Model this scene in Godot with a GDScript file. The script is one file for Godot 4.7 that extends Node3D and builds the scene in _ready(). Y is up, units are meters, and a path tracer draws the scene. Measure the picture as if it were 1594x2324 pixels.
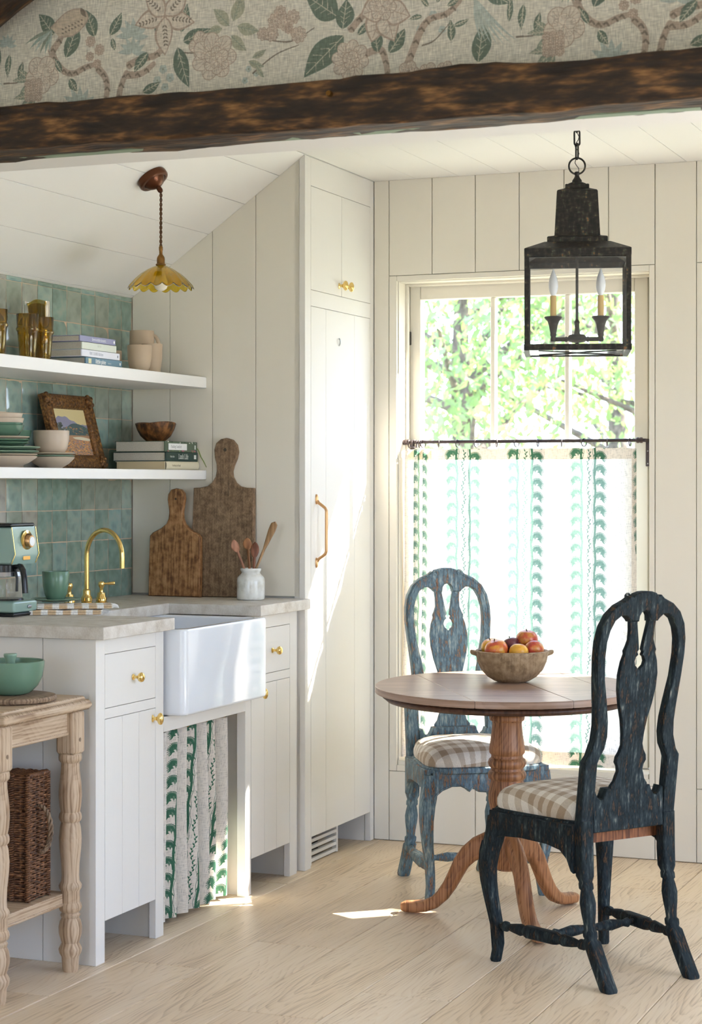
extends Node3D
# A cottage kitchen alcove: cabinets and sink on the left, a small dining set under a window at the back.
# X runs right along the window wall, Y is up, Z comes out of the window wall towards the viewer. Metres.

var M := {}
var taken := {}

# ------------------------------------------------------------------ mesh builder
class MB:
	var v := PackedVector3Array()
	var n := PackedVector3Array()
	var t := PackedVector2Array()
	var c := PackedColorArray()
	var xf := Transform3D()
	var tint = null

	func tri(a: Vector3, b: Vector3, d: Vector3, na: Vector3, nb: Vector3, nd: Vector3, ua := Vector2(), ub := Vector2(), ud := Vector2()) -> void:
		var A := xf * a
		var B := xf * b
		var D := xf * d
		var bi := xf.basis.inverse().transposed()
		var NA := (bi * na).normalized()
		var NB := (bi * nb).normalized()
		var ND := (bi * nd).normalized()
		var g := (B - A).cross(D - A)
		if g.length_squared() < 1e-18:
			return
		if g.dot(NA + NB + ND) > 0.0:
			v.append(A); v.append(D); v.append(B)
			n.append(NA); n.append(ND); n.append(NB)
			t.append(ua); t.append(ud); t.append(ub)
		else:
			v.append(A); v.append(B); v.append(D)
			n.append(NA); n.append(NB); n.append(ND)
			t.append(ua); t.append(ub); t.append(ud)
		if tint != null:
			c.append(tint); c.append(tint); c.append(tint)

	func quad(a: Vector3, b: Vector3, d: Vector3, e: Vector3, nn: Vector3, ua := Vector2(0, 0), ub := Vector2(1, 0), ud := Vector2(1, 1), ue := Vector2(0, 1)) -> void:
		tri(a, b, d, nn, nn, nn, ua, ub, ud)
		tri(a, d, e, nn, nn, nn, ua, ud, ue)

	# a box from lo to hi with rounded-looking chamfers
	func box(lo: Vector3, hi: Vector3, r := 0.0) -> MB:
		var s := hi - lo
		r = minf(r, minf(s.x, minf(s.y, s.z)) * 0.45)
		var ctr := (lo + hi) * 0.5
		var h := s * 0.5
		if r <= 0.0:
			for ax in 3:
				for sg in [-1.0, 1.0]:
					var nn := Vector3(); nn[ax] = sg
					var u := (ax + 1) % 3
					var w := (ax + 2) % 3
					var p := []
					for q in [[-1, -1], [1, -1], [1, 1], [-1, 1]]:
						var x := Vector3(); x[ax] = sg * h[ax]; x[u] = q[0] * h[u]; x[w] = q[1] * h[w]
						p.append(ctr + x)
					quad(p[0], p[1], p[2], p[3], nn)
			return self
		for ax in 3:
			var u := (ax + 1) % 3
			var w := (ax + 2) % 3
			for sg in [-1.0, 1.0]:
				var nn := Vector3(); nn[ax] = sg
				var p := []
				for q in [[-1, -1], [1, -1], [1, 1], [-1, 1]]:
					var x := Vector3(); x[ax] = sg * h[ax]; x[u] = q[0] * (h[u] - r); x[w] = q[1] * (h[w] - r)
					p.append(ctr + x)
				quad(p[0], p[1], p[2], p[3], nn)
			# edges along ax
			for su in [-1.0, 1.0]:
				for sw in [-1.0, 1.0]:
					var nu := Vector3(); nu[u] = su
					var nw := Vector3(); nw[w] = sw
					var a := Vector3(); a[u] = su * h[u]; a[w] = sw * (h[w] - r); a[ax] = -(h[ax] - r)
					var b := a; b[ax] = h[ax] - r
					var d := Vector3(); d[u] = su * (h[u] - r); d[w] = sw * h[w]; d[ax] = h[ax] - r
					var e := d; e[ax] = -(h[ax] - r)
					tri(ctr + a, ctr + b, ctr + d, nu, nu, nw)
					tri(ctr + a, ctr + d, ctr + e, nu, nw, nw)
		for sx in [-1.0, 1.0]:
			for sy in [-1.0, 1.0]:
				for sz in [-1.0, 1.0]:
					var a := ctr + Vector3(sx * h.x, sy * (h.y - r), sz * (h.z - r))
					var b := ctr + Vector3(sx * (h.x - r), sy * h.y, sz * (h.z - r))
					var d := ctr + Vector3(sx * (h.x - r), sy * (h.y - r), sz * h.z)
					tri(a, b, d, Vector3(sx, 0, 0), Vector3(0, sy, 0), Vector3(0, 0, sz))
		return self

	# rows of points; smooth unless the turn between neighbours is sharp along v
	func grid(rows: Array, wrap_u := false, wrap_v := false, uvs = null, flip := false) -> MB:
		var nv := rows.size()
		var nu: int = rows[0].size()
		var nr := []
		for j in nv:
			var line := PackedVector3Array()
			for i in nu:
				var i0 := (i - 1 + nu) % nu if wrap_u else maxi(i - 1, 0)
				var i1 := (i + 1) % nu if wrap_u else mini(i + 1, nu - 1)
				var j0 := (j - 1 + nv) % nv if wrap_v else maxi(j - 1, 0)
				var j1 := (j + 1) % nv if wrap_v else mini(j + 1, nv - 1)
				var du: Vector3 = rows[j][i1] - rows[j][i0]
				var dv: Vector3 = rows[j1][i] - rows[j0][i]
				if du.length_squared() < 1e-14:
					var j2 := j1 if j == 0 else j0
					du = rows[j2][i1] - rows[j2][i0]
				var q := du.cross(dv)
				line.append((-q if flip else q).normalized())
			nr.append(line)
		for j in (nv if wrap_v else nv - 1):
			var jn := (j + 1) % nv
			for i in (nu if wrap_u else nu - 1):
				var k := (i + 1) % nu
				var ua := Vector2(float(i) / maxi(nu - 1, 1), float(j) / maxi(nv - 1, 1))
				var ub := Vector2(float(i + 1) / maxi(nu - 1, 1), ua.y)
				var ud := Vector2(ub.x, float(j + 1) / maxi(nv - 1, 1))
				var ue := Vector2(ua.x, ud.y)
				if uvs != null:
					ua = uvs[j][i]; ub = uvs[j][k]; ud = uvs[jn][k]; ue = uvs[jn][i]
				tri(rows[j][i], rows[j][k], rows[jn][k], nr[j][i], nr[j][k], nr[jn][k], ua, ub, ud)
				tri(rows[j][i], rows[jn][k], rows[jn][i], nr[j][i], nr[jn][k], nr[jn][i], ua, ud, ue)
		return self

	# lathe round Y: profile points (radius, height) from bottom outside upwards; creases kept
	func lathe(prof: Array, seg := 28, crease := 40.0) -> MB:
		var k := prof.size()
		var sn := []
		for i in k - 1:
			var d: Vector2 = prof[i + 1] - prof[i]
			sn.append(Vector2(d.y, -d.x).normalized())
		for i in k - 1:
			var a: Vector2 = prof[i]
			var b: Vector2 = prof[i + 1]
			var na: Vector2 = sn[i]
			var nb: Vector2 = sn[i]
			if i > 0 and absf(sn[i - 1].angle_to(sn[i])) < deg_to_rad(crease):
				na = (sn[i - 1] + sn[i]).normalized()
			if i < k - 2 and absf(sn[i + 1].angle_to(sn[i])) < deg_to_rad(crease):
				nb = (sn[i + 1] + sn[i]).normalized()
			for s in seg:
				var p := TAU * s / seg
				var q := TAU * (s + 1) / seg
				var cp := Vector3(cos(p), 0, sin(p))
				var cq := Vector3(cos(q), 0, sin(q))
				var u0 := float(s) / seg
				var u1 := float(s + 1) / seg
				var v0 := float(i) / (k - 1)
				var v1 := float(i + 1) / (k - 1)
				var A := cp * a.x + Vector3(0, a.y, 0)
				var B := cq * a.x + Vector3(0, a.y, 0)
				var D := cq * b.x + Vector3(0, b.y, 0)
				var E := cp * b.x + Vector3(0, b.y, 0)
				var nA := cp * na.x + Vector3(0, na.y, 0)
				var nB := cq * na.x + Vector3(0, na.y, 0)
				var nD := cq * nb.x + Vector3(0, nb.y, 0)
				var nE := cp * nb.x + Vector3(0, nb.y, 0)
				tri(A, B, D, nA, nB, nD, Vector2(u0, v0), Vector2(u1, v0), Vector2(u1, v1))
				tri(A, D, E, nA, nD, nE, Vector2(u0, v0), Vector2(u1, v1), Vector2(u0, v1))
		return self

	# rings given as [centre, half width, half depth, squareness 0..1, side axis, depth axis]
	func loft(secs: Array, seg := 16, caps := true) -> MB:
		var rows := []
		for s in secs:
			var line := PackedVector3Array()
			var e := lerpf(1.0, 0.34, s[3])
			var ax: Vector3 = s[4] if s.size() > 4 else Vector3.RIGHT
			var az: Vector3 = s[5] if s.size() > 5 else Vector3.BACK
			for i in seg:
				var p := TAU * (i + 0.5) / seg
				var x := signf(cos(p)) * pow(absf(cos(p)), e)
				var z := signf(sin(p)) * pow(absf(sin(p)), e)
				line.append(s[0] + ax * x * s[1] + az * z * s[2])
			rows.append(line)
		var m: Vector3 = secs[0][0]
		var probe: Vector3 = rows[0][0] - m
		var du: Vector3 = rows[0][1] - rows[0][seg - 1]
		var dv: Vector3 = rows[1][0] - rows[0][0]
		grid(rows, true, false, null, du.cross(dv).dot(probe) < 0.0)
		if caps:
			for e in [0, rows.size() - 1]:
				var o: Vector3 = secs[e][0]
				var d2: Vector3 = (secs[0][0] - secs[1][0]) if e == 0 else (secs[e][0] - secs[e - 1][0])
				d2 = d2.normalized()
				for i in seg:
					tri(o, rows[e][i], rows[e][(i + 1) % seg], d2, d2, d2)
		return self

	# a turned or squared bar from a to b: prof = [[along 0..1, radius, squareness], ...]
	func turned(a: Vector3, b: Vector3, prof: Array, seg := 14, side := Vector3.ZERO) -> MB:
		var d := (b - a).normalized()
		var ax := side if side != Vector3.ZERO else (Vector3.RIGHT if absf(d.x) < 0.8 else Vector3.UP)
		ax = (ax - d * ax.dot(d)).normalized()
		var az := d.cross(ax).normalized()
		var secs := []
		for q in prof:
			secs.append([a.lerp(b, q[0]), q[1], q[1], q[2] if q.size() > 2 else 0.0, ax, az])
		return loft(secs, seg)

	func tube(pts: Array, rad, seg := 8, caps := true, closed := false) -> MB:
		var secs := []
		var k := pts.size()
		var ax := Vector3.ZERO
		for i in k:
			var d: Vector3
			if closed:
				d = (pts[(i + 1) % k] - pts[(i - 1 + k) % k]).normalized()
			else:
				d = (pts[mini(i + 1, k - 1)] - pts[maxi(i - 1, 0)]).normalized()
			if ax == Vector3.ZERO:
				ax = Vector3.UP if absf(d.y) < 0.9 else Vector3.RIGHT
			ax = (ax - d * ax.dot(d)).normalized()
			var az := d.cross(ax)
			var r: float = rad[i] if rad is Array else rad
			secs.append([pts[i], r, r, 0.0, ax, az])
		if closed:
			secs.append(secs[0])
		return loft(secs, seg, caps and not closed)

	# outline in XY pushed from z0 to z1, with softened rims
	func extrude(poly: Array, z0: float, z1: float, bev := 0.0, crease := 35.0, uvscale := 1.0) -> MB:
		var p := PackedVector2Array()
		for q in poly:
			if p.is_empty() or p[-1].distance_to(q) > bev * 1.2 + 0.00005:
				p.append(q)
		if p[0].distance_to(p[-1]) <= bev * 1.2 + 0.00005:
			p.remove_at(p.size() - 1)
		if Geometry2D.is_polygon_clockwise(p):
			p.reverse()
		var k := p.size()
		var en := []
		for i in k:
			var d := p[(i + 1) % k] - p[i]
			en.append(Vector2(d.y, -d.x).normalized())
		var inn := PackedVector2Array()
		for i in k:
			var b: Vector2 = en[i] + en[(i - 1 + k) % k]
			b = b.normalized()
			var co := maxf(b.dot(en[i]), 0.5)
			inn.append(p[i] - b * bev / co)
		var idx := Geometry2D.triangulate_polygon(inn)
		if idx.is_empty():
			idx = Geometry2D.triangulate_polygon(p)
		for f in range(0, idx.size(), 3):
			var a := inn[idx[f]]
			var b := inn[idx[f + 1]]
			var d := inn[idx[f + 2]]
			tri(Vector3(a.x, a.y, z1), Vector3(b.x, b.y, z1), Vector3(d.x, d.y, z1), Vector3.BACK, Vector3.BACK, Vector3.BACK, a * uvscale, b * uvscale, d * uvscale)
			tri(Vector3(a.x, a.y, z0), Vector3(b.x, b.y, z0), Vector3(d.x, d.y, z0), Vector3.FORWARD, Vector3.FORWARD, Vector3.FORWARD, a * uvscale, b * uvscale, d * uvscale)
		for i in k:
			var j := (i + 1) % k
			var e: Vector2 = en[i]
			var ep: Vector2 = en[(i - 1 + k) % k]
			var ef: Vector2 = en[j]
			var n0 := (e + ep).normalized() if absf(e.angle_to(ep)) < deg_to_rad(crease) else e
			var n1 := (e + ef).normalized() if absf(e.angle_to(ef)) < deg_to_rad(crease) else e
			var N0 := Vector3(n0.x, n0.y, 0)
			var N1 := Vector3(n1.x, n1.y, 0)
			var a0 := Vector3(p[i].x, p[i].y, z0 + bev)
			var b0 := Vector3(p[j].x, p[j].y, z0 + bev)
			var a1 := Vector3(p[i].x, p[i].y, z1 - bev)
			var b1 := Vector3(p[j].x, p[j].y, z1 - bev)
			tri(a0, b0, b1, N0, N1, N1)
			tri(a0, b1, a1, N0, N1, N0)
			if bev > 0.0:
				for s in [[a1, b1, z1, Vector3.BACK], [a0, b0, z0, Vector3.FORWARD]]:
					var ia := Vector3(inn[i].x, inn[i].y, s[2])
					var ib := Vector3(inn[j].x, inn[j].y, s[2])
					tri(s[0], s[1], ib, N0, N1, s[3])
					tri(s[0], ib, ia, N0, s[3], s[3])
		return self

	func sphere(ctr: Vector3, r: Vector3, nu := 16, nv := 10) -> MB:
		for j in nv:
			for i in nu:
				var q := []
				for w in [[i, j], [i + 1, j], [i + 1, j + 1], [i, j + 1]]:
					var a: float = TAU * w[0] / nu
					var b: float = PI * w[1] / nv
					q.append(Vector3(sin(b) * cos(a), cos(b), sin(b) * sin(a)))
				var nn := []
				for w in q:
					nn.append((w / r).normalized())
				tri(ctr + q[0] * r, ctr + q[1] * r, ctr + q[2] * r, nn[0], nn[1], nn[2], Vector2(float(i) / nu, float(j) / nv), Vector2(float(i + 1) / nu, float(j) / nv), Vector2(float(i + 1) / nu, float(j + 1) / nv))
				tri(ctr + q[0] * r, ctr + q[2] * r, ctr + q[3] * r, nn[0], nn[2], nn[3], Vector2(float(i) / nu, float(j) / nv), Vector2(float(i + 1) / nu, float(j + 1) / nv), Vector2(float(i) / nu, float(j + 1) / nv))
		return self

	func mesh() -> ArrayMesh:
		var arr := []
		arr.resize(Mesh.ARRAY_MAX)
		arr[Mesh.ARRAY_VERTEX] = v
		arr[Mesh.ARRAY_NORMAL] = n
		arr[Mesh.ARRAY_TEX_UV] = t
		if c.size() == v.size() and c.size() > 0:
			arr[Mesh.ARRAY_COLOR] = c
		var m := ArrayMesh.new()
		m.add_surface_from_arrays(Mesh.PRIMITIVE_TRIANGLES, arr)
		return m

# ------------------------------------------------------------------ nodes
func numbered(called: String) -> String:
	if not taken.has(called):
		taken[called] = 0
		return called
	taken[called] += 1
	return "%s_%03d" % [called, taken[called]]

func thing(called: String, label: String, category: String, at := Vector3.ZERO, turn := 0.0, group := "") -> Node3D:
	var o := Node3D.new()
	o.name = numbered(called)
	add_child(o)
	o.position = at
	o.rotation.y = turn
	tag(o, label, category, group)
	return o

func tag(o: Node3D, label: String, category := "", group := "") -> void:
	o.set_meta("label", label)
	if category:
		o.set_meta("category", category)
	if group:
		o.set_meta("group", group)

func part(parent: Node3D, called: String, m, mt: Material, at := Vector3.ZERO, label := "") -> MeshInstance3D:
	var o := MeshInstance3D.new()
	o.name = called
	o.mesh = m.mesh() if m is MB else m
	o.material_override = mt
	parent.add_child(o, true)
	o.position = at
	if label:
		o.set_meta("label", label)
	return o

func solo(called: String, m, mt: Material, label: String, category: String, at := Vector3.ZERO, turn := 0.0, group := "") -> MeshInstance3D:
	var o := part(self, numbered(called), m, mt, at)
	o.rotation.y = turn
	tag(o, label, category, group)
	return o

func setting(called: String) -> Node3D:
	var o := Node3D.new()
	o.name = called
	add_child(o)
	o.set_meta("kind", "structure")
	return o

func copy_of(o: Node3D, label: String, at: Vector3, turn := 0.0) -> Node3D:
	var r: Node3D = o.duplicate()
	r.name = numbered(String(o.name).trim_suffix("_000"))
	add_child(r)
	r.position = at
	r.rotation.y = turn
	r.set_meta("label", label)
	return r

# ------------------------------------------------------------------ pictures and materials
func nimg(w: int, h: int, sd: int, freq: float, stretch := 1.0, oct := 4, kind := FastNoiseLite.TYPE_SIMPLEX_SMOOTH) -> PackedByteArray:
	var nz := FastNoiseLite.new()
	nz.noise_type = kind
	nz.seed = sd
	nz.frequency = freq
	nz.fractal_octaves = oct
	var hh := maxi(8, int(h / stretch))
	var im: Image
	if w * hh <= 700000:
		im = nz.get_seamless_image(w, hh)
	else:
		im = nz.get_image(w, hh)
	im.convert(Image.FORMAT_L8)
	if hh != h:
		im.resize(w, h, Image.INTERPOLATE_CUBIC)
	return im.get_data()

func palette(stops: Array) -> PackedByteArray:
	var g := Gradient.new()
	g.offsets = PackedFloat32Array(stops.map(func(s): return s[0]))
	g.colors = PackedColorArray(stops.map(func(s): return s[1]))
	var out := PackedByteArray()
	for i in 256:
		var q := g.sample(i / 255.0)
		out.append(q.r8); out.append(q.g8); out.append(q.b8)
	return out

func blend_tex(w: int, h: int, layers: Array, stops: Array, gain := 1.0) -> ImageTexture:
	var pal := palette(stops)
	var out := PackedByteArray()
	out.resize(w * h * 3)
	var a: PackedByteArray = layers[0][0]
	var wa: float = layers[0][1]
	var b: PackedByteArray = layers[1][0] if layers.size() > 1 else a
	var wb: float = layers[1][1] if layers.size() > 1 else 0.0
	var d: PackedByteArray = layers[2][0] if layers.size() > 2 else a
	var wd: float = layers[2][1] if layers.size() > 2 else 0.0
	var tot := wa + wb + wd
	wa /= tot; wb /= tot; wd /= tot
	for i in w * h:
		var x := clampi(int(128.0 + (a[i] * wa + b[i] * wb + d[i] * wd - 128.0) * gain), 0, 255) * 3
		var o := i * 3
		out[o] = pal[x]; out[o + 1] = pal[x + 1]; out[o + 2] = pal[x + 2]
	return ImageTexture.create_from_image(Image.create_from_data(w, h, false, Image.FORMAT_RGB8, out))

func grey_tex(w: int, h: int, data: PackedByteArray) -> ImageTexture:
	return ImageTexture.create_from_image(Image.create_from_data(w, h, false, Image.FORMAT_L8, data))

# flat-sawn boards: arched growth rings, streaks and pores; grain runs along v
func wood_tex(w: int, h: int, sd: int, stops: Array, rings := 7.0, arch := 2.2, streak := 0.5, ring_w := 0.5) -> ImageTexture:
	var A := nimg(w, h, sd, 0.0045, 2.5, 2)
	var B := nimg(w, h, sd + 7, 0.09, 40.0, 3)
	var pal := palette(stops)
	var out := PackedByteArray()
	out.resize(w * h * 3)
	var i := 0
	for y in h:
		var vy := float(y) / h
		var bend := 0.5 + 0.12 * sin(TAU * vy)
		var lift := arch * sin(TAU * vy + sd)
		for x in w:
			var u := absf(float(x) / w - bend)
			var r := u * rings + u * u * rings + lift * (1.0 - u * 1.6) + A[i] * 0.010
			var f := r - floorf(r)
			var ring := f * f * (1.0 - smoothstep(0.86, 1.0, f))
			var val := 0.58 - ring * ring_w + (B[i] - 128) * 0.004 * streak + (A[i] - 128) * 0.0012
			var q := clampi(int(val * 255.0), 0, 255) * 3
			var o := i * 3
			out[o] = pal[q]; out[o + 1] = pal[q + 1]; out[o + 2] = pal[q + 2]
			i += 1
	return ImageTexture.create_from_image(Image.create_from_data(w, h, false, Image.FORMAT_RGB8, out))

func sideways(tex: ImageTexture) -> ImageTexture:
	var im: Image = tex.get_image().duplicate()
	im.rotate_90(CLOCKWISE)
	return ImageTexture.create_from_image(im)

func mat(called: String, col: Color, rough := 0.6, opt := {}) -> StandardMaterial3D:
	var m := StandardMaterial3D.new()
	m.resource_name = called
	m.albedo_color = col
	m.roughness = rough
	for k in opt:
		m.set(k, opt[k])
	M[called] = m
	return m

# a material whose picture covers `size` metres by triplanar mapping on the object's own axes
func tmat(called: String, tex: Texture2D, size: float, rough := 0.6, opt := {}) -> StandardMaterial3D:
	var m := mat(called, Color.WHITE, rough, opt)
	m.albedo_texture = tex
	m.uv1_triplanar = true
	m.uv1_triplanar_sharpness = 8.0
	m.uv1_scale = Vector3.ONE / size
	return m

func relief(m: StandardMaterial3D, tex: Texture2D, depth_cm: float) -> void:
	m.heightmap_enabled = true
	m.heightmap_texture = tex
	m.heightmap_scale = depth_cm

func c8(r: int, g: int, b: int) -> Color:
	return Color8(r, g, b)

# drawing on an image
func fill_poly(im: Image, pts: Array, col: Color) -> void:
	var y0 := 1e9
	var y1 := -1e9
	for p in pts:
		y0 = minf(y0, p.y); y1 = maxf(y1, p.y)
	var W := im.get_width()
	var H := im.get_height()
	for y in range(maxi(0, int(y0)), mini(H, int(y1) + 1)):
		var xs := []
		var yy := y + 0.5
		for i in pts.size():
			var a: Vector2 = pts[i]
			var b: Vector2 = pts[(i + 1) % pts.size()]
			if (a.y <= yy) != (b.y <= yy):
				xs.append(a.x + (yy - a.y) / (b.y - a.y) * (b.x - a.x))
		xs.sort()
		for k in range(0, xs.size() - 1, 2):
			var x0 := clampi(roundi(xs[k]), 0, W)
			var x1 := clampi(roundi(xs[k + 1]), 0, W)
			if x1 > x0:
				im.fill_rect(Rect2i(x0, y, x1 - x0, 1), col)

func disc(im: Image, p: Vector2, r: float, col: Color, sq := 1.0, ang := 0.0) -> void:
	var pts := []
	var k := 8 if r < 4.0 else 18
	for i in k:
		var a := TAU * i / k
		pts.append(p + Vector2(cos(a) * r, sin(a) * r * sq).rotated(ang))
	fill_poly(im, pts, col)

func stroke(im: Image, pts: Array, w0: float, col: Color, w1 := -1.0) -> void:
	if w1 < 0.0:
		w1 = w0
	for i in pts.size() - 1:
		var a: Vector2 = pts[i]
		var b: Vector2 = pts[i + 1]
		var ra := lerpf(w0, w1, float(i) / (pts.size() - 1)) * 0.5
		var rb := lerpf(w0, w1, float(i + 1) / (pts.size() - 1)) * 0.5
		var nn := (b - a).orthogonal().normalized()
		fill_poly(im, [a + nn * ra, b + nn * rb, b - nn * rb, a - nn * ra], col)
		if rb > 0.7:
			disc(im, b, rb, col)

func curve(pts: Array, k := 6) -> Array:
	var out := []
	for i in pts.size() - 1:
		var p0: Vector2 = pts[maxi(i - 1, 0)]
		var p1: Vector2 = pts[i]
		var p2: Vector2 = pts[i + 1]
		var p3: Vector2 = pts[mini(i + 2, pts.size() - 1)]
		for j in k:
			out.append(p1.cubic_interpolate(p2, p0, p3, float(j) / k))
	out.append(pts[-1])
	return out

func leaf(im: Image, p: Vector2, ang: float, ln: float, wd: float, col: Color, vein = null, lobed := false) -> void:
	var L := []
	var R := []
	for i in 13:
		var s := i / 12.0
		var w := sin(PI * pow(s, 0.8)) * wd * 0.5
		if lobed and i % 2 == 1:
			w *= 0.62
		var bendy := sin(s * 2.2) * ln * 0.08
		L.append(p + Vector2(s * ln, w + bendy).rotated(ang))
		R.push_front(p + Vector2(s * ln, -w + bendy).rotated(ang))
	fill_poly(im, L + R, col)
	if vein != null:
		stroke(im, [p, p + Vector2(ln * 0.92, sin(2.0) * ln * 0.08).rotated(ang)], 2.0, vein)
		for i in range(2, 10, 2):
			var s := i / 12.0
			for sg in [-1, 1]:
				var a: Vector2 = p + Vector2(s * ln, sin(s * 2.2) * ln * 0.08).rotated(ang)
				stroke(im, [a, a + Vector2(ln * 0.11, sg * wd * 0.3 * sin(PI * s)).rotated(ang)], 1.4, vein)

func bloom(im: Image, p: Vector2, r: float, petals: int, fill: Color, line: Color, turn := 0.0, heart = null, squash := 1.0) -> void:
	for ring in 2:
		var rr := r * (1.0 - ring * 0.42)
		for i in petals:
			var a := turn + TAU * (i + ring * 0.5) / petals
			var q := p + Vector2(cos(a), sin(a) * squash) * rr * 0.55
			var out := []
			for j in 16:
				var b := TAU * j / 16
				out.append(q + Vector2(cos(b) * rr * 0.5, sin(b) * rr * (1.9 / petals + 0.13) * squash).rotated(a))
			fill_poly(im, out, line)
			var inn := []
			for j in out:
				inn.append(q + (j - q) * (1.0 - 4.5 / maxf(r, 14.0)))
			fill_poly(im, inn, fill)
			for k in [-0.25, 0.0, 0.25]:
				stroke(im, [p + Vector2(cos(a + k * 0.7), sin(a + k * 0.7) * squash) * rr * 0.55, p + Vector2(cos(a + k), sin(a + k) * squash) * rr * 0.92], 1.3, line)
	if heart != null:
		disc(im, p, r * 0.2, heart)
		for i in 9:
			disc(im, p + Vector2(cos(i * 2.4), sin(i * 2.4)) * r * 0.13, 1.6, line)

# multiply a weave of crossed threads into an image
func weave(im: Image, sd: int, amount: float) -> void:
	var w := im.get_width()
	var h := im.get_height()
	im.convert(Image.FORMAT_RGB8)
	var d := im.get_data()
	var A := nimg(w, h, sd, 0.35, 10.0, 2)
	var Bt := FastNoiseLite.new()
	Bt.seed = sd + 3
	Bt.frequency = 0.35
	Bt.fractal_octaves = 2
	var bi := Bt.get_image(maxi(8, w / 10), h)
	bi.convert(Image.FORMAT_L8)
	bi.resize(w, h, Image.INTERPOLATE_CUBIC)
	var B := bi.get_data()
	for i in w * h:
		var f := 1.0 + (A[i] + B[i] - 256) * amount / 256.0
		var o := i * 3
		d[o] = clampi(int(d[o] * f), 0, 255)
		d[o + 1] = clampi(int(d[o + 1] * f), 0, 255)
		d[o + 2] = clampi(int(d[o + 2] * f), 0, 255)
	im.set_data(w, h, false, Image.FORMAT_RGB8, d)

# ------------------------------------------------------------------ camera and light
func view_and_light() -> void:
	var cam := Camera3D.new()
	cam.name = "camera"
	add_child(cam)
	cam.position = Vector3(2.603, 1.31, 6.638)
	cam.rotation.y = deg_to_rad(22.135)
	cam.projection = Camera3D.PROJECTION_FRUSTUM
	cam.near = 0.1
	cam.far = 200.0
	cam.size = 2.0 * 0.1 * 1162.0 / 4371.0
	cam.frustum_offset = Vector2(0, -62.0 / 4371.0 * 0.1)
	cam.current = true
	var lens := CameraAttributesPhysical.new()
	lens.frustum_near = 0.1
	lens.frustum_far = 200.0
	lens.frustum_focal_length = 85.0
	lens.frustum_focus_distance = 5.9
	lens.exposure_aperture = 8.0
	cam.attributes = lens

	var env := Environment.new()
	env.background_mode = Environment.BG_SKY
	var sky := Sky.new()
	var sm := ProceduralSkyMaterial.new()
	sm.sky_top_color = c8(132, 166, 220)
	sm.sky_horizon_color = c8(216, 227, 244)
	sm.ground_bottom_color = c8(120, 128, 96)
	sm.ground_horizon_color = c8(200, 206, 196)
	sm.sun_angle_max = 1.0
	sm.sky_energy_multiplier = 1.0
	sm.ground_energy_multiplier = 1.0
	sky.sky_material = sm
	env.sky = sky
	env.background_energy_multiplier = SKY
	env.tonemap_mode = Environment.TONE_MAPPER_LINEAR
	env.tonemap_exposure = EXPOSURE
	env.sdfgi_enabled = true
	env.ssao_enabled = true
	env.ssil_enabled = true
	var we := WorldEnvironment.new()
	we.name = "world"
	we.environment = env
	add_child(we)

	var sun := DirectionalLight3D.new()
	sun.name = "sun"
	add_child(sun)
	sun.look_at_from_position(Vector3.ZERO, Vector3(-1, -1.094, 0.855))
	sun.light_color = Color(1.0, 0.97, 0.92)
	sun.light_energy = SUN
	sun.light_angular_distance = 0.53
	sun.shadow_enabled = true

const SKY := 7.5
const SUN := 9.0
const EXPOSURE := 1.6

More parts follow.
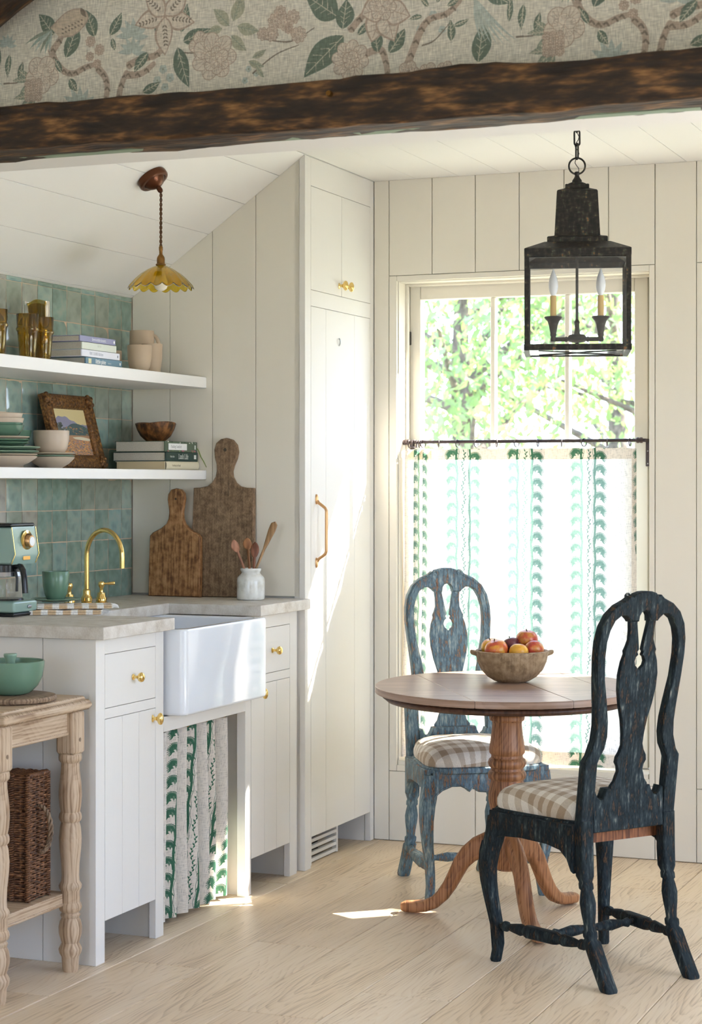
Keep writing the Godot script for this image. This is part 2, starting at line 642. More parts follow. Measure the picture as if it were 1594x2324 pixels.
# ------------------------------------------------------------------ materials
func materials() -> void:
	var brush := nimg(512, 512, 5, 0.03, 6.0, 4)
	var brush_t := grey_tex(512, 512, brush)
	for p in [["wall_paint", c8(232, 225, 210), 0.5], ["cabinet_paint", c8(233, 229, 221), 0.6], ["shelf_paint", c8(244, 242, 238), 0.4], ["ceiling_paint", c8(244, 241, 234), 0.6]]:
		var m := mat(p[0], p[1], p[2])
		m.uv1_triplanar = true
		m.uv1_scale = Vector3.ONE / 0.5
		m.metallic_specular = 0.22
		relief(m, brush_t, 0.012)
	mat("plaster", c8(240, 236, 226), 0.8)
	mat("gap", c8(70, 62, 50), 0.9)
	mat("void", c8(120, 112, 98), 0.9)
	mat("grout", c8(214, 188, 160), 0.9)

	# floor oak, three boards' worth of grain
	for k in 3:
		var tones = [[c8(170, 142, 110), c8(228, 205, 174), c8(238, 219, 194)], [c8(178, 150, 120), c8(233, 212, 184), c8(242, 226, 204)], [c8(164, 136, 106), c8(222, 198, 167), c8(234, 213, 186)]][k]
		var w := mat("oak_floor_%d" % k, Color.WHITE, 0.42)
		w.albedo_texture = wood_tex(384, 1536, 11 + k * 5, [[0.0, tones[0]], [0.45, tones[1]], [1.0, tones[2]]], 9.0 + k * 2, 2.6 + k * 0.8, 0.5, 0.30)
	# other woods
	tmat("table_top_wood", sideways(wood_tex(512, 512, 31, [[0.0, c8(112, 84, 66)], [0.5, c8(170, 140, 120)], [1.0, c8(190, 164, 146)]], 6.0, 1.2, 0.7, 0.14)), 0.5, 0.33)
	tmat("pedestal_wood", wood_tex(512, 512, 33, [[0.0, c8(98, 58, 32)], [0.5, c8(164, 110, 70)], [1.0, c8(190, 138, 96)]], 8.0, 1.0, 1.0, 0.22), 0.35, 0.45)
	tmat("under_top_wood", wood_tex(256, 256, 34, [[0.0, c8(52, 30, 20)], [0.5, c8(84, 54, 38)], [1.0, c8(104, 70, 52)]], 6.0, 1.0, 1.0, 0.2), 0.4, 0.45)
	var oak_t := wood_tex(512, 512, 35, [[0.0, c8(142, 112, 84)], [0.45, c8(192, 166, 136)], [1.0, c8(214, 192, 164)]], 9.0, 1.0, 1.0, 0.15)
	tmat("pale_oak", oak_t, 0.36, 0.6)
	tmat("pale_oak_flat", sideways(oak_t), 0.36, 0.6)
	tmat("grey_board_wood", wood_tex(512, 512, 36, [[0.0, c8(92, 72, 54)], [0.5, c8(140, 116, 92)], [1.0, c8(166, 142, 116)]], 9.0, 1.0, 1.2, 0.26), 0.3, 0.7)
	var scuff := nimg(512, 512, 41, 0.02, 1.0, 5)
	var streak := nimg(512, 512, 42, 0.06, 12.0, 3)
	var fine := nimg(512, 512, 43, 0.2, 3.0, 3)
	tmat("small_board_wood", blend_tex(512, 512, [[streak, 1.0], [scuff, 0.9], [fine, 0.3]], [[0.0, c8(84, 50, 26)], [0.35, c8(132, 90, 52)], [0.6, c8(166, 120, 76)], [1.0, c8(194, 152, 106)]], 1.5), 0.34, 0.55)
	tmat("large_board_wood", blend_tex(512, 512, [[streak, 0.7], [scuff, 0.8], [fine, 0.9]], [[0.0, c8(74, 56, 40)], [0.4, c8(120, 95, 70)], [0.65, c8(144, 118, 90)], [1.0, c8(172, 144, 114)]], 1.5), 0.34, 0.7)
	tmat("dark_bowl_wood", blend_tex(512, 512, [[streak, 0.6], [scuff, 1.2], [fine, 0.4]], [[0.0, c8(40, 24, 13)], [0.4, c8(92, 58, 31)], [0.6, c8(130, 84, 44)], [1.0, c8(164, 114, 66)]], 1.5), 0.3, 0.45)
	tmat("fruit_bowl_wood", blend_tex(512, 512, [[streak, 0.5], [scuff, 1.0], [fine, 0.4]], [[0.0, c8(112, 88, 60)], [0.5, c8(158, 132, 100)], [1.0, c8(190, 166, 134)]], 1.5), 0.3, 0.6)
	for s in [["spoon_pink", c8(176, 116, 84)], ["spoon_tan", c8(166, 104, 52)], ["spoon_red", c8(136, 74, 44)], ["spoon_pale", c8(176, 132, 84)]]:
		tmat(s[0], blend_tex(128, 128, [[nimg(128, 128, 44, 0.06, 8.0), 1.0]], [[0.0, s[1].darkened(0.25)], [1.0, s[1].lightened(0.12)]], 1.3), 0.12, 0.55)
	# hewn beam; its grain runs along v
	var hew := nimg(512, 1024, 51, 0.02, 9.0, 5)
	var hew2 := nimg(512, 1024, 52, 0.08, 10.0, 3)
	var hew3 := nimg(512, 1024, 53, 0.009, 5.0, 3)
	tmat("beam_wood", blend_tex(512, 1024, [[hew, 0.9], [hew2, 0.5], [hew3, 0.5]], [[0.0, c8(20, 12, 8)], [0.42, c8(46, 31, 20)], [0.64, c8(80, 54, 32)], [0.82, c8(122, 86, 50)], [1.0, c8(150, 110, 66)]], 1.8), 0.5, 0.6)
	relief(M.beam_wood, grey_tex(512, 1024, hew), 0.5)
	# worn blue paint over brown wood
	var w1 := nimg(512, 512, 61, 0.05, 9.0, 4)
	var w2 := nimg(512, 512, 62, 0.014, 2.0, 4)
	var w3 := nimg(512, 512, 63, 0.16, 5.0, 3)
	var worn := [[0.0, c8(60, 44, 34)], [0.14, c8(158, 112, 78)], [0.26, c8(134, 110, 90)], [0.34, c8(70, 90, 102)], [0.5, c8(92, 118, 130)], [0.68, c8(116, 140, 148)], [0.84, c8(150, 164, 164)], [1.0, c8(184, 186, 176)]]
	tmat("worn_paint", blend_tex(512, 512, [[w1, 1.0], [w2, 0.7], [w3, 0.6]], worn, 1.7), 0.3, 0.6)
	relief(M.worn_paint, grey_tex(512, 512, w1), 0.12)
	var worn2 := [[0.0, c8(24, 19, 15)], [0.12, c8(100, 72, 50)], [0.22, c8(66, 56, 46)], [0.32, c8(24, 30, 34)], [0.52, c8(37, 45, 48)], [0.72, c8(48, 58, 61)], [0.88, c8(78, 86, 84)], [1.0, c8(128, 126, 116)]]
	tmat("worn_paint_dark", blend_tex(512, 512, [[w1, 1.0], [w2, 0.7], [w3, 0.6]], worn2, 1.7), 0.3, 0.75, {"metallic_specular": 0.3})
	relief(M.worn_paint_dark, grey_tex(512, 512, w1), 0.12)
	tmat("bare_wood", blend_tex(256, 256, [[nimg(256, 256, 64, 0.06, 8.0), 1.0]], [[0.0, c8(92, 52, 28)], [1.0, c8(168, 108, 66)]], 1.4), 0.2, 0.7)
	# stone
	var st := nimg(512, 512, 71, 0.012, 1.0, 6)
	var st2 := nimg(512, 512, 72, 0.12, 1.0, 3)
	tmat("stone", blend_tex(512, 512, [[st, 1.0], [st2, 0.45]], [[0.0, c8(176, 164, 148)], [0.3, c8(200, 191, 178)], [0.6, c8(212, 205, 194)], [1.0, c8(226, 221, 212)]], 1.2), 0.45, 0.5)
	# glazed ware
	mat("fireclay", c8(236, 239, 243), 0.08, {"clearcoat_enabled": true, "clearcoat": 0.6, "clearcoat_roughness": 0.04})
	relief_wavy("fireclay", 73, 0.35, 0.05)
	tmat("crock_glaze", blend_tex(256, 256, [[nimg(256, 256, 74, 0.02, 1.0, 4), 1.0]], [[0.0, c8(206, 204, 194)], [0.5, c8(226, 226, 220)], [1.0, c8(236, 237, 233)]], 1.2), 0.2, 0.15)
	mat("sage_glaze", c8(104, 136, 114), 0.22)
	mat("sage_glaze_pale", c8(136, 162, 140), 0.3)
	mat("sage_glaze_deep", c8(88, 122, 102), 0.2)
	mat("sand_glaze", c8(205, 187, 166), 0.4)
	mat("sand_glaze_matt", c8(196, 174, 148), 0.55)
	for k in 9:
		var tc: Color = [c8(150, 172, 160), c8(138, 162, 148), c8(164, 180, 166), c8(162, 166, 152), c8(170, 168, 154), c8(144, 172, 164), c8(152, 162, 146), c8(176, 174, 164), c8(132, 156, 142)][k]
		var tm := tmat("tile_glaze_%d" % k, blend_tex(128, 128, [[nimg(128, 128, 80 + k, 0.02, 1.0, 3), 1.0]], [[0.0, tc.darkened(0.12)], [0.55, tc], [1.0, tc.lerp(c8(186, 178, 160), 0.35)]], 1.1), 0.16, 0.1)
		tm.metallic_specular = 0.6
	relief_wavy("tile_bump", 91, 0.12, 0.0)
	for k in 9:
		relief(M["tile_glaze_%d" % k], M.tile_bump.heightmap_texture, 0.06)
	# metals
	mat("brass", c8(238, 206, 132), 0.14, {"metallic": 1.0})
	mat("brass_soft", c8(208, 160, 92), 0.3, {"metallic": 1.0})
	mat("pull_bronze", c8(206, 164, 118), 0.32, {"metallic": 1.0})
	mat("copper_brown", c8(96, 60, 42), 0.28, {"metallic": 0.85})
	mat("old_brass", c8(128, 92, 48), 0.4, {"metallic": 0.9})
	mat("rod_iron", c8(84, 74, 74), 0.4, {"metallic": 0.7})
	var ve := nimg(256, 512, 95, 0.05, 6.0, 4)
	tmat("verdigris", blend_tex(256, 512, [[ve, 1.0], [nimg(256, 512, 96, 0.03, 1.0, 4), 0.8]], [[0.0, c8(16, 14, 12)], [0.5, c8(34, 30, 27)], [0.72, c8(52, 46, 38)], [0.88, c8(66, 76, 64)], [0.97, c8(128, 84, 52)]], 1.7), 0.2, 0.5, {"metallic": 0.35})
	mat("steel", c8(170, 172, 176), 0.25, {"metallic": 1.0})
	mat("hinge_iron", c8(70, 62, 56), 0.5, {"metallic": 0.6})
	# glass
	mat("pane", Color(1, 1, 1, 0.03), 0.0, {"transparency": BaseMaterial3D.TRANSPARENCY_ALPHA})
	mat("clear_glass", Color(1, 1, 1, 0.02), 0.0, {"metallic_specular": 0.35, "transparency": BaseMaterial3D.TRANSPARENCY_ALPHA})
	mat("amber_glass", Color(0.90, 0.78, 0.22, 0.0), 0.03, {"refraction_enabled": true, "refraction_scale": 0.05})
	mat("brown_glass", Color(0.86, 0.74, 0.40, 0.0), 0.02, {"refraction_enabled": true, "refraction_scale": 0.05})
	mat("brown_glass_deep", Color(0.70, 0.60, 0.26, 0.0), 0.02, {"refraction_enabled": true, "refraction_scale": 0.05})
	mat("milk_glass", c8(238, 234, 220), 0.25)
	mat("frosted_bulb", c8(236, 238, 240), 0.2)
	mat("candle_sleeve", c8(214, 178, 110), 0.6)
	mat("black_plastic", c8(22, 22, 24), 0.25)
	mat("mint_plastic", c8(146, 174, 162), 0.18, {"clearcoat_enabled": true, "clearcoat": 0.5, "clearcoat_roughness": 0.05})
	mat("cord_brown", c8(88, 58, 32), 0.8)
	# paper
	tmat("page_edges", blend_tex(128, 128, [[nimg(128, 128, 97, 0.3, 0.06, 2), 1.0]], [[0.0, c8(176, 168, 152)], [1.0, c8(226, 220, 206)]], 1.3), 0.08, 0.8)
	mat("page_cream", c8(226, 206, 166), 0.8)
	# wicker
	tmat("wicker", blend_tex(128, 128, [[nimg(128, 128, 98, 0.06, 1.0, 4), 1.0]], [[0.0, c8(58, 34, 20)], [0.5, c8(106, 68, 42)], [1.0, c8(150, 106, 72)]], 1.6), 0.12, 0.5)
	mat("wicker_dark", c8(70, 44, 28), 0.6)
	# fruit: skin blushes from yellow to red by its own marking
	for f in [["fruit_red", [[0.0, c8(206, 146, 66)], [0.4, c8(196, 78, 58)], [1.0, c8(142, 36, 48)]]], ["fruit_blush", [[0.0, c8(228, 168, 62)], [0.45, c8(216, 110, 58)], [1.0, c8(186, 62, 52)]]], ["fruit_gold", [[0.0, c8(236, 188, 70)], [0.6, c8(230, 164, 56)], [1.0, c8(208, 110, 56)]]], ["fruit_purple", [[0.0, c8(120, 62, 66)], [1.0, c8(74, 34, 50)]]]]:
		tmat(f[0], blend_tex(256, 256, [[nimg(256, 256, 99, 0.012, 1.0, 4), 1.0], [nimg(256, 256, 100, 0.2, 1.0, 2), 0.2]], f[1], 1.5), 0.16, 0.3)
	mat("fruit_stem", c8(74, 58, 34), 0.8)
	# outdoors
	mat("lawn", c8(128, 132, 108), 0.9)
	mat("terrace", c8(204, 202, 198), 0.85)
	tmat("bark", blend_tex(128, 256, [[nimg(128, 256, 101, 0.06, 4.0, 4), 1.0]], [[0.0, c8(60, 50, 42)], [1.0, c8(130, 114, 98)]], 1.4), 0.5, 0.9)
	for k in 3:
		mat("leaf_%d" % k, [c8(112, 136, 82), c8(94, 122, 82), c8(132, 150, 94)][k], 0.5, {"backlight_enabled": true, "backlight": Color(0.5, 0.62, 0.3), "cull_mode": BaseMaterial3D.CULL_DISABLED})
	printed_goods()

func relief_wavy(called: String, sd: int, size: float, depth: float) -> void:
	var im := grey_tex(128, 128, nimg(128, 128, sd, 0.014, 1.0, 2))
	if not M.has(called):
		mat(called, Color.WHITE)
	var m: StandardMaterial3D = M[called]
	m.uv1_triplanar = true
	m.uv1_scale = Vector3.ONE / size
	relief(m, im, depth)

# printed cloth and paper
func printed_goods() -> void:
	# vine-striped linen: one repeat, 0.235 m across and 0.25 m high
	var im := Image.create(768, 816, false, Image.FORMAT_RGB8)
	var ground := c8(244, 237, 226)
	im.fill(ground)
	vine_print(im, c8(66, 118, 92))
	var print_t := ImageTexture.create_from_image(im)
	var im2 := Image.create(768, 816, false, Image.FORMAT_RGB8)
	im2.fill(ground)
	vine_print(im2, c8(124, 156, 142))  # green lightened: wash-out from light shining through is put into the print
	var backlit_t := ImageTexture.create_from_image(im2)
	linens(print_t, backlit_t)
	# gingham
	var g := Image.create(256, 256, false, Image.FORMAT_RGB8)
	for q in [[0, 0, c8(232, 224, 210)], [1, 0, c8(204, 190, 170)], [0, 1, c8(204, 190, 170)], [1, 1, c8(170, 148, 122)]]:
		g.fill_rect(Rect2i(q[0] * 128, q[1] * 128, 128, 128), q[2])
	weave(g, 121, 0.16)
	var gm := mat("gingham", Color.WHITE, 0.9, {"rim_enabled": true, "rim": 0.3})
	gm.albedo_texture = ImageTexture.create_from_image(g)
	# towel stripes
	var tw := Image.create(256, 64, false, Image.FORMAT_RGB8)
	tw.fill(c8(240, 236, 228))
	tw.fill_rect(Rect2i(0, 0, 128, 64), c8(206, 178, 140))
	tw.fill_rect(Rect2i(128, 0, 14, 64), c8(222, 204, 176))
	weave(tw, 122, 0.14)
	var tm := mat("towel_stripe", Color.WHITE, 0.95, {"rim_enabled": true, "rim": 0.3})
	tm.albedo_texture = ImageTexture.create_from_image(tw)
	wallpaper()
	picture()

func vine_print(im: Image, green: Color) -> void:
	for side in [-1, 1]:
		var sx: float = 384 + side * 84
		var stem := []
		for i in 35:
			var y := i * 24.0
			stem.append(Vector2(sx + sin(y / 816.0 * TAU * 2.0) * 8.0 * side, y))
		stroke(im, stem, 26.0, green)
		var twin := []
		for p in stem:
			twin.append(p + Vector2(-side * (26.0 + 7.0 * sin(p.y / 816.0 * TAU * 5.0)), 0))
		stroke(im, twin, 5.0, green)
		for i in 5:
			var y := 816.0 / 5.0 * i + (40.0 if side > 0 else 0.0)
			for wrapy in [-816.0, 0.0, 816.0]:
				var base := Vector2(sx, y + wrapy + 120.0)
				if base.y < -150.0 or base.y > 1000.0:
					continue
				var arc := curve([base, base + Vector2(side * 12, -60), base + Vector2(side * 42, -104), base + Vector2(side * 88, -104), base + Vector2(side * 108, -66), base + Vector2(side * 92, -40)], 5)
				stroke(im, arc, 22.0, green, 16.0)
				for j in range(5, arc.size()):
					var d: Vector2 = (arc[j] - arc[j - 1]).normalized()
					var out: Vector2 = d.orthogonal() * (-side)
					for f in [[1.0, 30.0], [-1.0, 40.0]]:
						var q: Vector2 = arc[j]
						stroke(im, curve([q, q + out * f[0] * f[1] * 0.6 + d * 12.0, q + out * f[0] * f[1] + d * 2.0 + Vector2(0, 14)], 3), 11.0, green, 4.0)
	var vine := []
	for i in 35:
		var y := i * 24.0
		vine.append(Vector2(384 + sin(y / 816.0 * TAU * 3.0) * 18.0, y))
	stroke(im, vine, 5.0, green)
	for i in 34:
		var p: Vector2 = vine[i]
		leaf(im, p, -1.0 if i % 2 == 0 else -2.2, 34.0, 16.0, green)

func linens(print_t: ImageTexture, backlit_t: ImageTexture) -> void:
	var wv := Image.create(256, 256, false, Image.FORMAT_RGB8)
	wv.fill(Color.WHITE)
	weave(wv, 111, 0.34)
	var weave_t := ImageTexture.create_from_image(wv)
	for k in [["linen_print", Color(0.6, 0.6, 0.6), print_t], ["curtain_print_backlit", Color(0.8, 0.8, 0.8), backlit_t], ["curtain_hem", Color(0.42, 0.37, 0.3), print_t]]:
		var m := mat(k[0], Color.WHITE, 0.9)
		m.albedo_texture = k[2]
		m.uv1_scale = Vector3(1.0 / 0.238, -1.0 / 0.243, 1)
		m.detail_enabled = true
		m.detail_blend_mode = BaseMaterial3D.BLEND_MODE_MUL
		m.detail_albedo = weave_t
		m.detail_uv_layer = BaseMaterial3D.DETAIL_UV_1
		m.backlight_enabled = true
		m.backlight = k[1]
		m.cull_mode = BaseMaterial3D.CULL_DISABLED

# floral linen paper; one repeat is 1.378 m across and 0.5 m high
func wallpaper() -> void:
	var im := Image.create(1344, 488, false, Image.FORMAT_RGB8)
	im.fill(c8(220, 216, 204))
	var green := c8(116, 130, 118)
	var sage := c8(150, 158, 144)
	var pale := c8(204, 198, 180)
	var blue := c8(184, 194, 188)
	var rose := c8(182, 164, 150)
	var petal := c8(216, 207, 194)
	var bark := c8(184, 168, 154)
	var dark := c8(138, 128, 116)
	for off in [-1344.0, 0.0, 1344.0]:
		var o := Vector2(off, 0)
		var at := func(list: Array) -> Array: return curve(list.map(func(p): return Vector2(p[0], p[1]) + o), 5)
		# blue washed blooms behind the rest
		for b in [[516, 190, 46], [516, 232, 40], [366, 348, 50], [160, 190, 30], [1330, 110, 40]]:
			for i in 7:
				leaf(im, o + Vector2(b[0], b[1] + b[2] * 0.5), -PI + i * PI / 6.0, b[2], b[2] * 0.34, blue if i % 2 == 0 else c8(184, 194, 188))
		for b in [[601, 300, 11], [620, 322, 11], [585, 326, 11], [606, 344, 10], [830, 318, 8], [850, 330, 8], [820, 345, 8], [1296, 232, 10], [1318, 268, 9], [1264, 262, 9]]:
			bloom(im, o + Vector2(b[0], b[1]), b[2], 5, c8(190, 198, 190), blue, 0.4)
			disc(im, o + Vector2(b[0], b[1]), 2.2, sage)
		# branches
		for br in [[[287, 225], [300, 255], [325, 282], [352, 290], [384, 278], [404, 274]], [[420, 283], [440, 305], [447, 335], [440, 372]], [[436, 380], [472, 372], [486, 330], [500, 300]], [[504, 284], [540, 270], [585, 262], [612, 225], [600, 190]], [[500, 306], [540, 306], [575, 285]], [[1230, 350], [1246, 310], [1268, 262], [1290, 240], [1330, 232], [1360, 205]], [[1120, 310], [1165, 300], [1180, 330], [1186, 372]], [[1090, 250], [1120, 220], [1140, 205]], [[290, 232], [315, 200], [318, 180]]]:
			var path: Array = at.call(br)
			stroke(im, path, 19.0, bark, 13.0)
			for i in range(1, path.size() - 1, 3):
				stroke(im, [path[i] + Vector2(-7, 2), path[i] + Vector2(0, -3), path[i] + Vector2(6, 5)], 4.5, dark)
		for br in [[[870, 250], [940, 262], [1000, 235]], [[840, 330], [900, 290], [960, 272]], [[150, 300], [190, 300], [230, 296]], [[640, 262], [690, 268], [720, 262]], [[860, 226], [880, 240], [905, 250]], [[1268, 300], [1300, 290], [1340, 250]], [[600, 250], [600, 210], [590, 170]]]:
			stroke(im, at.call(br), 4.0, dark, 2.0)
		# leaves
		for l in [[330, 250, -1.25, 92, 40], [318, 285, -2.2, 44, 16], [340, 302, 0.9, 40, 22], [296, 190, -2.3, 70, 40], [206, 250, 1.7, 52, 16], [412, 205, -2.0, 74, 34], [455, 205, -1.1, 62, 28], [460, 212, 1.2, 34, 14], [575, 190, 0.2, 46, 40], [640, 250, 1.2, 104, 42], [655, 238, -0.4, 78, 40], [650, 215, -1.4, 70, 26], [560, 255, 2.2, 60, 26], [545, 352, -0.5, 52, 24], [1060, 215, -2.6, 100, 66], [1075, 260, 2.35, 136, 64], [1072, 245, -1.5, 70, 46], [1110, 262, -0.9, 44, 18], [1160, 306, -1.8, 58, 30], [1188, 310, -1.0, 66, 34], [1340, 296, -1.7, 50, 20], [1404, 350, -1.5, 92, 46], [1477, 265, -1.6, 66, 14], [1512, 228, 1.6, 58, 18], [1420, 185, 0.5, 70, 34], [1285, 212, -2.4, 30, 12], [1305, 205, -1.2, 34, 12], [1270, 232, 2.9, 34, 12], [1330, 215, -0.6, 36, 14], [1345, 262, -0.4, 40, 13]]:
			leaf(im, o + Vector2(l[0], l[1]), l[2], l[3], l[4], green, pale)
		for l in [[190, 300, -2.5], [186, 296, 3.1], [188, 304, 2.2], [196, 340, 2.4], [190, 336, 3.0], [200, 345, 1.9]]:
			leaf(im, o + Vector2(l[0] + 40, l[1]), l[2], 50, 17, sage, pale)
		for l in [[778, 210, -2.4, 60, 30], [790, 200, -1.3, 66, 34], [800, 214, 0.2, 60, 30], [784, 235, 0.7, 56, 28], [760, 215, 2.9, 40, 22], [830, 300, 0.3, 44, 18], [840, 292, -0.5, 40, 16], [850, 312, 0.9, 36, 14]]:
			leaf(im, o + Vector2(l[0], l[1]), l[2], l[3], l[4], c8(178, 178, 158), sage)
		# small rose pinks
		for b in [[400, 215, 14], [425, 238, 14], [398, 252, 12], [418, 272, 12], [900, 210, 20], [924, 215, 20], [945, 205, 18], [912, 190, 16], [868, 238, 16], [890, 240, 18], [960, 248, 20], [935, 232, 12]]:
			bloom(im, o + Vector2(b[0], b[1]), b[2], 8, petal, rose, 0.2)
		# big flowers
		bloom(im, o + Vector2(262, 285), 47, 5, petal, rose, 0.3)
		for i in 12:
			bloom(im, o + Vector2(222 + (i % 3) * 15, 305 + (i / 3) * 12), 11, 4, petal, rose, i)
		for p in [[0.2, 84], [2.9, 84], [1.5, 96], [-0.8, 80], [-2.4, 80]]:
			var q := o + Vector2(606, 172)
			leaf(im, q, p[0], p[1], 50, rose)
			leaf(im, q + Vector2(4, 0).rotated(p[0]), p[0], p[1] - 9, 40, petal)
			for k in 6:
				for sg in [-1, 1]:
					leaf(im, q + Vector2(22 + k * 9, 2).rotated(p[0]), p[0] + sg * 0.9, 9, 4, dark)
		bloom(im, o + Vector2(706, 250), 34, 5, petal, rose, 0.6)
		bloom(im, o + Vector2(738, 280), 58, 7, petal, rose, 0.1, petal, 0.95)
		bloom(im, o + Vector2(745, 290), 34, 6, petal, rose, 0.5)
		bloom(im, o + Vector2(1091, 318), 46, 8, petal, rose, 0.2)
		bloom(im, o + Vector2(1093, 318), 22, 4, petal, rose, 0.5)
		for p in [[1.9, 84], [1.2, 84], [2.9, 60], [0.3, 70]]:
			var q := o + Vector2(1176, 205)
			leaf(im, q, p[0], p[1], 62, rose)
			leaf(im, q + Vector2(3, 0).rotated(p[0]), p[0], p[1] - 8, 52, petal, rose)
		bloom(im, o + Vector2(1172, 200), 34, 6, petal, rose, 0.2)
		for b in [[1236, 358, 26], [1285, 364, 24], [1326, 362, 22]]:
			bloom(im, o + Vector2(b[0], b[1]), b[2], 5, petal, rose, 0.1, dark)
		# bird: body, wing, head, long tail
		var bc := c8(204, 190, 172)
		fill_poly(im, at.call([[286, 172], [330, 138], [372, 132], [392, 150], [384, 172], [350, 196], [310, 196]]), bc)
		stroke(im, at.call([[286, 172], [330, 138], [372, 132], [392, 150], [384, 172], [350, 196], [310, 196]]), 3.0, rose)
		for i in 14:
			leaf(im, o + Vector2(318 + (i % 7) * 9, 176 + (i / 7) * 10 - (i % 7) * 3), 0.4, 8, 4, dark)
		leaf(im, o + Vector2(372, 130), 0.9, 30, 12, dark)
		for i in 6:
			leaf(im, o + Vector2(290, 176), 1.6 + i * 0.22, 58 + i * 5, 9, [blue, c8(160, 176, 168), sage][i % 3])
		for i in 7:
			leaf(im, o + Vector2(1395, 200), 0.75 + i * 0.1, 150 - i * 8, 7, [blue, c8(190, 198, 190)][i % 2])
	weave(im, 131, 0.26)
	var m := mat("floral_paper", Color.WHITE, 0.9)
	m.albedo_texture = ImageTexture.create_from_image(im)

# a small painted valley in daubs
func picture() -> void:
	var im := Image.create(256, 384, false, Image.FORMAT_RGB8)
	var rg := RandomNumberGenerator.new()
	rg.seed = 77
	im.fill(c8(222, 204, 150))
	var ridge := []
	for i in 17:
		ridge.append(Vector2(i * 16, 96 - 34 * sin(i * 0.34) + 7 * sin(i * 1.7)))
	fill_poly(im, ridge + [Vector2(256, 250), Vector2(0, 250)], c8(146, 144, 166))
	fill_poly(im, curve([Vector2(60, 200), Vector2(120, 132), Vector2(180, 120), Vector2(256, 160), Vector2(256, 230), Vector2(60, 230)], 5), c8(72, 96, 98))
	for i in 150:
		disc(im, Vector2(rg.randf_range(70, 256), rg.randf_range(150, 222)), rg.randf_range(3, 8), [c8(86, 106, 100), c8(60, 82, 92), c8(176, 128, 92), c8(104, 120, 98)][i % 4], 0.7)
	fill_poly(im, [Vector2(0, 222), Vector2(256, 216), Vector2(256, 384), Vector2(0, 384)], c8(176, 134, 100))
	fill_poly(im, curve([Vector2(120, 236), Vector2(190, 230), Vector2(256, 246), Vector2(240, 262), Vector2(140, 250)], 4), c8(214, 206, 182))
	for i in 90:
		disc(im, Vector2(30 + rg.randfn(0, 20), rg.randf_range(120, 270)), rg.randf_range(5, 12), [c8(64, 74, 66), c8(82, 88, 76), c8(96, 98, 90)][i % 3], 1.1)
	for i in 520:
		var y := rg.randf_range(262, 384)
		disc(im, Vector2(rg.randf_range(0, 256), y), rg.randf_range(2.5, 6), [c8(206, 136, 70), c8(108, 112, 150), c8(150, 108, 84), c8(88, 98, 86), c8(224, 170, 100)][rg.randi() % 5], 0.6)
	var m := mat("painted_valley", Color.WHITE, 0.5)
	m.albedo_texture = ImageTexture.create_from_image(im)

# ------------------------------------------------------------------ the room
func slab(parent: Node3D, called: String, lo: Vector3, hi: Vector3, mt: Material, r := 0.0) -> MeshInstance3D:
	var ctr := (lo + hi) * 0.5
	return part(parent, called, MB.new().box(lo - ctr, hi - ctr, r), mt, ctr)

const CEIL := 2.43
const WX := [0.0, 0.06, 0.228, 0.394, 0.56, 0.726, 0.888, 1.054, 1.2]

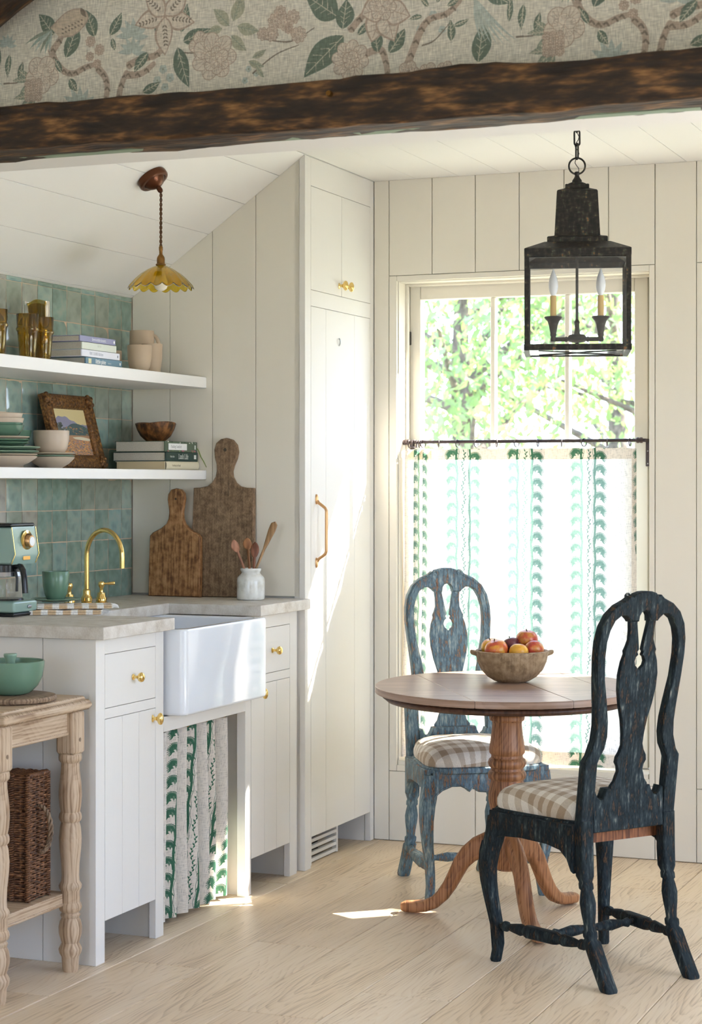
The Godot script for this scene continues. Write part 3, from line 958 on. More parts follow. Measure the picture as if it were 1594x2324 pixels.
func room() -> void:
	# floor boards run along Z
	var fl := setting("floor")
	slab(fl, "subfloor", Vector3(-2.4, -0.3, -0.26), Vector3(3.5, -0.022, 9.2), M.gap)
	var rg := RandomNumberGenerator.new()
	rg.seed = 3
	var W := 0.2425
	var shapes := {}
	for r in range(-9, 13):
		var x0 := 0.27 + r * W
		if x0 + W < -2.2 or x0 > 3.3:
			continue
		var ends: Array = {0: [-0.02, 1.62, 3.7, 5.6, 7.4, 9.0], 1: [-0.02, 0.62, 2.30, 4.2, 6.3, 9.0], 2: [-0.02, 1.1, 2.02, 3.9, 5.8, 9.0], -1: [-0.02, 1.96, 3.9, 5.9, 7.5, 9.0], 3: [-0.02, 0.5, 2.6, 4.6, 6.6, 9.0]}.get(r, [])
		if ends.is_empty():
			var z := -0.02
			ends = [z]
			z += rg.randf_range(0.6, 2.0)
			while z < 8.6:
				ends.append(snappedf(z, 0.02))
				z += snappedf(rg.randf_range(1.4, 2.2), 0.1)
			ends.append(9.0)
		for i in ends.size() - 1:
			var ln: float = ends[i + 1] - ends[i]
			var kind := rg.randi() % 3
			var off := rg.randf()
			var mb := MB.new()
			var a := Vector3(-W / 2 + 0.001, -0.02, -ln / 2 + 0.001)
			var b := Vector3(W / 2 - 0.001, 0, ln / 2 - 0.001)
			mb.box(a, Vector3(b.x, -0.0018, b.z), 0.0)
			var e := 0.0018
			var us := 1.0 if rg.randf() < 0.5 else -1.0
			var uv := func(x: float, z: float) -> Vector2: return Vector2(us * (x / W + 0.5), z / 1.5 + off)
			mb.quad(Vector3(a.x + e, 0, a.z + e), Vector3(b.x - e, 0, a.z + e), Vector3(b.x - e, 0, b.z - e), Vector3(a.x + e, 0, b.z - e), Vector3.UP, uv.call(a.x, a.z), uv.call(b.x, a.z), uv.call(b.x, b.z), uv.call(a.x, b.z))
			for q in [[Vector3(a.x, -e, a.z), Vector3(a.x + e, 0, a.z + e), Vector3(a.x + e, 0, b.z - e), Vector3(a.x, -e, b.z)], [Vector3(b.x, -e, a.z), Vector3(b.x - e, 0, a.z + e), Vector3(b.x - e, 0, b.z - e), Vector3(b.x, -e, b.z)], [Vector3(a.x, -e, a.z), Vector3(b.x, -e, a.z), Vector3(b.x - e, 0, a.z + e), Vector3(a.x + e, 0, a.z + e)], [Vector3(a.x, -e, b.z), Vector3(b.x, -e, b.z), Vector3(b.x - e, 0, b.z - e), Vector3(a.x + e, 0, b.z - e)]]:
				var nn: Vector3 = (q[0] + q[1]) - Vector3(0, q[0].y + q[1].y, ((q[0] + q[1]).z if absf(q[0].x - q[3].x) < 0.001 else 0.0)) * 1.0
				nn = Vector3(signf(nn.x) if absf(q[0].x - q[3].x) < 0.001 else 0.0, 1, signf(q[0].z) if absf(q[0].z - q[1].z) < 0.001 else 0.0).normalized()
				mb.quad(q[0], q[1], q[2], q[3], nn, uv.call(q[0].x, q[0].z), uv.call(q[1].x, q[1].z), uv.call(q[2].x, q[2].z), uv.call(q[3].x, q[3].z))
			part(fl, "plank", mb, M["oak_floor_%d" % kind], Vector3(x0 + W / 2, 0, (ends[i] + ends[i + 1]) / 2))

	# window wall
	var wb := setting("wall_back")
	var openings := [[0.088, 1.036], [1.228, 2.176]]
	var edges := [-1.0, 0.088, 1.036, 1.228, 2.176, 3.5]
	for i in 5:
		if i % 2 == 0:
			slab(wb, "masonry", Vector3(edges[i], -0.3, -0.26), Vector3(edges[i + 1], 2.7, 0.0), M.plaster)
		else:
			slab(wb, "masonry", Vector3(edges[i], -0.3, -0.26), Vector3(edges[i + 1], 0.28, 0.0), M.plaster)
			slab(wb, "masonry", Vector3(edges[i], 2.06, -0.26), Vector3(edges[i + 1], 2.7, 0.0), M.plaster)
	var f := 0.015
	var xs := WX.duplicate()
	while xs[-1] < 3.2:
		xs.append(xs[-1] + 0.166)
	xs.append(3.3)
	slab(wb, "gap_shadow", Vector3(0, 0, 0.0), Vector3(0.086, CEIL, 0.002), M.gap)
	for i in xs.size() - 1:
		var a: float = xs[i] + 0.0012
		var b: float = xs[i + 1] - 0.0012
		var cut := false
		for o in [[0.059, 1.055], [1.199, 2.197]]:
			if a > o[0] and b < o[1] + 0.17 and a < o[1]:
				cut = true
		if cut:
			slab(wb, "board", Vector3(a, 0.002, 0.002), Vector3(b, 0.256, f), M.wall_paint, 0.0012)
			slab(wb, "board", Vector3(a, 2.079, 0.002), Vector3(b, CEIL, f), M.wall_paint, 0.0012)
			if b > 2.2:
				slab(wb, "board", Vector3(2.204, 0.259, 0.002), Vector3(b, 2.076, f), M.wall_paint, 0.0012)
		else:
			slab(wb, "board", Vector3(a, 0.002, 0.002), Vector3(b, CEIL, f), M.wall_paint, 0.0012)

	# side return beyond the counter and the tiled wall
	var ws := setting("wall_side")
	slab(ws, "panel_core", Vector3(-0.8, -0.02, 0.55), Vector3(-0.02, 2.6, 0.635), M.plaster)
	var sx := [-0.664, -0.515, -0.35, -0.185, -0.0205]
	for i in 4:
		var a: float = sx[i] + 0.0008
		var b: float = sx[i + 1] - 0.0008
		var mb := MB.new()
		mb.extrude([Vector2(a, 0.93), Vector2(b, 0.93), Vector2(b, CEIL + 0.694 * b), Vector2(a, CEIL + 0.694 * a)], 0.636, 0.651, 0.001)
		part(ws, "board", mb, M.wall_paint)

	tiles()

	# ceilings: boards along Z, sloping down over the counter
	var ce := setting("ceiling")
	slab(ce, "deck", Vector3(-0.02, CEIL + 0.014, -0.26), Vector3(3.5, CEIL + 0.2, 2.3), M.plaster)
	var x := 0.0
	while x < 3.3:
		slab(ce, "board", Vector3(x + 0.0008, CEIL, 0.0), Vector3(minf(x + 0.1665, 3.3) - 0.0008, CEIL + 0.014, 2.2), M.ceiling_paint, 0.001)
		x += 0.1665
	var ang := atan(0.694)
	var sl := Node3D.new()
	sl.name = "sloped_ceiling"
	ce.add_child(sl)
	sl.position = Vector3(0, CEIL, 0)
	sl.rotation.z = ang
	var run := 0.98
	part(sl, "deck", MB.new().box(Vector3(-run, 0.014, 0.0), Vector3(0.1, 0.15, 2.2)), M.plaster)
	var s := 0.0
	var steps := [0.0, 0.1185, 0.276, 0.445, 0.618, 0.80, 0.97]
	for i in 6:
		part(sl, "board", MB.new().box(Vector3(-steps[i + 1] + 0.0008, 0, 0.0), Vector3(-steps[i] - 0.0008, 0.013, 2.2), 0.001), M.ceiling_paint)

	# dropped header with its timber, and the papered gable over it
	var hd := setting("trim_1")
	slab(hd, "soffit", Vector3(-2.2, 2.150, 2.2), Vector3(3.3, 2.175, 2.345), M.ceiling_paint, 0.002)
	slab(hd, "header_back", Vector3(-2.2, 2.152, 2.2), Vector3(3.3, 3.4, 2.26), M.ceiling_paint)
	var wg := setting("wall_gable")
	slab(wg, "gable_core", Vector3(-2.2, 2.16, 2.26), Vector3(3.3, 3.4, 2.378), M.plaster)
	var pm := MB.new()
	var u0 := (-2.2 + 0.25) / 1.378
	var u1 := (3.3 + 0.25) / 1.378
	pm.quad(Vector3(-2.2, 2.16, 2.3795), Vector3(3.3, 2.16, 2.3795), Vector3(3.3, 3.4, 2.3795), Vector3(-2.2, 3.4, 2.3795), Vector3.BACK, Vector2(u0, 0.98), Vector2(u1, 0.98), Vector2(u1, -1.5), Vector2(u0, -1.5))
	part(wg, "floral_wallpaper", pm, M.floral_paper)
	slab(wg, "green_edge", Vector3(-2.2, 2.149, 2.345), Vector3(3.3, 2.162, 2.379), mat("green_paint", c8(150, 166, 142), 0.8))
	beam()

	# the rest of the house room, behind and beside the viewer
	var wl := setting("wall_left")
	slab(wl, "return_wall", Vector3(-2.2, -0.02, 2.052), Vector3(-0.68, 3.4, 2.26), M.wall_paint)
	slab(wl, "side_wall", Vector3(-2.4, -0.3, 2.05), Vector3(-2.2, 3.6, 9.2), M.wall_paint)
	var wr := setting("wall_right")
	slab(wr, "pier", Vector3(3.3, -0.3, -0.26), Vector3(3.5, 3.6, 1.3), M.wall_paint)
	slab(wr, "pier", Vector3(3.3, -0.3, 3.4), Vector3(3.5, 3.6, 5.2), M.wall_paint)
	slab(wr, "pier", Vector3(3.3, -0.3, 6.8), Vector3(3.5, 3.6, 9.2), M.wall_paint)
	slab(wr, "sill_wall", Vector3(3.3, -0.3, 5.2), Vector3(3.5, 0.8, 6.8), M.wall_paint)
	slab(wr, "lintel", Vector3(3.3, 2.4, 5.2), Vector3(3.5, 3.6, 6.8), M.wall_paint)
	slab(wr, "sill_wall", Vector3(3.3, -0.3, 1.3), Vector3(3.5, 0.1, 3.4), M.wall_paint)
	slab(wr, "lintel", Vector3(3.3, 2.13, 1.3), Vector3(3.5, 3.6, 3.4), M.wall_paint)
	var wf := setting("wall_front")
	slab(wf, "pier", Vector3(-2.2, -0.3, 9.0), Vector3(-0.1, 3.6, 9.2), M.wall_paint)
	slab(wf, "pier", Vector3(1.7, -0.3, 9.0), Vector3(3.3, 3.6, 9.2), M.wall_paint)
	slab(wf, "lintel", Vector3(-0.1, 2.3, 9.0), Vector3(1.7, 3.6, 9.2), M.wall_paint)
	slab(ce, "upper_deck", Vector3(-2.4, 3.4, 2.26), Vector3(3.5, 3.6, 9.2), M.ceiling_paint)
	var w3 := setting("window_3")  # unseen window, added in the right wall to supply soft side light
	for i in 4:
		slab(w3, "mullion", Vector3(3.36, 0.1, 1.3 + i * 0.68), Vector3(3.42, 2.13, 1.36 + i * 0.68), M.wall_paint, 0.004)
	for y in [0.1, 2.07]:
		slab(w3, "rail", Vector3(3.362, y, 1.3), Vector3(3.418, y + 0.06, 3.4), M.wall_paint, 0.004)
	slab(w3, "pane", Vector3(3.388, 0.1, 1.3), Vector3(3.392, 2.13, 3.4), M.pane)
	# roof on posts, added out of view to keep the sun off that window
	var w4 := setting("window_4")  # another unseen window, added as fill for the gable and front floor
	for i in 4:
		slab(w4, "mullion", Vector3(3.36, 0.8, 5.2 + i * 0.513), Vector3(3.42, 2.4, 5.26 + i * 0.513), M.wall_paint, 0.004)
	for y in [0.8, 2.34]:
		slab(w4, "rail", Vector3(3.362, y, 5.2), Vector3(3.418, y + 0.06, 6.8), M.wall_paint, 0.004)
	slab(w4, "pane", Vector3(3.388, 0.8, 5.2), Vector3(3.392, 2.4, 6.8), M.pane)
	var po := setting("added_porch")  # added sun blocker, out of view
	slab(po, "roof", Vector3(3.5, 2.55, -1.7), Vector3(5.7, 2.7, 4.6), M.ceiling_paint)
	for z in [-1.6, 1.4, 4.5]:
		slab(po, "post", Vector3(5.5, -0.32, z - 0.06), Vector3(5.62, 2.55, z + 0.06), M.wall_paint)
	var d1 := setting("door_1")  # unseen glazed door, added for a little fill from behind
	for i in 3:
		slab(d1, "stile", Vector3(-0.1 + i * 0.87, 0.0, 9.05), Vector3(-0.04 + i * 0.87, 2.3, 9.1), M.wall_paint, 0.004)
	for y in [0.0, 0.9, 2.24]:
		slab(d1, "rail", Vector3(-0.1, y, 9.052), Vector3(1.7, y + 0.06, 9.098), M.wall_paint, 0.004)
	slab(d1, "pane", Vector3(-0.1, 0.0, 9.073), Vector3(1.7, 2.3, 9.077), M.pane)

	window("window_1", 0.0)
	window("window_2", 1.14)

func beam() -> void:
	# hand-hewn: its faces wander; built lying along local Y so that the grain follows it
	var rg := FastNoiseLite.new()
	rg.seed = 9
	rg.frequency = 1.4
	rg.fractal_octaves = 4
	var rows := []
	var L := 5.46
	var k := 130
	for i in k + 1:
		var y := L * i / k - L / 2
		var line := PackedVector3Array()
		var base := [[-0.055, -0.075], [0.0, -0.083], [0.05, -0.075], [0.056, -0.06], [0.058, 0.0], [0.055, 0.06], [0.05, 0.072], [0.0, 0.075], [-0.05, 0.072], [-0.055, 0.06], [-0.056, 0.0], [-0.057, -0.06]]
		for j in base.size():
			var q: Array = base[j]
			var wob := rg.get_noise_2d(y * 1.0, j * 3.7) * 0.012 + rg.get_noise_2d(y * 6.0, j * 5.1 + 40.0) * 0.004
			line.append(Vector3(q[0] + signf(q[0]) * wob, y, q[1] + signf(q[1]) * wob * 0.8))
		rows.append(line)
	var mb := MB.new()
	mb.grid(rows, true, false, null, true)
	var b := thing("timber_beam", "dark hewn timber beam spanning the room above the alcove", "beam", Vector3(0.55, 2.206, 2.412))
	var o := part(b, "timber", mb, M.beam_wood)
	o.rotation.z = PI / 2
	var pl := part(b, "plug", MB.new().lathe([Vector2(0, 0.004), Vector2(0.006, 0.004), Vector2(0.0075, 0.0), Vector2(0.0075, -0.01)], 14), M.old_brass, Vector3(0.31, 0.018, 0.079), "round wooden peg end")
	pl.rotation.x = PI / 2
	# a rafter crossing the upper left corner
	var rm := MB.new()
	var rr := []
	for i in 41:
		var y := 2.4 * i / 40.0 - 1.2
		var line := PackedVector3Array()
		for j in 8:
			var a := TAU * (j + 0.5) / 8
			var w := 0.075 + rg.get_noise_2d(y * 2.0, j * 4.0 + 90.0) * 0.008
			line.append(Vector3(cos(a) * w, y, sin(a) * w))
		rr.append(line)
	rm.grid(rr, true, false, null, true)
	var rf := thing("roof_rafter", "dark rafter crossing the wallpaper at the upper left corner", "beam", Vector3(-0.052, 2.563, 2.46))
	var ro := part(rf, "timber", rm, M.beam_wood)
	ro.rotation.z = -deg_to_rad(59)

func tiles() -> void:
	var wt := setting("wall_tile")
	slab(wt, "backing", Vector3(-0.86, -0.3, 0.55), Vector3(-0.674, 2.6, 2.06), M.plaster)
	slab(wt, "grout_bed", Vector3(-0.674, 0.9, 0.65), Vector3(-0.6655, 1.966, 2.05), M.grout)
	var rg := RandomNumberGenerator.new()
	rg.seed = 21
	var meshes := []
	for v in 6:
		var mb := MB.new()
		var h := Vector3(0.005, 0.0508, 0.0446)
		var rows := []
		var nz := FastNoiseLite.new()
		nz.seed = v + 5
		nz.frequency = 14.0
		for j in 7:
			var line := PackedVector3Array()
			for i in 7:
				var y := (j / 6.0 * 2.0 - 1.0)
				var z := (i / 6.0 * 2.0 - 1.0)
				var ed := 1.0 if absf(y) > 0.99 or absf(z) > 0.99 else 0.0
				var jig := nz.get_noise_2d(z * 0.05, y * 0.05) * 0.0008
				line.append(Vector3(0.005 - ed * 0.0014 + jig * 0.7, y * (h.y - ed * 0.0006) + jig, z * h.z + jig * 0.6))
			rows.append(line)
		mb.grid(rows, false, false, null, true)
		mb.box(Vector3(-0.005, -h.y, -h.z), Vector3(0.0025, h.y, h.z))
		meshes.append(mb.mesh())
	var ys := []
	for i in 11:
		ys.append(0.914 + 0.1037 * i)
	for r in 11:
		var z := 0.6525
		for cidx in 16:
			var wz := 0.075 if cidx == 0 else 0.0926
			var y0: float = ys[r]
			var top: float = minf(y0 + 0.1037, 1.966)
			if top - y0 < 0.006:
				continue
			var pale := 0.0
			var pool := [0, 1, 2, 5, 8, 0, 1, 6] if z < 1.25 else [0, 2, 3, 4, 5, 7, 6, 2]
			var k: int = pool[rg.randi() % 8]
			var o := part(wt, "tile", meshes[rg.randi() % 6], M["tile_glaze_%d" % k], Vector3(-0.6685 + rg.randf() * 0.0012, (y0 + top) / 2, z + wz / 2))
			o.scale = Vector3(1, (top - y0) / 0.1037, wz / 0.0926)
			o.rotation = Vector3(rg.randf_range(-0.006, 0.006), rg.randf_range(-0.014, 0.014), rg.randf_range(-0.014, 0.014))
			z += wz

func window(called: String, dx: float) -> void:
	var w := setting(called)
	var P: Material = M.wall_paint
	var b := func(nm: String, x0: float, y0: float, z0: float, x1: float, y1: float, z1: float, mt: Material, r := 0.0015) -> MeshInstance3D: return slab(w, nm, Vector3(x0 + dx, y0, z0), Vector3(x1 + dx, y1, z1), mt, r)
	# flat casing on the wall face
	b.call("casing", 0.061, 0.2575, 0.002, 0.09, 2.0775, 0.016, P)
	b.call("casing", 1.034, 0.2575, 0.002, 1.053, 2.0775, 0.016, P)
	b.call("casing", 0.0905, 2.058, 0.002, 1.0335, 2.0775, 0.016, P)
	b.call("casing", 0.0905, 0.2575, 0.002, 1.0335, 0.281, 0.016, P)
	# reveal lining
	b.call("jamb", 0.088, 0.28, -0.26, 0.094, 2.06, 0.0, P)
	b.call("jamb", 1.030, 0.28, -0.26, 1.036, 2.06, 0.0, P)
	b.call("head_jamb", 0.094, 2.054, -0.26, 1.030, 2.06, 0.0, P)
	b.call("sill", 0.094, 0.28, -0.28, 1.030, 0.297, 0.012, P)
	b.call("stop", 0.094, 0.297, -0.085, 0.104, 2.054, -0.068, P)
	b.call("stop", 1.020, 0.297, -0.085, 1.030, 2.054, -0.068, P)
	b.call("stop", 0.104, 2.045, -0.085, 1.020, 2.054, -0.068, P)
	# sash
	b.call("sash_stile", 0.100, 0.30, -0.145, 0.142, 2.05, -0.098, P, 0.003)
	b.call("sash_stile", 0.953, 0.30, -0.145, 1.002, 2.05, -0.098, P, 0.003)
	b.call("sash_rail", 0.142, 1.998, -0.145, 0.953, 2.05, -0.098, P, 0.003)
	b.call("sash_rail", 0.142, 0.30, -0.145, 0.953, 0.372, -0.098, P, 0.003)
	b.call("hang_strip", 1.002, 0.30, -0.145, 1.030, 2.054, -0.12, P)
	b.call("muntin", 0.412, 0.372, -0.14, 0.430, 1.998, -0.106, P, 0.004)
	b.call("muntin", 0.694, 0.372, -0.14, 0.712, 1.998, -0.106, P, 0.004)
	for i in 3:
		b.call("pane", [0.142, 0.430, 0.712][i], 0.372, -0.1255, [0.412, 0.694, 0.953][i], 1.998, -0.1215, M.pane, 0.0)
	for y in [0.55, 1.34, 1.83]:
		var hx := 0.096
		var h: MeshInstance3D = b.call("hinge", hx, y, -0.102, hx + 0.01, y + 0.05, -0.086, M.hinge_iron, 0.002)
		h.set_meta("label", "dark iron sash hinge")

# ------------------------------------------------------------------ cabinets
const TOP := 0.924

func knob(parent: Node3D, at: Vector3, oval := false) -> void:
	var mb := MB.new()
	mb.xf = Transform3D(Basis(Vector3(0, 0, -1), Vector3(1, 0, 0), Vector3(0, -1, 0)), Vector3.ZERO)
	if oval:
		mb.xf.basis = mb.xf.basis * Basis.from_scale(Vector3(0.62, 1, 1.25))
	mb.lathe([Vector2(0, 0), Vector2(0.0085, 0.0), Vector2(0.0085, 0.002), Vector2(0.0045, 0.005), Vector2(0.004, 0.013), Vector2(0.0075, 0.017), Vector2(0.0125, 0.021), Vector2(0.0142, 0.026), Vector2(0.0125, 0.031), Vector2(0.007, 0.0345), Vector2(0, 0.0355)], 18)
	part(parent, "knob", mb, M.brass, at, "polished brass knob")

func front(parent: Node3D, called: String, z0: float, z1: float, y0: float, y1: float, x: float, cuts := []) -> MeshInstance3D:
	# an inset front lying flush in its frame, in one to three boards
	var o := part(parent, called, MB.new().box(Vector3(x - 0.02, y0 + 0.003, z0 + 0.003), Vector3(x - 0.009, y1 - 0.003, z1 - 0.003)), M.cabinet_paint)
	var e := [z0 + 0.0012] + cuts + [z1 - 0.0012]
	for i in e.size() - 1:
		var g := 0.0004 if cuts.size() else 0.0
		part(o, "board", MB.new().box(Vector3(x - 0.009, y0 + 0.0012, e[i] + g), Vector3(x, y1 - 0.0012, e[i + 1] - g), 0.0012), M.cabinet_paint)
	return o

func cabinets() -> void:
	var P: Material = M.cabinet_paint
	var X := -0.012
	# near base unit
	var a := thing("base_cabinet", "cream base cabinet with drawer at the near end beside the wooden console", "cabinet")
	var xs := [-0.655, -0.511, -0.345, -0.179, -0.0125]
	for i in 4:
		slab(a, "end_board", Vector3(xs[i] + 0.0008, 0.0, 2.035), Vector3(xs[i + 1] - 0.0008, 0.888, 2.05), P, 0.001)
	slab(a, "carcass", Vector3(-0.655, 0.125, 1.668), Vector3(-0.036, 0.886, 2.033), M.void)
	slab(a, "inner_leg", Vector3(-0.5, 0.0, 1.657), Vector3(-0.036, 0.125, 1.69), P)
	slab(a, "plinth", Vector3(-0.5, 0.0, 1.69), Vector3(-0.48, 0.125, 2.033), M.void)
	slab(a, "stile", Vector3(X - 0.022, 0.0, 2.001), Vector3(X, 0.888, 2.0505), P, 0.0012)
	slab(a, "stile", Vector3(X - 0.022, 0.0, 1.656), Vector3(X, 0.888, 1.705), P, 0.0012)
	slab(a, "rail", Vector3(X - 0.022, 0.845, 1.705), Vector3(X, 0.888, 2.001), P, 0.0008)
	slab(a, "rail", Vector3(X - 0.022, 0.667, 1.705), Vector3(X, 0.695, 2.001), P, 0.0008)
	var d := front(a, "drawer", 1.705, 2.001, 0.695, 0.845, X)
	knob(d, Vector3(X, 0.768, 1.84))
	d = front(a, "door", 1.705, 2.001, 0.112, 0.667, X, [1.805, 1.902])
	knob(d, Vector3(X, 0.638, 1.725), true)
	# sink unit: a rail under the sink and a post, open below
	var s := thing("sink_cabinet", "open cream cabinet frame holding the white farmhouse sink", "cabinet")
	slab(s, "apron_rail", Vector3(X - 0.022, 0.59, 1.1), Vector3(X, 0.634, 1.655), P, 0.0012)
	slab(s, "sink_shelf", Vector3(-0.6, 0.60, 1.062), Vector3(X - 0.024, 0.632, 1.655), P)
	slab(s, "post", Vector3(X - 0.03, 0.0, 1.0575), Vector3(X, 0.63, 1.1), P, 0.0012)
	slab(s, "side_panel", Vector3(-0.6, 0.0, 1.0575), Vector3(X - 0.031, 0.6, 1.075), P)
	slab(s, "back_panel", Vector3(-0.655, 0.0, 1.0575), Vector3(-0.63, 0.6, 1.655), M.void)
	# far base unit
	var b := thing("base_cabinet", "cream base cabinet with drawer between the sink and the tall cabinet", "cabinet")
	slab(b, "carcass", Vector3(-0.655, 0.125, 0.66), Vector3(-0.036, 0.886, 1.055), M.void)
	slab(b, "inner_leg", Vector3(-0.5, 0.0, 0.70), Vector3(-0.036, 0.125, 0.735), P)
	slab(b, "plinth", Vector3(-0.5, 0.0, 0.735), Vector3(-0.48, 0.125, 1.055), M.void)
	slab(b, "stile", Vector3(X - 0.022, 0.0, 0.695), Vector3(X, 0.888, 0.752), P, 0.0012)
	slab(b, "filler", Vector3(X - 0.035, 0.0, 0.655), Vector3(X - 0.016, 0.888, 0.695), P)
	slab(b, "stile", Vector3(X - 0.022, 0.63, 1.047), Vector3(X, 0.888, 1.0565), P, 0.0008)
	slab(b, "rail", Vector3(X - 0.022, 0.845, 0.752), Vector3(X, 0.888, 1.047), P, 0.0008)
	slab(b, "rail", Vector3(X - 0.022, 0.667, 0.752), Vector3(X, 0.695, 1.047), P, 0.0008)
	d = front(b, "drawer", 0.752, 1.047, 0.695, 0.845, X)
	knob(d, Vector3(X, 0.768, 0.893))
	d = front(b, "door", 0.752, 1.0565, 0.112, 0.667, X, [0.86, 0.955])
	knob(d, Vector3(X, 0.638, 1.005), true)
	# tall unit
	var t := thing("tall_cabinet", "tall cream panelled cabinet reaching the ceiling beside the window", "cabinet")
	var T := 0.0
	slab(t, "carcass", Vector3(-0.64, 0.125, 0.02), Vector3(T - 0.024, 2.42, 0.548), M.void)
	slab(t, "side_panel", Vector3(-0.019, 0.0, 0.6), Vector3(T - 0.0225, 2.428, 0.651), P)
	slab(t, "side_panel", Vector3(-0.04, 0.0, 0.63), Vector3(T - 0.02, 2.428, 0.651), P, 0.001)
	slab(t, "stile", Vector3(T - 0.022, 0.0, 0.602), Vector3(T, 2.428, 0.652), P, 0.0015)
	slab(t, "stile", Vector3(T - 0.022, 0.0, 0.016), Vector3(T, 2.428, 0.05), P, 0.0012)
	slab(t, "rail", Vector3(T - 0.022, 2.331, 0.05), Vector3(T, 2.428, 0.602), P, 0.0008)
	slab(t, "rail", Vector3(T - 0.022, 1.921, 0.05), Vector3(T, 1.975, 0.602), P, 0.0008)
	slab(t, "inner_leg", Vector3(-0.4, 0.0, 0.018), Vector3(T - 0.024, 0.125, 0.05), P)
	slab(t, "plinth", Vector3(-0.4, 0.0, 0.05), Vector3(-0.38, 0.125, 0.602), M.void)
	d = front(t, "upper_door", 0.325, 0.602, 1.975, 2.331, T)
	knob(d, Vector3(T, 2.012, 0.352), true)
	d = front(t, "upper_door", 0.05, 0.325, 1.975, 2.331, T)
	knob(d, Vector3(T, 2.012, 0.298), true)
	d = front(t, "lower_door", 0.05, 0.602, 0.105, 1.921, T, [0.205, 0.47])
	# bow pull
	var hb := MB.new()
	var hp := []
	for i in 25:
		var q := i / 24.0
		var y := lerpf(1.046, 1.256, q)
		var e := minf(q, 1.0 - q)
		hp.append(Vector3(0.004 + 0.034 * smoothstep(0.0, 0.16, e), y, 0.556))
	hb.tube(hp, 0.0052, 10)
	for y in [1.042, 1.260]:
		hb.loft([[Vector3(0.0, y, 0.556), 0.018, 0.008, 0.2, Vector3.UP, Vector3.BACK], [Vector3(0.0045, y, 0.556), 0.0165, 0.007, 0.2, Vector3.UP, Vector3.BACK], [Vector3(0.006, y, 0.556), 0.012, 0.005, 0.2, Vector3.UP, Vector3.BACK]], 16)
	part(d, "pull_handle", hb, M.pull_bronze, Vector3.ZERO, "long bronze bow pull")
	var hk := MB.new()
	var kp := []
	for i in 11:
		var q := -1.2 + i * 0.27
		kp.append(Vector3(0.004 + 0.004 * sin(i * 0.3), 1.812 + sin(q) * 0.013, 0.363 - cos(q) * 0.006))
	hk.tube(kp, 0.0026, 7)
	part(d, "crescent", hk, M.steel, Vector3.ZERO, "tiny curved silver crescent")  # thin bent steel tube, a small grey crescent on the door
	# plinth grille
	var g := part(t, "grille", MB.new().box(Vector3(-0.05, 0.002, 0.596), Vector3(-0.032, 0.112, 0.603)), P)
	part(g, "frame_bar", MB.new().box(Vector3(-0.05, 0.002, 0.285), Vector3(-0.032, 0.112, 0.297)), P)
	part(g, "frame_bar", MB.new().box(Vector3(-0.05, 0.002, 0.525), Vector3(-0.031, 0.112, 0.540)), P)
	for i in 5:
		part(g, "slat", MB.new().box(Vector3(-0.046, 0.004 + i * 0.0225, 0.29), Vector3(-0.033, 0.016 + i * 0.0225, 0.6), 0.001), P)
	slab(t, "grille_shadow", Vector3(-0.12, 0.002, 0.285), Vector3(-0.11, 0.112, 0.6), M.gap)

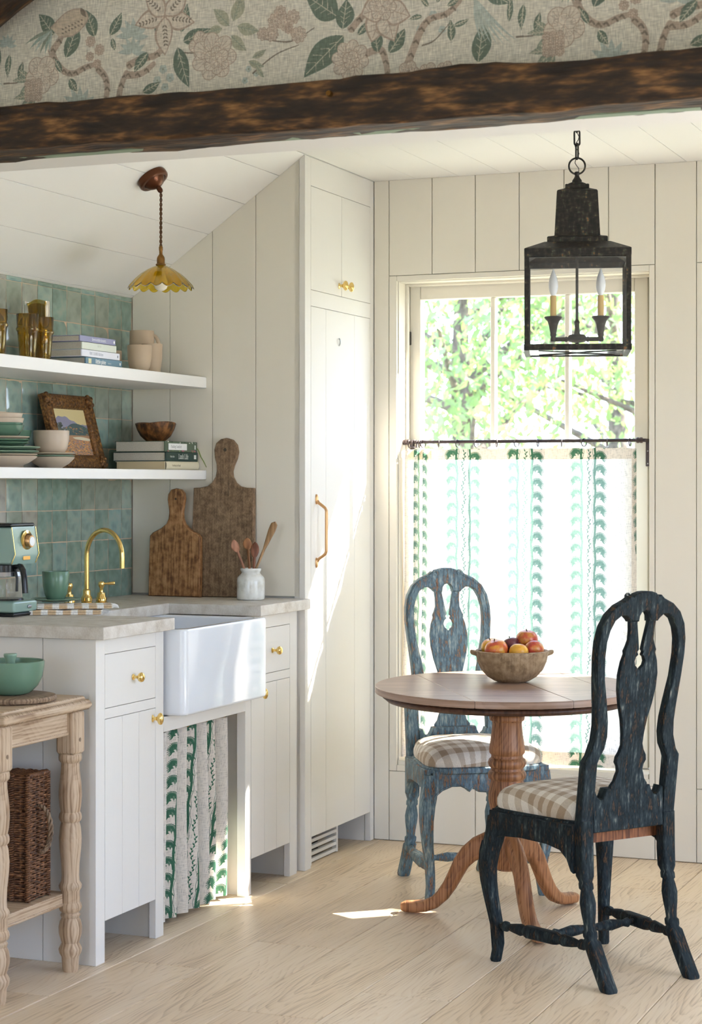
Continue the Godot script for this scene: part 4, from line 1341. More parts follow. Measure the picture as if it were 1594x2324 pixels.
func counter() -> void:
	var mb := MB.new()
	mb.xf = Transform3D(Basis(Vector3(1, 0, 0), Vector3(0, 0, 1), Vector3(0, -1, 0)), Vector3.ZERO)
	var F := 0.02
	mb.extrude([Vector2(-0.662, 0.653), Vector2(F, 0.653), Vector2(F, 1.052), Vector2(-0.31, 1.052), Vector2(-0.31, 1.648), Vector2(F, 1.648), Vector2(F, 2.066), Vector2(-0.662, 2.066)], -TOP, -TOP + 0.035, 0.0018)
	solo("stone_worktop", mb, M.stone, "pale grey stone worktop running round the sink", "worktop")
	# farmhouse sink: a rounded trough
	var sk := MB.new()
	var ring := func(x0: float, x1: float, z0: float, z1: float, y: float, r: float) -> PackedVector3Array:
		var line := PackedVector3Array()
		for q in [[x1 - r, z1 - r, 0.0], [x0 + r, z1 - r, 0.5], [x0 + r, z0 + r, 1.0], [x1 - r, z0 + r, 1.5]]:
			for i in 7:
				var an: float = q[2] * PI + i / 6.0 * PI / 2
				line.append(Vector3(q[0] + cos(an) * r, y, q[1] + sin(an) * r))
		return line
	var o := [-0.36, 0.05, 1.062, 1.638]
	var rows := []
	var y0 := 0.636
	var y1 := 0.889
	for q in [[0.03, 0.0, 0.02], [0.008, 0.0, 0.02], [0.0022, 0.003, 0.022], [0.0, 0.009, 0.022], [0.0, 0.13, 0.022], [0.0, y1 - y0 - 0.008, 0.022], [0.0022, y1 - y0 - 0.0022, 0.021], [0.007, y1 - y0, 0.018], [0.024, y1 - y0, 0.03], [0.029, y1 - y0 - 0.002, 0.03], [0.031, y1 - y0 - 0.008, 0.03], [0.035, 0.06, 0.04], [0.05, 0.035, 0.04], [0.1, 0.028, 0.04], [0.19, 0.026, 0.01]]:
		rows.append(ring.call(o[0] + q[0], o[1] - q[0], o[2] + q[0], o[3] - q[0], y0 + q[1], q[2]))
	sk.grid(rows, true, false, null, true)
	sk.box(Vector3(o[0] + 0.02, y0 - 0.001, o[2] + 0.02), Vector3(o[1] - 0.02, y0 + 0.02, o[3] - 0.02))
	solo("farmhouse_sink", sk, M.fireclay, "glossy white apron-front farmhouse sink set into the worktop", "sink")
	# brass tap
	var ta := thing("kitchen_tap", "polished brass swan-neck tap behind the sink", "tap", Vector3(-0.523, TOP, 1.213))
	var dir := Vector3(0.951, 0, 0.309)
	var pts := [Vector3(0, 0.03, 0), Vector3(0, 0.06, 0), Vector3(0, 0.10, 0), Vector3(0, 0.14, 0)]
	var R := 0.083
	for i in 21:
		var an := PI * i / 20.0
		pts.append(Vector3(0, 0.158, 0) + dir * (R - cos(an) * R) + Vector3(0, sin(an) * R, 0))
	pts.append(pts[-1] + Vector3(0, -0.02, 0))
	pts.append(pts[-1] + Vector3(0, -0.017, 0))
	part(ta, "spout", MB.new().tube(pts, 0.0078, 14), M.brass)
	var bp := [Vector2(0, 0), Vector2(0.023, 0), Vector2(0.023, 0.004), Vector2(0.017, 0.008), Vector2(0.0185, 0.012), Vector2(0.0185, 0.022), Vector2(0.014, 0.028), Vector2(0.0125, 0.034), Vector2(0.0125, 0.046), Vector2(0.009, 0.05), Vector2(0, 0.05)]
	part(ta, "base", MB.new().lathe(bp, 8, 20), M.brass)
	for hz in [[Vector3(0.021, 0, -0.058), 1.0], [Vector3(-0.02, 0, 0.075), -1.0]]:
		var h := part(ta, "handle", MB.new().lathe([Vector2(0, 0), Vector2(0.024, 0), Vector2(0.024, 0.003), Vector2(0.017, 0.007), Vector2(0.018, 0.018), Vector2(0.014, 0.024), Vector2(0.0125, 0.036), Vector2(0.007, 0.038), Vector2(0.0055, 0.05), Vector2(0.009, 0.056), Vector2(0.0115, 0.063), Vector2(0.009, 0.071), Vector2(0, 0.074)], 16), M.brass, hz[0])
		part(h, "lever", MB.new().turned(Vector3(0.0, 0.064, 0.0), Vector3(0.033, 0.066, -0.03) * (1.0 if hz[1] > 0 else -1.0) + (Vector3.ZERO if hz[1] > 0 else Vector3(0, 0.13, 0)), [[0, 0.004], [0.3, 0.0035], [0.8, 0.0055], [0.97, 0.0062], [1.0, 0.004]]), M.brass)

func shelves() -> void:
	var u := MB.new().box(Vector3(-0.1445, -0.019, -0.7), Vector3(0.1445, 0.019, 0.7), 0.0015)
	solo("wall_shelf", u, M.shelf_paint, "upper white floating shelf holding amber glasses and mugs", "shelf", Vector3(-0.5165, 1.663, 1.352))
	var l := MB.new().box(Vector3(-0.1445, -0.016, -0.7), Vector3(0.1445, 0.016, 0.7), 0.0015)
	solo("wall_shelf", l, M.shelf_paint, "lower white floating shelf holding plates and a framed painting", "shelf", Vector3(-0.5165, 1.344, 1.352))

# gathered skirt under the sink, hung from a thin rod
func sink_skirt() -> void:
	var n := 220
	var rows := []
	var uvs := []
	for j in 14:
		var line := PackedVector3Array()
		var uvl := []
		var h := j / 13.0
		var arc := 0.0
		var prev := Vector3.ZERO
		for i in n + 1:
			var s := i / float(n)
			var z := 1.645 - s * 0.535
			var ph := s * TAU * 8.0 + sin(s * 9.0) * 0.5
			var amp := lerpf(0.030, 0.034, h) * (0.85 + 0.2 * sin(s * 23.0))
			var fold := asin(clampf(sin(ph) * 0.96, -1, 1)) / 1.3
			var p := Vector3(-0.078 + fold * amp + sin(h * 3.0 + s * 8.0) * 0.004, lerpf(0.575, 0.014, h) + sin(ph) * 0.002, z + cos(ph) * 0.010 * (0.6 + 0.4 * h))
			if i > 0:
				arc += p.distance_to(prev)
			prev = p
			line.append(p)
			uvl.append(Vector2(arc + 0.03, p.y))
		rows.append(line)
		uvs.append(uvl)
	var t := thing("sink_curtain", "gathered linen skirt with green vine stripes hanging under the sink", "curtain")
	part(t, "cloth", MB.new().grid(rows, false, false, uvs), M.linen_print)
	var rod := part(t, "rod", MB.new().tube([Vector3(-0.075, 0.582, 1.652), Vector3(-0.075, 0.582, 1.1)], 0.004, 8), M.brass_soft)
	for i in 13:
		var rg := []
		for k in 12:
			rg.append(Vector3(-0.075 + cos(TAU * k / 12) * 0.008, 0.579 + sin(TAU * k / 12) * 0.008, 1.635 - i * 0.042))
		part(rod, "ring", MB.new().tube(rg, 0.0012, 6, false, true), M.brass_soft)

# half-height curtains on iron rods, window 1 in view and its twin beside it
func cafe_curtain(dx: float, lab: String, lab2: String, gathered: bool) -> void:
	var zr := -0.045
	var rod := thing("curtain_rod", lab2, "curtain rod")
	part(rod, "bar", MB.new().tube([Vector3(0.105 + dx, 1.467, zr), Vector3(0.985 + dx, 1.467, zr)], 0.0065, 10), M.rod_iron)
	for e in [0.105, 0.985]:
		part(rod, "finial", MB.new().turned(Vector3(e - 0.012 + dx, 1.467, zr), Vector3(e + 0.012 + dx, 1.467, zr), [[0, 0.007], [0.1, 0.0105], [0.4, 0.0105], [0.5, 0.008], [0.6, 0.0105], [0.9, 0.0105], [1, 0.007]]), M.rod_iron)
	for e in [0.112, 1.003]:
		var br := part(rod, "bracket", MB.new().box(Vector3(e - 0.008 + dx, 1.375, -0.0985), Vector3(e + 0.008 + dx, 1.47, -0.0935), 0.002), M.rod_iron)
		part(br, "arm", MB.new().box(Vector3(e - 0.006 + dx, 1.461, -0.095), Vector3(e + 0.006 + dx, 1.473, zr + 0.006), 0.002), M.rod_iron)
		for y in [1.385, 1.43]:
			part(br, "screw", MB.new().sphere(Vector3(e + dx, y, -0.0935), Vector3(0.003, 0.003, 0.0015), 8, 5), M.steel)
	var rx := [0.118, 0.128, 0.137, 0.147, 0.158, 0.172, 0.232, 0.306, 0.378, 0.456, 0.532, 0.612, 0.700, 0.783, 0.867, 0.95]
	var place := ["leftmost", "second", "third", "fourth", "fifth", "sixth", "seventh", "eighth", "ninth", "tenth", "eleventh", "twelfth", "thirteenth", "fourteenth", "fifteenth", "rightmost"]
	for i in (rx.size() if dx == 0.0 else 0):
		var rg := []
		var tw := 0.5 * sin(i * 2.3)
		for k in 18:
			var a := TAU * k / 18
			rg.append(Vector3(0, cos(a) * 0.0135, sin(a) * 0.0135).rotated(Vector3.UP, tw))
		var lb := "small iron curtain ring, %s on the window rod" % (place[i] + (" from the left" if i > 0 and i < 15 else ""))
		solo("curtain_ring", MB.new().tube(rg, 0.0022, 6, false, true), M.rod_iron, lb, "curtain ring", Vector3(rx[i] + dx, 1.4605, zr), 0.0, "curtain rings on the window rod")
	# the cloth: folded thickly at the left, nearly flat to the right
	var n := 120
	var top := 1.443
	var bot := 0.305
	var path := []
	var arc := [0.0]
	for i in n + 1:
		var s := i / float(n)
		var p: Vector2
		if s < 0.3 and gathered:
			var q := s / 0.3
			p = Vector2(0.104 + q * 0.105, -0.047 + 0.021 * sin(q * TAU * 3.0 + 0.6))
		else:
			var q := (s - 0.3) / 0.7 if gathered else s
			var x0 := 0.209 if gathered else 0.11
			p = Vector2(x0 + q * (0.975 - x0), -0.045 + 0.006 * sin(q * TAU * 5.0 + 0.7) + 0.004 * sin(q * TAU * 2.3))
		path.append(p)
		if i > 0:
			arc.append(arc[-1] + path[i].distance_to(path[i - 1]))
	var t := thing("cafe_curtain", lab, "curtain")
	for band in [["cloth", top - 0.042, bot + 0.047, M.curtain_print_backlit, 24], ["top_hem", top, top - 0.042, M.curtain_hem, 4], ["bottom_hem", bot + 0.047, bot, M.curtain_hem, 4]]:
		var rows := []
		var uvs := []
		for j in band[4] + 1:
			var y := lerpf(band[1], band[2], j / float(band[4]))
			var line := PackedVector3Array()
			var uvl := []
			var h := (top - y) / (top - bot)
			for i in n + 1:
				var p: Vector2 = path[i]
				var sag := 0.0
				if y > top - 0.045:
					sag = -0.0035 * absf(sin(i * 0.33)) * (1.0 - (top - y) / 0.045)
				line.append(Vector3(p.x + dx - 0.012 * h * (1.0 - i / float(n)), y + sag, p.y * (1.0 + 0.1 * sin(h * 4.0)) + 0.002 * sin(h * 9.0 + i * 0.05)))
				uvl.append(Vector2(arc[i] - arc[36] + 0.236, y + 0.02))
			rows.append(line)
			uvs.append(uvl)
		part(t, band[0], MB.new().grid(rows, false, false, uvs), band[3])
	# narrow turned side hem
	var sh := []
	var su := []
	for j in 16:
		var y := lerpf(top - 0.03, bot + 0.04, j / 15.0)
		sh.append(PackedVector3Array([Vector3(0.957 + dx, y, -0.0415), Vector3(0.9755 + dx, y, -0.0405)]))
		su.append([Vector2(0.02, y), Vector2(0.04, y)])
	part(t, "side_hem", MB.new().grid(sh, false, false, su), M.curtain_hem)

# ------------------------------------------------------------------ furniture
func mirror_x(p: Array) -> Array:
	var out := []
	for q in p:
		out.append(Vector2(-q.x, q.y))
	return out

func v2(list: Array) -> Array:
	return list.map(func(q): return Vector2(q[0], q[1]))

func chair(label: String, at: Vector3, turn: float, PM: Material) -> Node3D:
	var c := thing("dining_chair", label, "chair", at, turn, "painted dining chairs")
	var lean := Transform3D(Basis(Vector3(1, 0, 0), Vector3(0, 1, -0.13), Vector3(0, 0, 1)), Vector3(0, 0, -0.16 + 0.13 * 0.45))
	# hooped back frame
	var hoop := v2([[0.162, 0.425], [0.162, 0.585], [0.149, 0.602], [0.136, 0.64], [0.133, 0.68], [0.137, 0.73], [0.145, 0.8], [0.15, 0.86], [0.149, 0.9], [0.141, 0.94], [0.123, 0.973], [0.096, 0.996], [0.064, 1.01], [0.052, 1.02], [0.043, 1.017], [0.034, 1.025], [0.017, 1.03], [0.0, 1.031], [-0.017, 1.03], [-0.034, 1.025], [-0.043, 1.017], [-0.052, 1.02], [-0.064, 1.01], [-0.096, 0.996], [-0.123, 0.973], [-0.141, 0.94], [-0.149, 0.9], [-0.15, 0.86], [-0.145, 0.8], [-0.137, 0.73], [-0.133, 0.68], [-0.136, 0.64], [-0.149, 0.602], [-0.162, 0.585], [-0.162, 0.425], [-0.119, 0.425], [-0.119, 0.58], [-0.112, 0.597], [-0.1, 0.617], [-0.093, 0.65], [-0.095, 0.69], [-0.104, 0.74], [-0.117, 0.8], [-0.122, 0.86], [-0.12, 0.9], [-0.112, 0.93], [-0.098, 0.955], [-0.08, 0.967], [-0.064, 0.967], [-0.052, 0.958], [-0.046, 0.951], [-0.018, 0.951], [-0.016, 0.966], [-0.01, 0.975], [0.0, 0.979], [0.01, 0.975], [0.016, 0.966], [0.018, 0.951], [0.046, 0.951], [0.052, 0.958], [0.064, 0.967], [0.08, 0.967], [0.098, 0.955], [0.112, 0.93], [0.12, 0.9], [0.122, 0.86], [0.117, 0.8], [0.104, 0.74], [0.095, 0.69], [0.093, 0.65], [0.1, 0.617], [0.112, 0.597], [0.119, 0.58], [0.119, 0.425]])
	var bm := MB.new()
	bm.xf = lean
	bm.extrude(hoop, -0.017, 0.014, 0.005)
	# carved lip along the hoop, on the front face
	var lip := []
	for q in [[0.136, 0.74], [0.143, 0.80], [0.148, 0.86], [0.147, 0.90], [0.139, 0.94], [0.122, 0.970], [0.096, 0.992], [0.068, 1.004], [0.054, 1.012]]:
		lip.append(Vector3(q[0] - 0.006, q[1], 0.013))
	bm.tube(lip, 0.0045, 6)
	bm.tube(lip.map(func(q): return Vector3(-q.x, q.y, q.z)), 0.0045, 6)
	for sx in [-1.0, 1.0]:
		var sc := []
		for i in 9:
			sc.append(Vector3(sx * (0.043 + cos(i * 0.6) * 0.008), 1.016 + sin(i * 0.6) * 0.008, 0.014))
		bm.tube(sc, 0.003, 6)
	part(c, "back_frame", bm, PM)
	var spl := v2([[0.018, 0.953], [0.018, 0.945], [0.013, 0.92], [0.007, 0.888], [0.005, 0.876], [0.01, 0.87], [0.006, 0.862], [0.013, 0.856], [0.017, 0.845], [0.014, 0.834], [0.007, 0.828], [0.003, 0.823], [0.0, 0.822], [-0.003, 0.823], [-0.007, 0.828], [-0.014, 0.834], [-0.017, 0.845], [-0.013, 0.856], [-0.006, 0.862], [-0.01, 0.87], [-0.005, 0.876], [-0.007, 0.888], [-0.013, 0.92], [-0.018, 0.945], [-0.018, 0.953], [-0.045, 0.953], [-0.042, 0.93], [-0.042, 0.902], [-0.048, 0.886], [-0.054, 0.874], [-0.052, 0.866], [-0.06, 0.845], [-0.066, 0.81], [-0.064, 0.77], [-0.056, 0.73], [-0.044, 0.69], [-0.037, 0.65], [-0.035, 0.622], [-0.041, 0.605], [-0.05, 0.591], [-0.052, 0.577], [-0.045, 0.566], [-0.042, 0.552], [-0.047, 0.54], [-0.051, 0.527], [-0.062, 0.514], [-0.062, 0.5], [0.062, 0.5], [0.062, 0.514], [0.051, 0.527], [0.047, 0.54], [0.042, 0.552], [0.045, 0.566], [0.052, 0.577], [0.05, 0.591], [0.041, 0.605], [0.035, 0.622], [0.037, 0.65], [0.044, 0.69], [0.056, 0.73], [0.064, 0.77], [0.066, 0.81], [0.06, 0.845], [0.052, 0.866], [0.054, 0.874], [0.048, 0.886], [0.042, 0.902], [0.042, 0.93], [0.045, 0.953]])
	var sm := MB.new()
	sm.xf = lean
	sm.extrude(spl, -0.009, 0.006, 0.0025)
	part(c, "splat", sm, PM)
	# seat rails
	var shoe := v2([[-0.12, 0.395], [0.12, 0.395], [0.12, 0.498], [0.112, 0.503], [0.106, 0.488], [0.096, 0.480], [0.086, 0.483], [0.079, 0.495], [0.074, 0.508], [-0.074, 0.508], [-0.079, 0.495], [-0.086, 0.483], [-0.096, 0.480], [-0.106, 0.488], [-0.112, 0.503], [-0.12, 0.498]])
	var rm := MB.new()
	rm.xf.origin.z = -0.155
	rm.extrude(shoe, -0.02, 0.014, 0.003)
	part(c, "back_rail", rm, PM)
	var fr := v2([[-0.185, 0.416], [0.185, 0.416], [0.185, 0.325], [0.176, 0.335], [0.155, 0.351], [0.125, 0.362], [0.095, 0.362], [0.075, 0.352], [0.066, 0.344], [0.057, 0.353], [0.046, 0.351], [0.036, 0.343], [0.0, 0.339], [-0.036, 0.343], [-0.046, 0.351], [-0.057, 0.353], [-0.066, 0.344], [-0.075, 0.352], [-0.095, 0.362], [-0.125, 0.362], [-0.155, 0.351], [-0.176, 0.335], [-0.185, 0.325]])
	var fm := MB.new()
	fm.xf.origin.z = 0.173
	fm.extrude(fr, -0.012, 0.016, 0.003)
	var bead := []
	for q in fr.slice(2, 23):
		bead.append(Vector3(q.x, q.y + 0.006, 0.016))
	fm.tube(bead, 0.0035, 6)
	part(c, "front_rail", fm, PM)
	for sx in [-1.0, 1.0]:
		var sr := v2([[-0.15, 0.416], [0.17, 0.416], [0.17, 0.32], [0.155, 0.336], [0.13, 0.350], [0.05, 0.356], [-0.05, 0.354], [-0.10, 0.345], [-0.125, 0.325], [-0.14, 0.295], [-0.15, 0.29]])
		var mb := MB.new()
		var dirv := Vector3(sx * 0.04, 0, 0.32).normalized()
		mb.xf = Transform3D(Basis(dirv, Vector3.UP, dirv.cross(Vector3.UP)), Vector3(sx * 0.178, 0, 0.0))
		mb.extrude(sr, -0.012, 0.012, 0.003)
		part(c, "side_rail", mb, PM)
	# moulded seat rim
	var plan := []
	for i in 48:
		var a := TAU * i / 48
		var e := 0.36
		var x := signf(cos(a)) * pow(absf(cos(a)), e)
		var z := signf(sin(a)) * pow(absf(sin(a)), e)
		plan.append(Vector2(x * lerpf(0.158, 0.212, (z + 1) / 2), 0.018 + z * (0.176 + 0.014 * (1.0 - x * x))))
	var pm := MB.new()
	pm.xf = Transform3D(Basis(Vector3(1, 0, 0), Vector3(0, 0, 1), Vector3(0, -1, 0)), Vector3.ZERO)
	pm.extrude(plan, -0.424, -0.402, 0.006, 60)
	part(c, "seat_rim", pm, PM)
	# cushion
	var rows := []
	var uvs := []
	for j in 12:
		var line := PackedVector3Array()
		var uvl := []
		var q := [[1.0, 0.0], [1.02, 0.012], [1.02, 0.028], [0.99, 0.045], [0.94, 0.057], [0.85, 0.067], [0.7, 0.074], [0.55, 0.078], [0.4, 0.081], [0.25, 0.083], [0.1, 0.084], [0.0, 0.084]][j] as Array
		for i in 48:
			var p: Vector2 = plan[i]
			var cz := 0.014
			var w := Vector3(p.x * q[0] * 0.955, 0.42 + q[1] * 0.92, cz + (p.y - cz) * q[0] * 0.95)
			line.append(w)
			uvl.append(Vector2(w.x + signf(w.x) * (0.05 - q[1] * 0.5) * 0.6, w.z + signf(w.z) * (0.05 - q[1] * 0.5) * 0.6) / 0.05)
		rows.append(line)
		uvs.append(uvl)
	for l in uvs:
		l.append(l[0])
	var rows2 := []
	for l in rows:
		var l2: PackedVector3Array = l
		l2.append(l[0])
		rows2.append(l2)
	part(c, "cushion", MB.new().grid(rows2, false, false, uvs, true), M.gingham, Vector3.ZERO, "beige gingham seat pad")
	# legs
	for sx in [-1.0, 1.0]:
		var dg := Vector3(sx * 0.707, 0, 0.707)
		var secs := []
		for q in [[0.0, 0.004, 0.0125], [0.006, 0.004, 0.0145], [0.05, -0.004, 0.0145], [0.10, 0.0, 0.0155], [0.14, 0.008, 0.0165], [0.18, 0.016, 0.0180], [0.22, 0.022, 0.0200], [0.258, 0.025, 0.0222], [0.30, 0.020, 0.0248], [0.33, 0.011, 0.0262], [0.36, 0.004, 0.0262], [0.40, 0.0, 0.025]]:
			secs.append([Vector3(sx * 0.188, q[0], 0.158) + dg * q[1], q[2], q[2], 0.42])
		var lg := part(c, "front_leg", MB.new().loft(secs, 16), PM)
		var rib := []
		for q in [[0.03, -0.004, 0.0145], [0.10, 0.0, 0.0155], [0.14, 0.008, 0.0165], [0.18, 0.016, 0.0180], [0.22, 0.022, 0.0200], [0.258, 0.025, 0.0222], [0.30, 0.020, 0.0248], [0.33, 0.011, 0.0262]]:
			rib.append(Vector3(sx * 0.188, q[0], 0.158) + dg * (q[1] + q[2] * 1.12))
		part(lg, "carved_rib", MB.new().tube(rib, 0.003, 6), PM)
		part(lg, "glide", MB.new().lathe([Vector2(0, 0), Vector2(0.011, 0), Vector2(0.011, 0.004)], 12), M.milk_glass, Vector3(sx * 0.188, -0.0002, 0.158) + dg * 0.004)
		secs = []
		for q in [[0.0, -0.262, 0.0175, 0.019, 0.8], [0.006, -0.26, 0.0195, 0.0205, 0.8], [0.06, -0.226, 0.0195, 0.0205, 0.8], [0.118, -0.192, 0.0195, 0.0205, 0.8], [0.124, -0.189, 0.016, 0.017, 0.2], [0.13, -0.187, 0.0195, 0.0195, 0.0], [0.142, -0.185, 0.0195, 0.0195, 0.0], [0.147, -0.184, 0.0145, 0.0145, 0.0], [0.165, -0.182, 0.0158, 0.0158, 0.0], [0.19, -0.179, 0.0195, 0.0195, 0.0], [0.215, -0.176, 0.0215, 0.0215, 0.0], [0.235, -0.173, 0.0185, 0.0185, 0.0], [0.248, -0.171, 0.0155, 0.0155, 0.0], [0.252, -0.17, 0.0195, 0.0195, 0.0], [0.264, -0.168, 0.0195, 0.0195, 0.0], [0.269, -0.167, 0.0165, 0.0165, 0.3], [0.284, -0.164, 0.0205, 0.0195, 0.8], [0.33, -0.161, 0.0215, 0.0195, 0.82], [0.43, -0.160, 0.0215, 0.0185, 0.82]]:
			secs.append([Vector3(sx * 0.1405, q[0], q[1]), q[2], q[3], q[4]])
		part(c, "rear_leg", MB.new().loft(secs, 16), PM)
	# H stretcher
	var block := [[0, 0.0085], [0.06, 0.0085], [0.08, 0.014], [0.11, 0.014], [0.13, 0.009], [0.2, 0.0135], [0.26, 0.0165], [0.30, 0.0125], [0.32, 0.0165], [0.35, 0.017, 0.75], [0.62, 0.017, 0.75], [0.65, 0.0165], [0.68, 0.0125], [0.72, 0.0165], [0.80, 0.0135], [0.87, 0.009], [0.89, 0.014], [0.93, 0.014], [0.95, 0.0085], [1, 0.0085]]
	for sx in [-1.0, 1.0]:
		part(c, "stretcher", MB.new().turned(Vector3(sx * 0.186, 0.1, 0.16), Vector3(sx * 0.143, 0.105, -0.195), block, 14, Vector3.UP), PM)
	part(c, "stretcher", MB.new().turned(Vector3(-0.158, 0.1025, -0.018), Vector3(0.158, 0.1025, -0.018), [[0, 0.008], [0.08, 0.008], [0.1, 0.0135], [0.15, 0.009], [0.28, 0.0155], [0.36, 0.0135], [0.47, 0.009], [0.5, 0.0125], [0.53, 0.009], [0.64, 0.0135], [0.72, 0.0155], [0.85, 0.009], [0.9, 0.0135], [0.92, 0.008], [1, 0.008]], 14, Vector3.UP), PM)
	# unpainted corner block under the seat
	part(c, "corner_brace", MB.new().box(Vector3(-0.14, 0.36, -0.13), Vector3(0.14, 0.40, 0.15)), M.bare_wood, Vector3.ZERO, "bare brown wood under the seat")
	return c

func dining_table() -> void:
	var t := thing("pedestal_table", "round brown wooden pedestal table on three curved legs", "table", Vector3(0.853, 0, 1.088), deg_to_rad(22.1))
	var H := 0.706
	# the top: four boards clipped from an oval
	var oval := PackedVector2Array()
	for i in 96:
		var a := TAU * i / 96
		oval.append(Vector2(cos(a) * 0.398, sin(a) * 0.455))
	var cuts := [-0.5, -0.2, 0.075, 0.265, 0.5]
	for i in 4:
		var strip := PackedVector2Array([Vector2(cuts[i] + 0.0005, -0.6), Vector2(cuts[i + 1] - 0.0005, -0.6), Vector2(cuts[i + 1] - 0.0005, 0.6), Vector2(cuts[i] + 0.0005, 0.6)])
		for q in strip.size():
			strip[q] = strip[q].rotated(-0.18)
		for pc in Geometry2D.intersect_polygons(oval, strip):
			var mb := MB.new()
			mb.xf = Transform3D(Basis(Vector3(1, 0, 0), Vector3(0, 0, 1), Vector3(0, -1, 0)), Vector3.ZERO)
			mb.extrude(Array(pc), -H, -H + 0.021, 0.0022)
			part(t, "top_board", mb, M.table_top_wood)
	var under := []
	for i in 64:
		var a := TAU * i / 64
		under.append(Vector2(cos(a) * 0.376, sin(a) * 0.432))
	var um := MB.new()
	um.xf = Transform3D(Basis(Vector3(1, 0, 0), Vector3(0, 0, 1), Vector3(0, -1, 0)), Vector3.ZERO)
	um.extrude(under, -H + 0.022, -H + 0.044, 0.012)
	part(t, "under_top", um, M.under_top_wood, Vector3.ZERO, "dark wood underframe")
	part(t, "cleat", MB.new().box(Vector3(-0.3, H - 0.068, -0.05), Vector3(0.3, H - 0.044, 0.05), 0.006), M.under_top_wood)
	part(t, "column", MB.new().lathe([Vector2(0, 0.15), Vector2(0.03, 0.15), Vector2(0.044, 0.158), Vector2(0.05, 0.18), Vector2(0.052, 0.25), Vector2(0.050, 0.28), Vector2(0.045, 0.30), Vector2(0.046, 0.315), Vector2(0.052, 0.34), Vector2(0.057, 0.365), Vector2(0.056, 0.385), Vector2(0.052, 0.405), Vector2(0.049, 0.418), Vector2(0.049, 0.422), Vector2(0.056, 0.428), Vector2(0.0585, 0.437), Vector2(0.056, 0.446), Vector2(0.050, 0.451), Vector2(0.049, 0.458), Vector2(0.055, 0.464), Vector2(0.058, 0.474), Vector2(0.055, 0.484), Vector2(0.048, 0.489), Vector2(0.0475, 0.497), Vector2(0.0535, 0.504), Vector2(0.0545, 0.515), Vector2(0.052, 0.53), Vector2(0.0475, 0.56), Vector2(0.0445, 0.592), Vector2(0.046, 0.598), Vector2(0.052, 0.602), Vector2(0.054, 0.610), Vector2(0.051, 0.617), Vector2(0.046, 0.622), Vector2(0.05, 0.64), Vector2(0, 0.64)], 32), M.pedestal_wood)
	for ang in [-85.9, 34.8, 157.1]:
		var a := deg_to_rad(ang)
		var out := Vector3(sin(a), 0, cos(a)).rotated(Vector3.UP, -deg_to_rad(22.1))
		var side := Vector3.UP.cross(out)
		var path := [[0.02, 0.226, 0.040], [0.06, 0.224, 0.038], [0.09, 0.212, 0.034], [0.118, 0.192, 0.029], [0.142, 0.163, 0.025], [0.16, 0.128, 0.0225], [0.178, 0.094, 0.021], [0.2, 0.062, 0.020], [0.226, 0.038, 0.019], [0.256, 0.025, 0.018], [0.29, 0.0205, 0.0178], [0.318, 0.0195, 0.0165], [0.33, 0.018, 0.012]]
		var secs := []
		for i in path.size():
			var p: Array = path[i]
			var pa: Array = path[maxi(i - 1, 0)]
			var pb: Array = path[mini(i + 1, path.size() - 1)]
			var dv: Vector3 = (out * (pb[0] - pa[0]) + Vector3.UP * (pb[1] - pa[1])).normalized()
			var up: Vector3 = side.cross(dv).normalized()
			if up.y < 0:
				up = -up
			secs.append([out * p[0] + Vector3(0, p[1], 0), 0.0225 if i < path.size() - 1 else 0.016, p[2], 0.55, side, up])
		part(t, "leg", MB.new().loft(secs, 16), M.pedestal_wood)

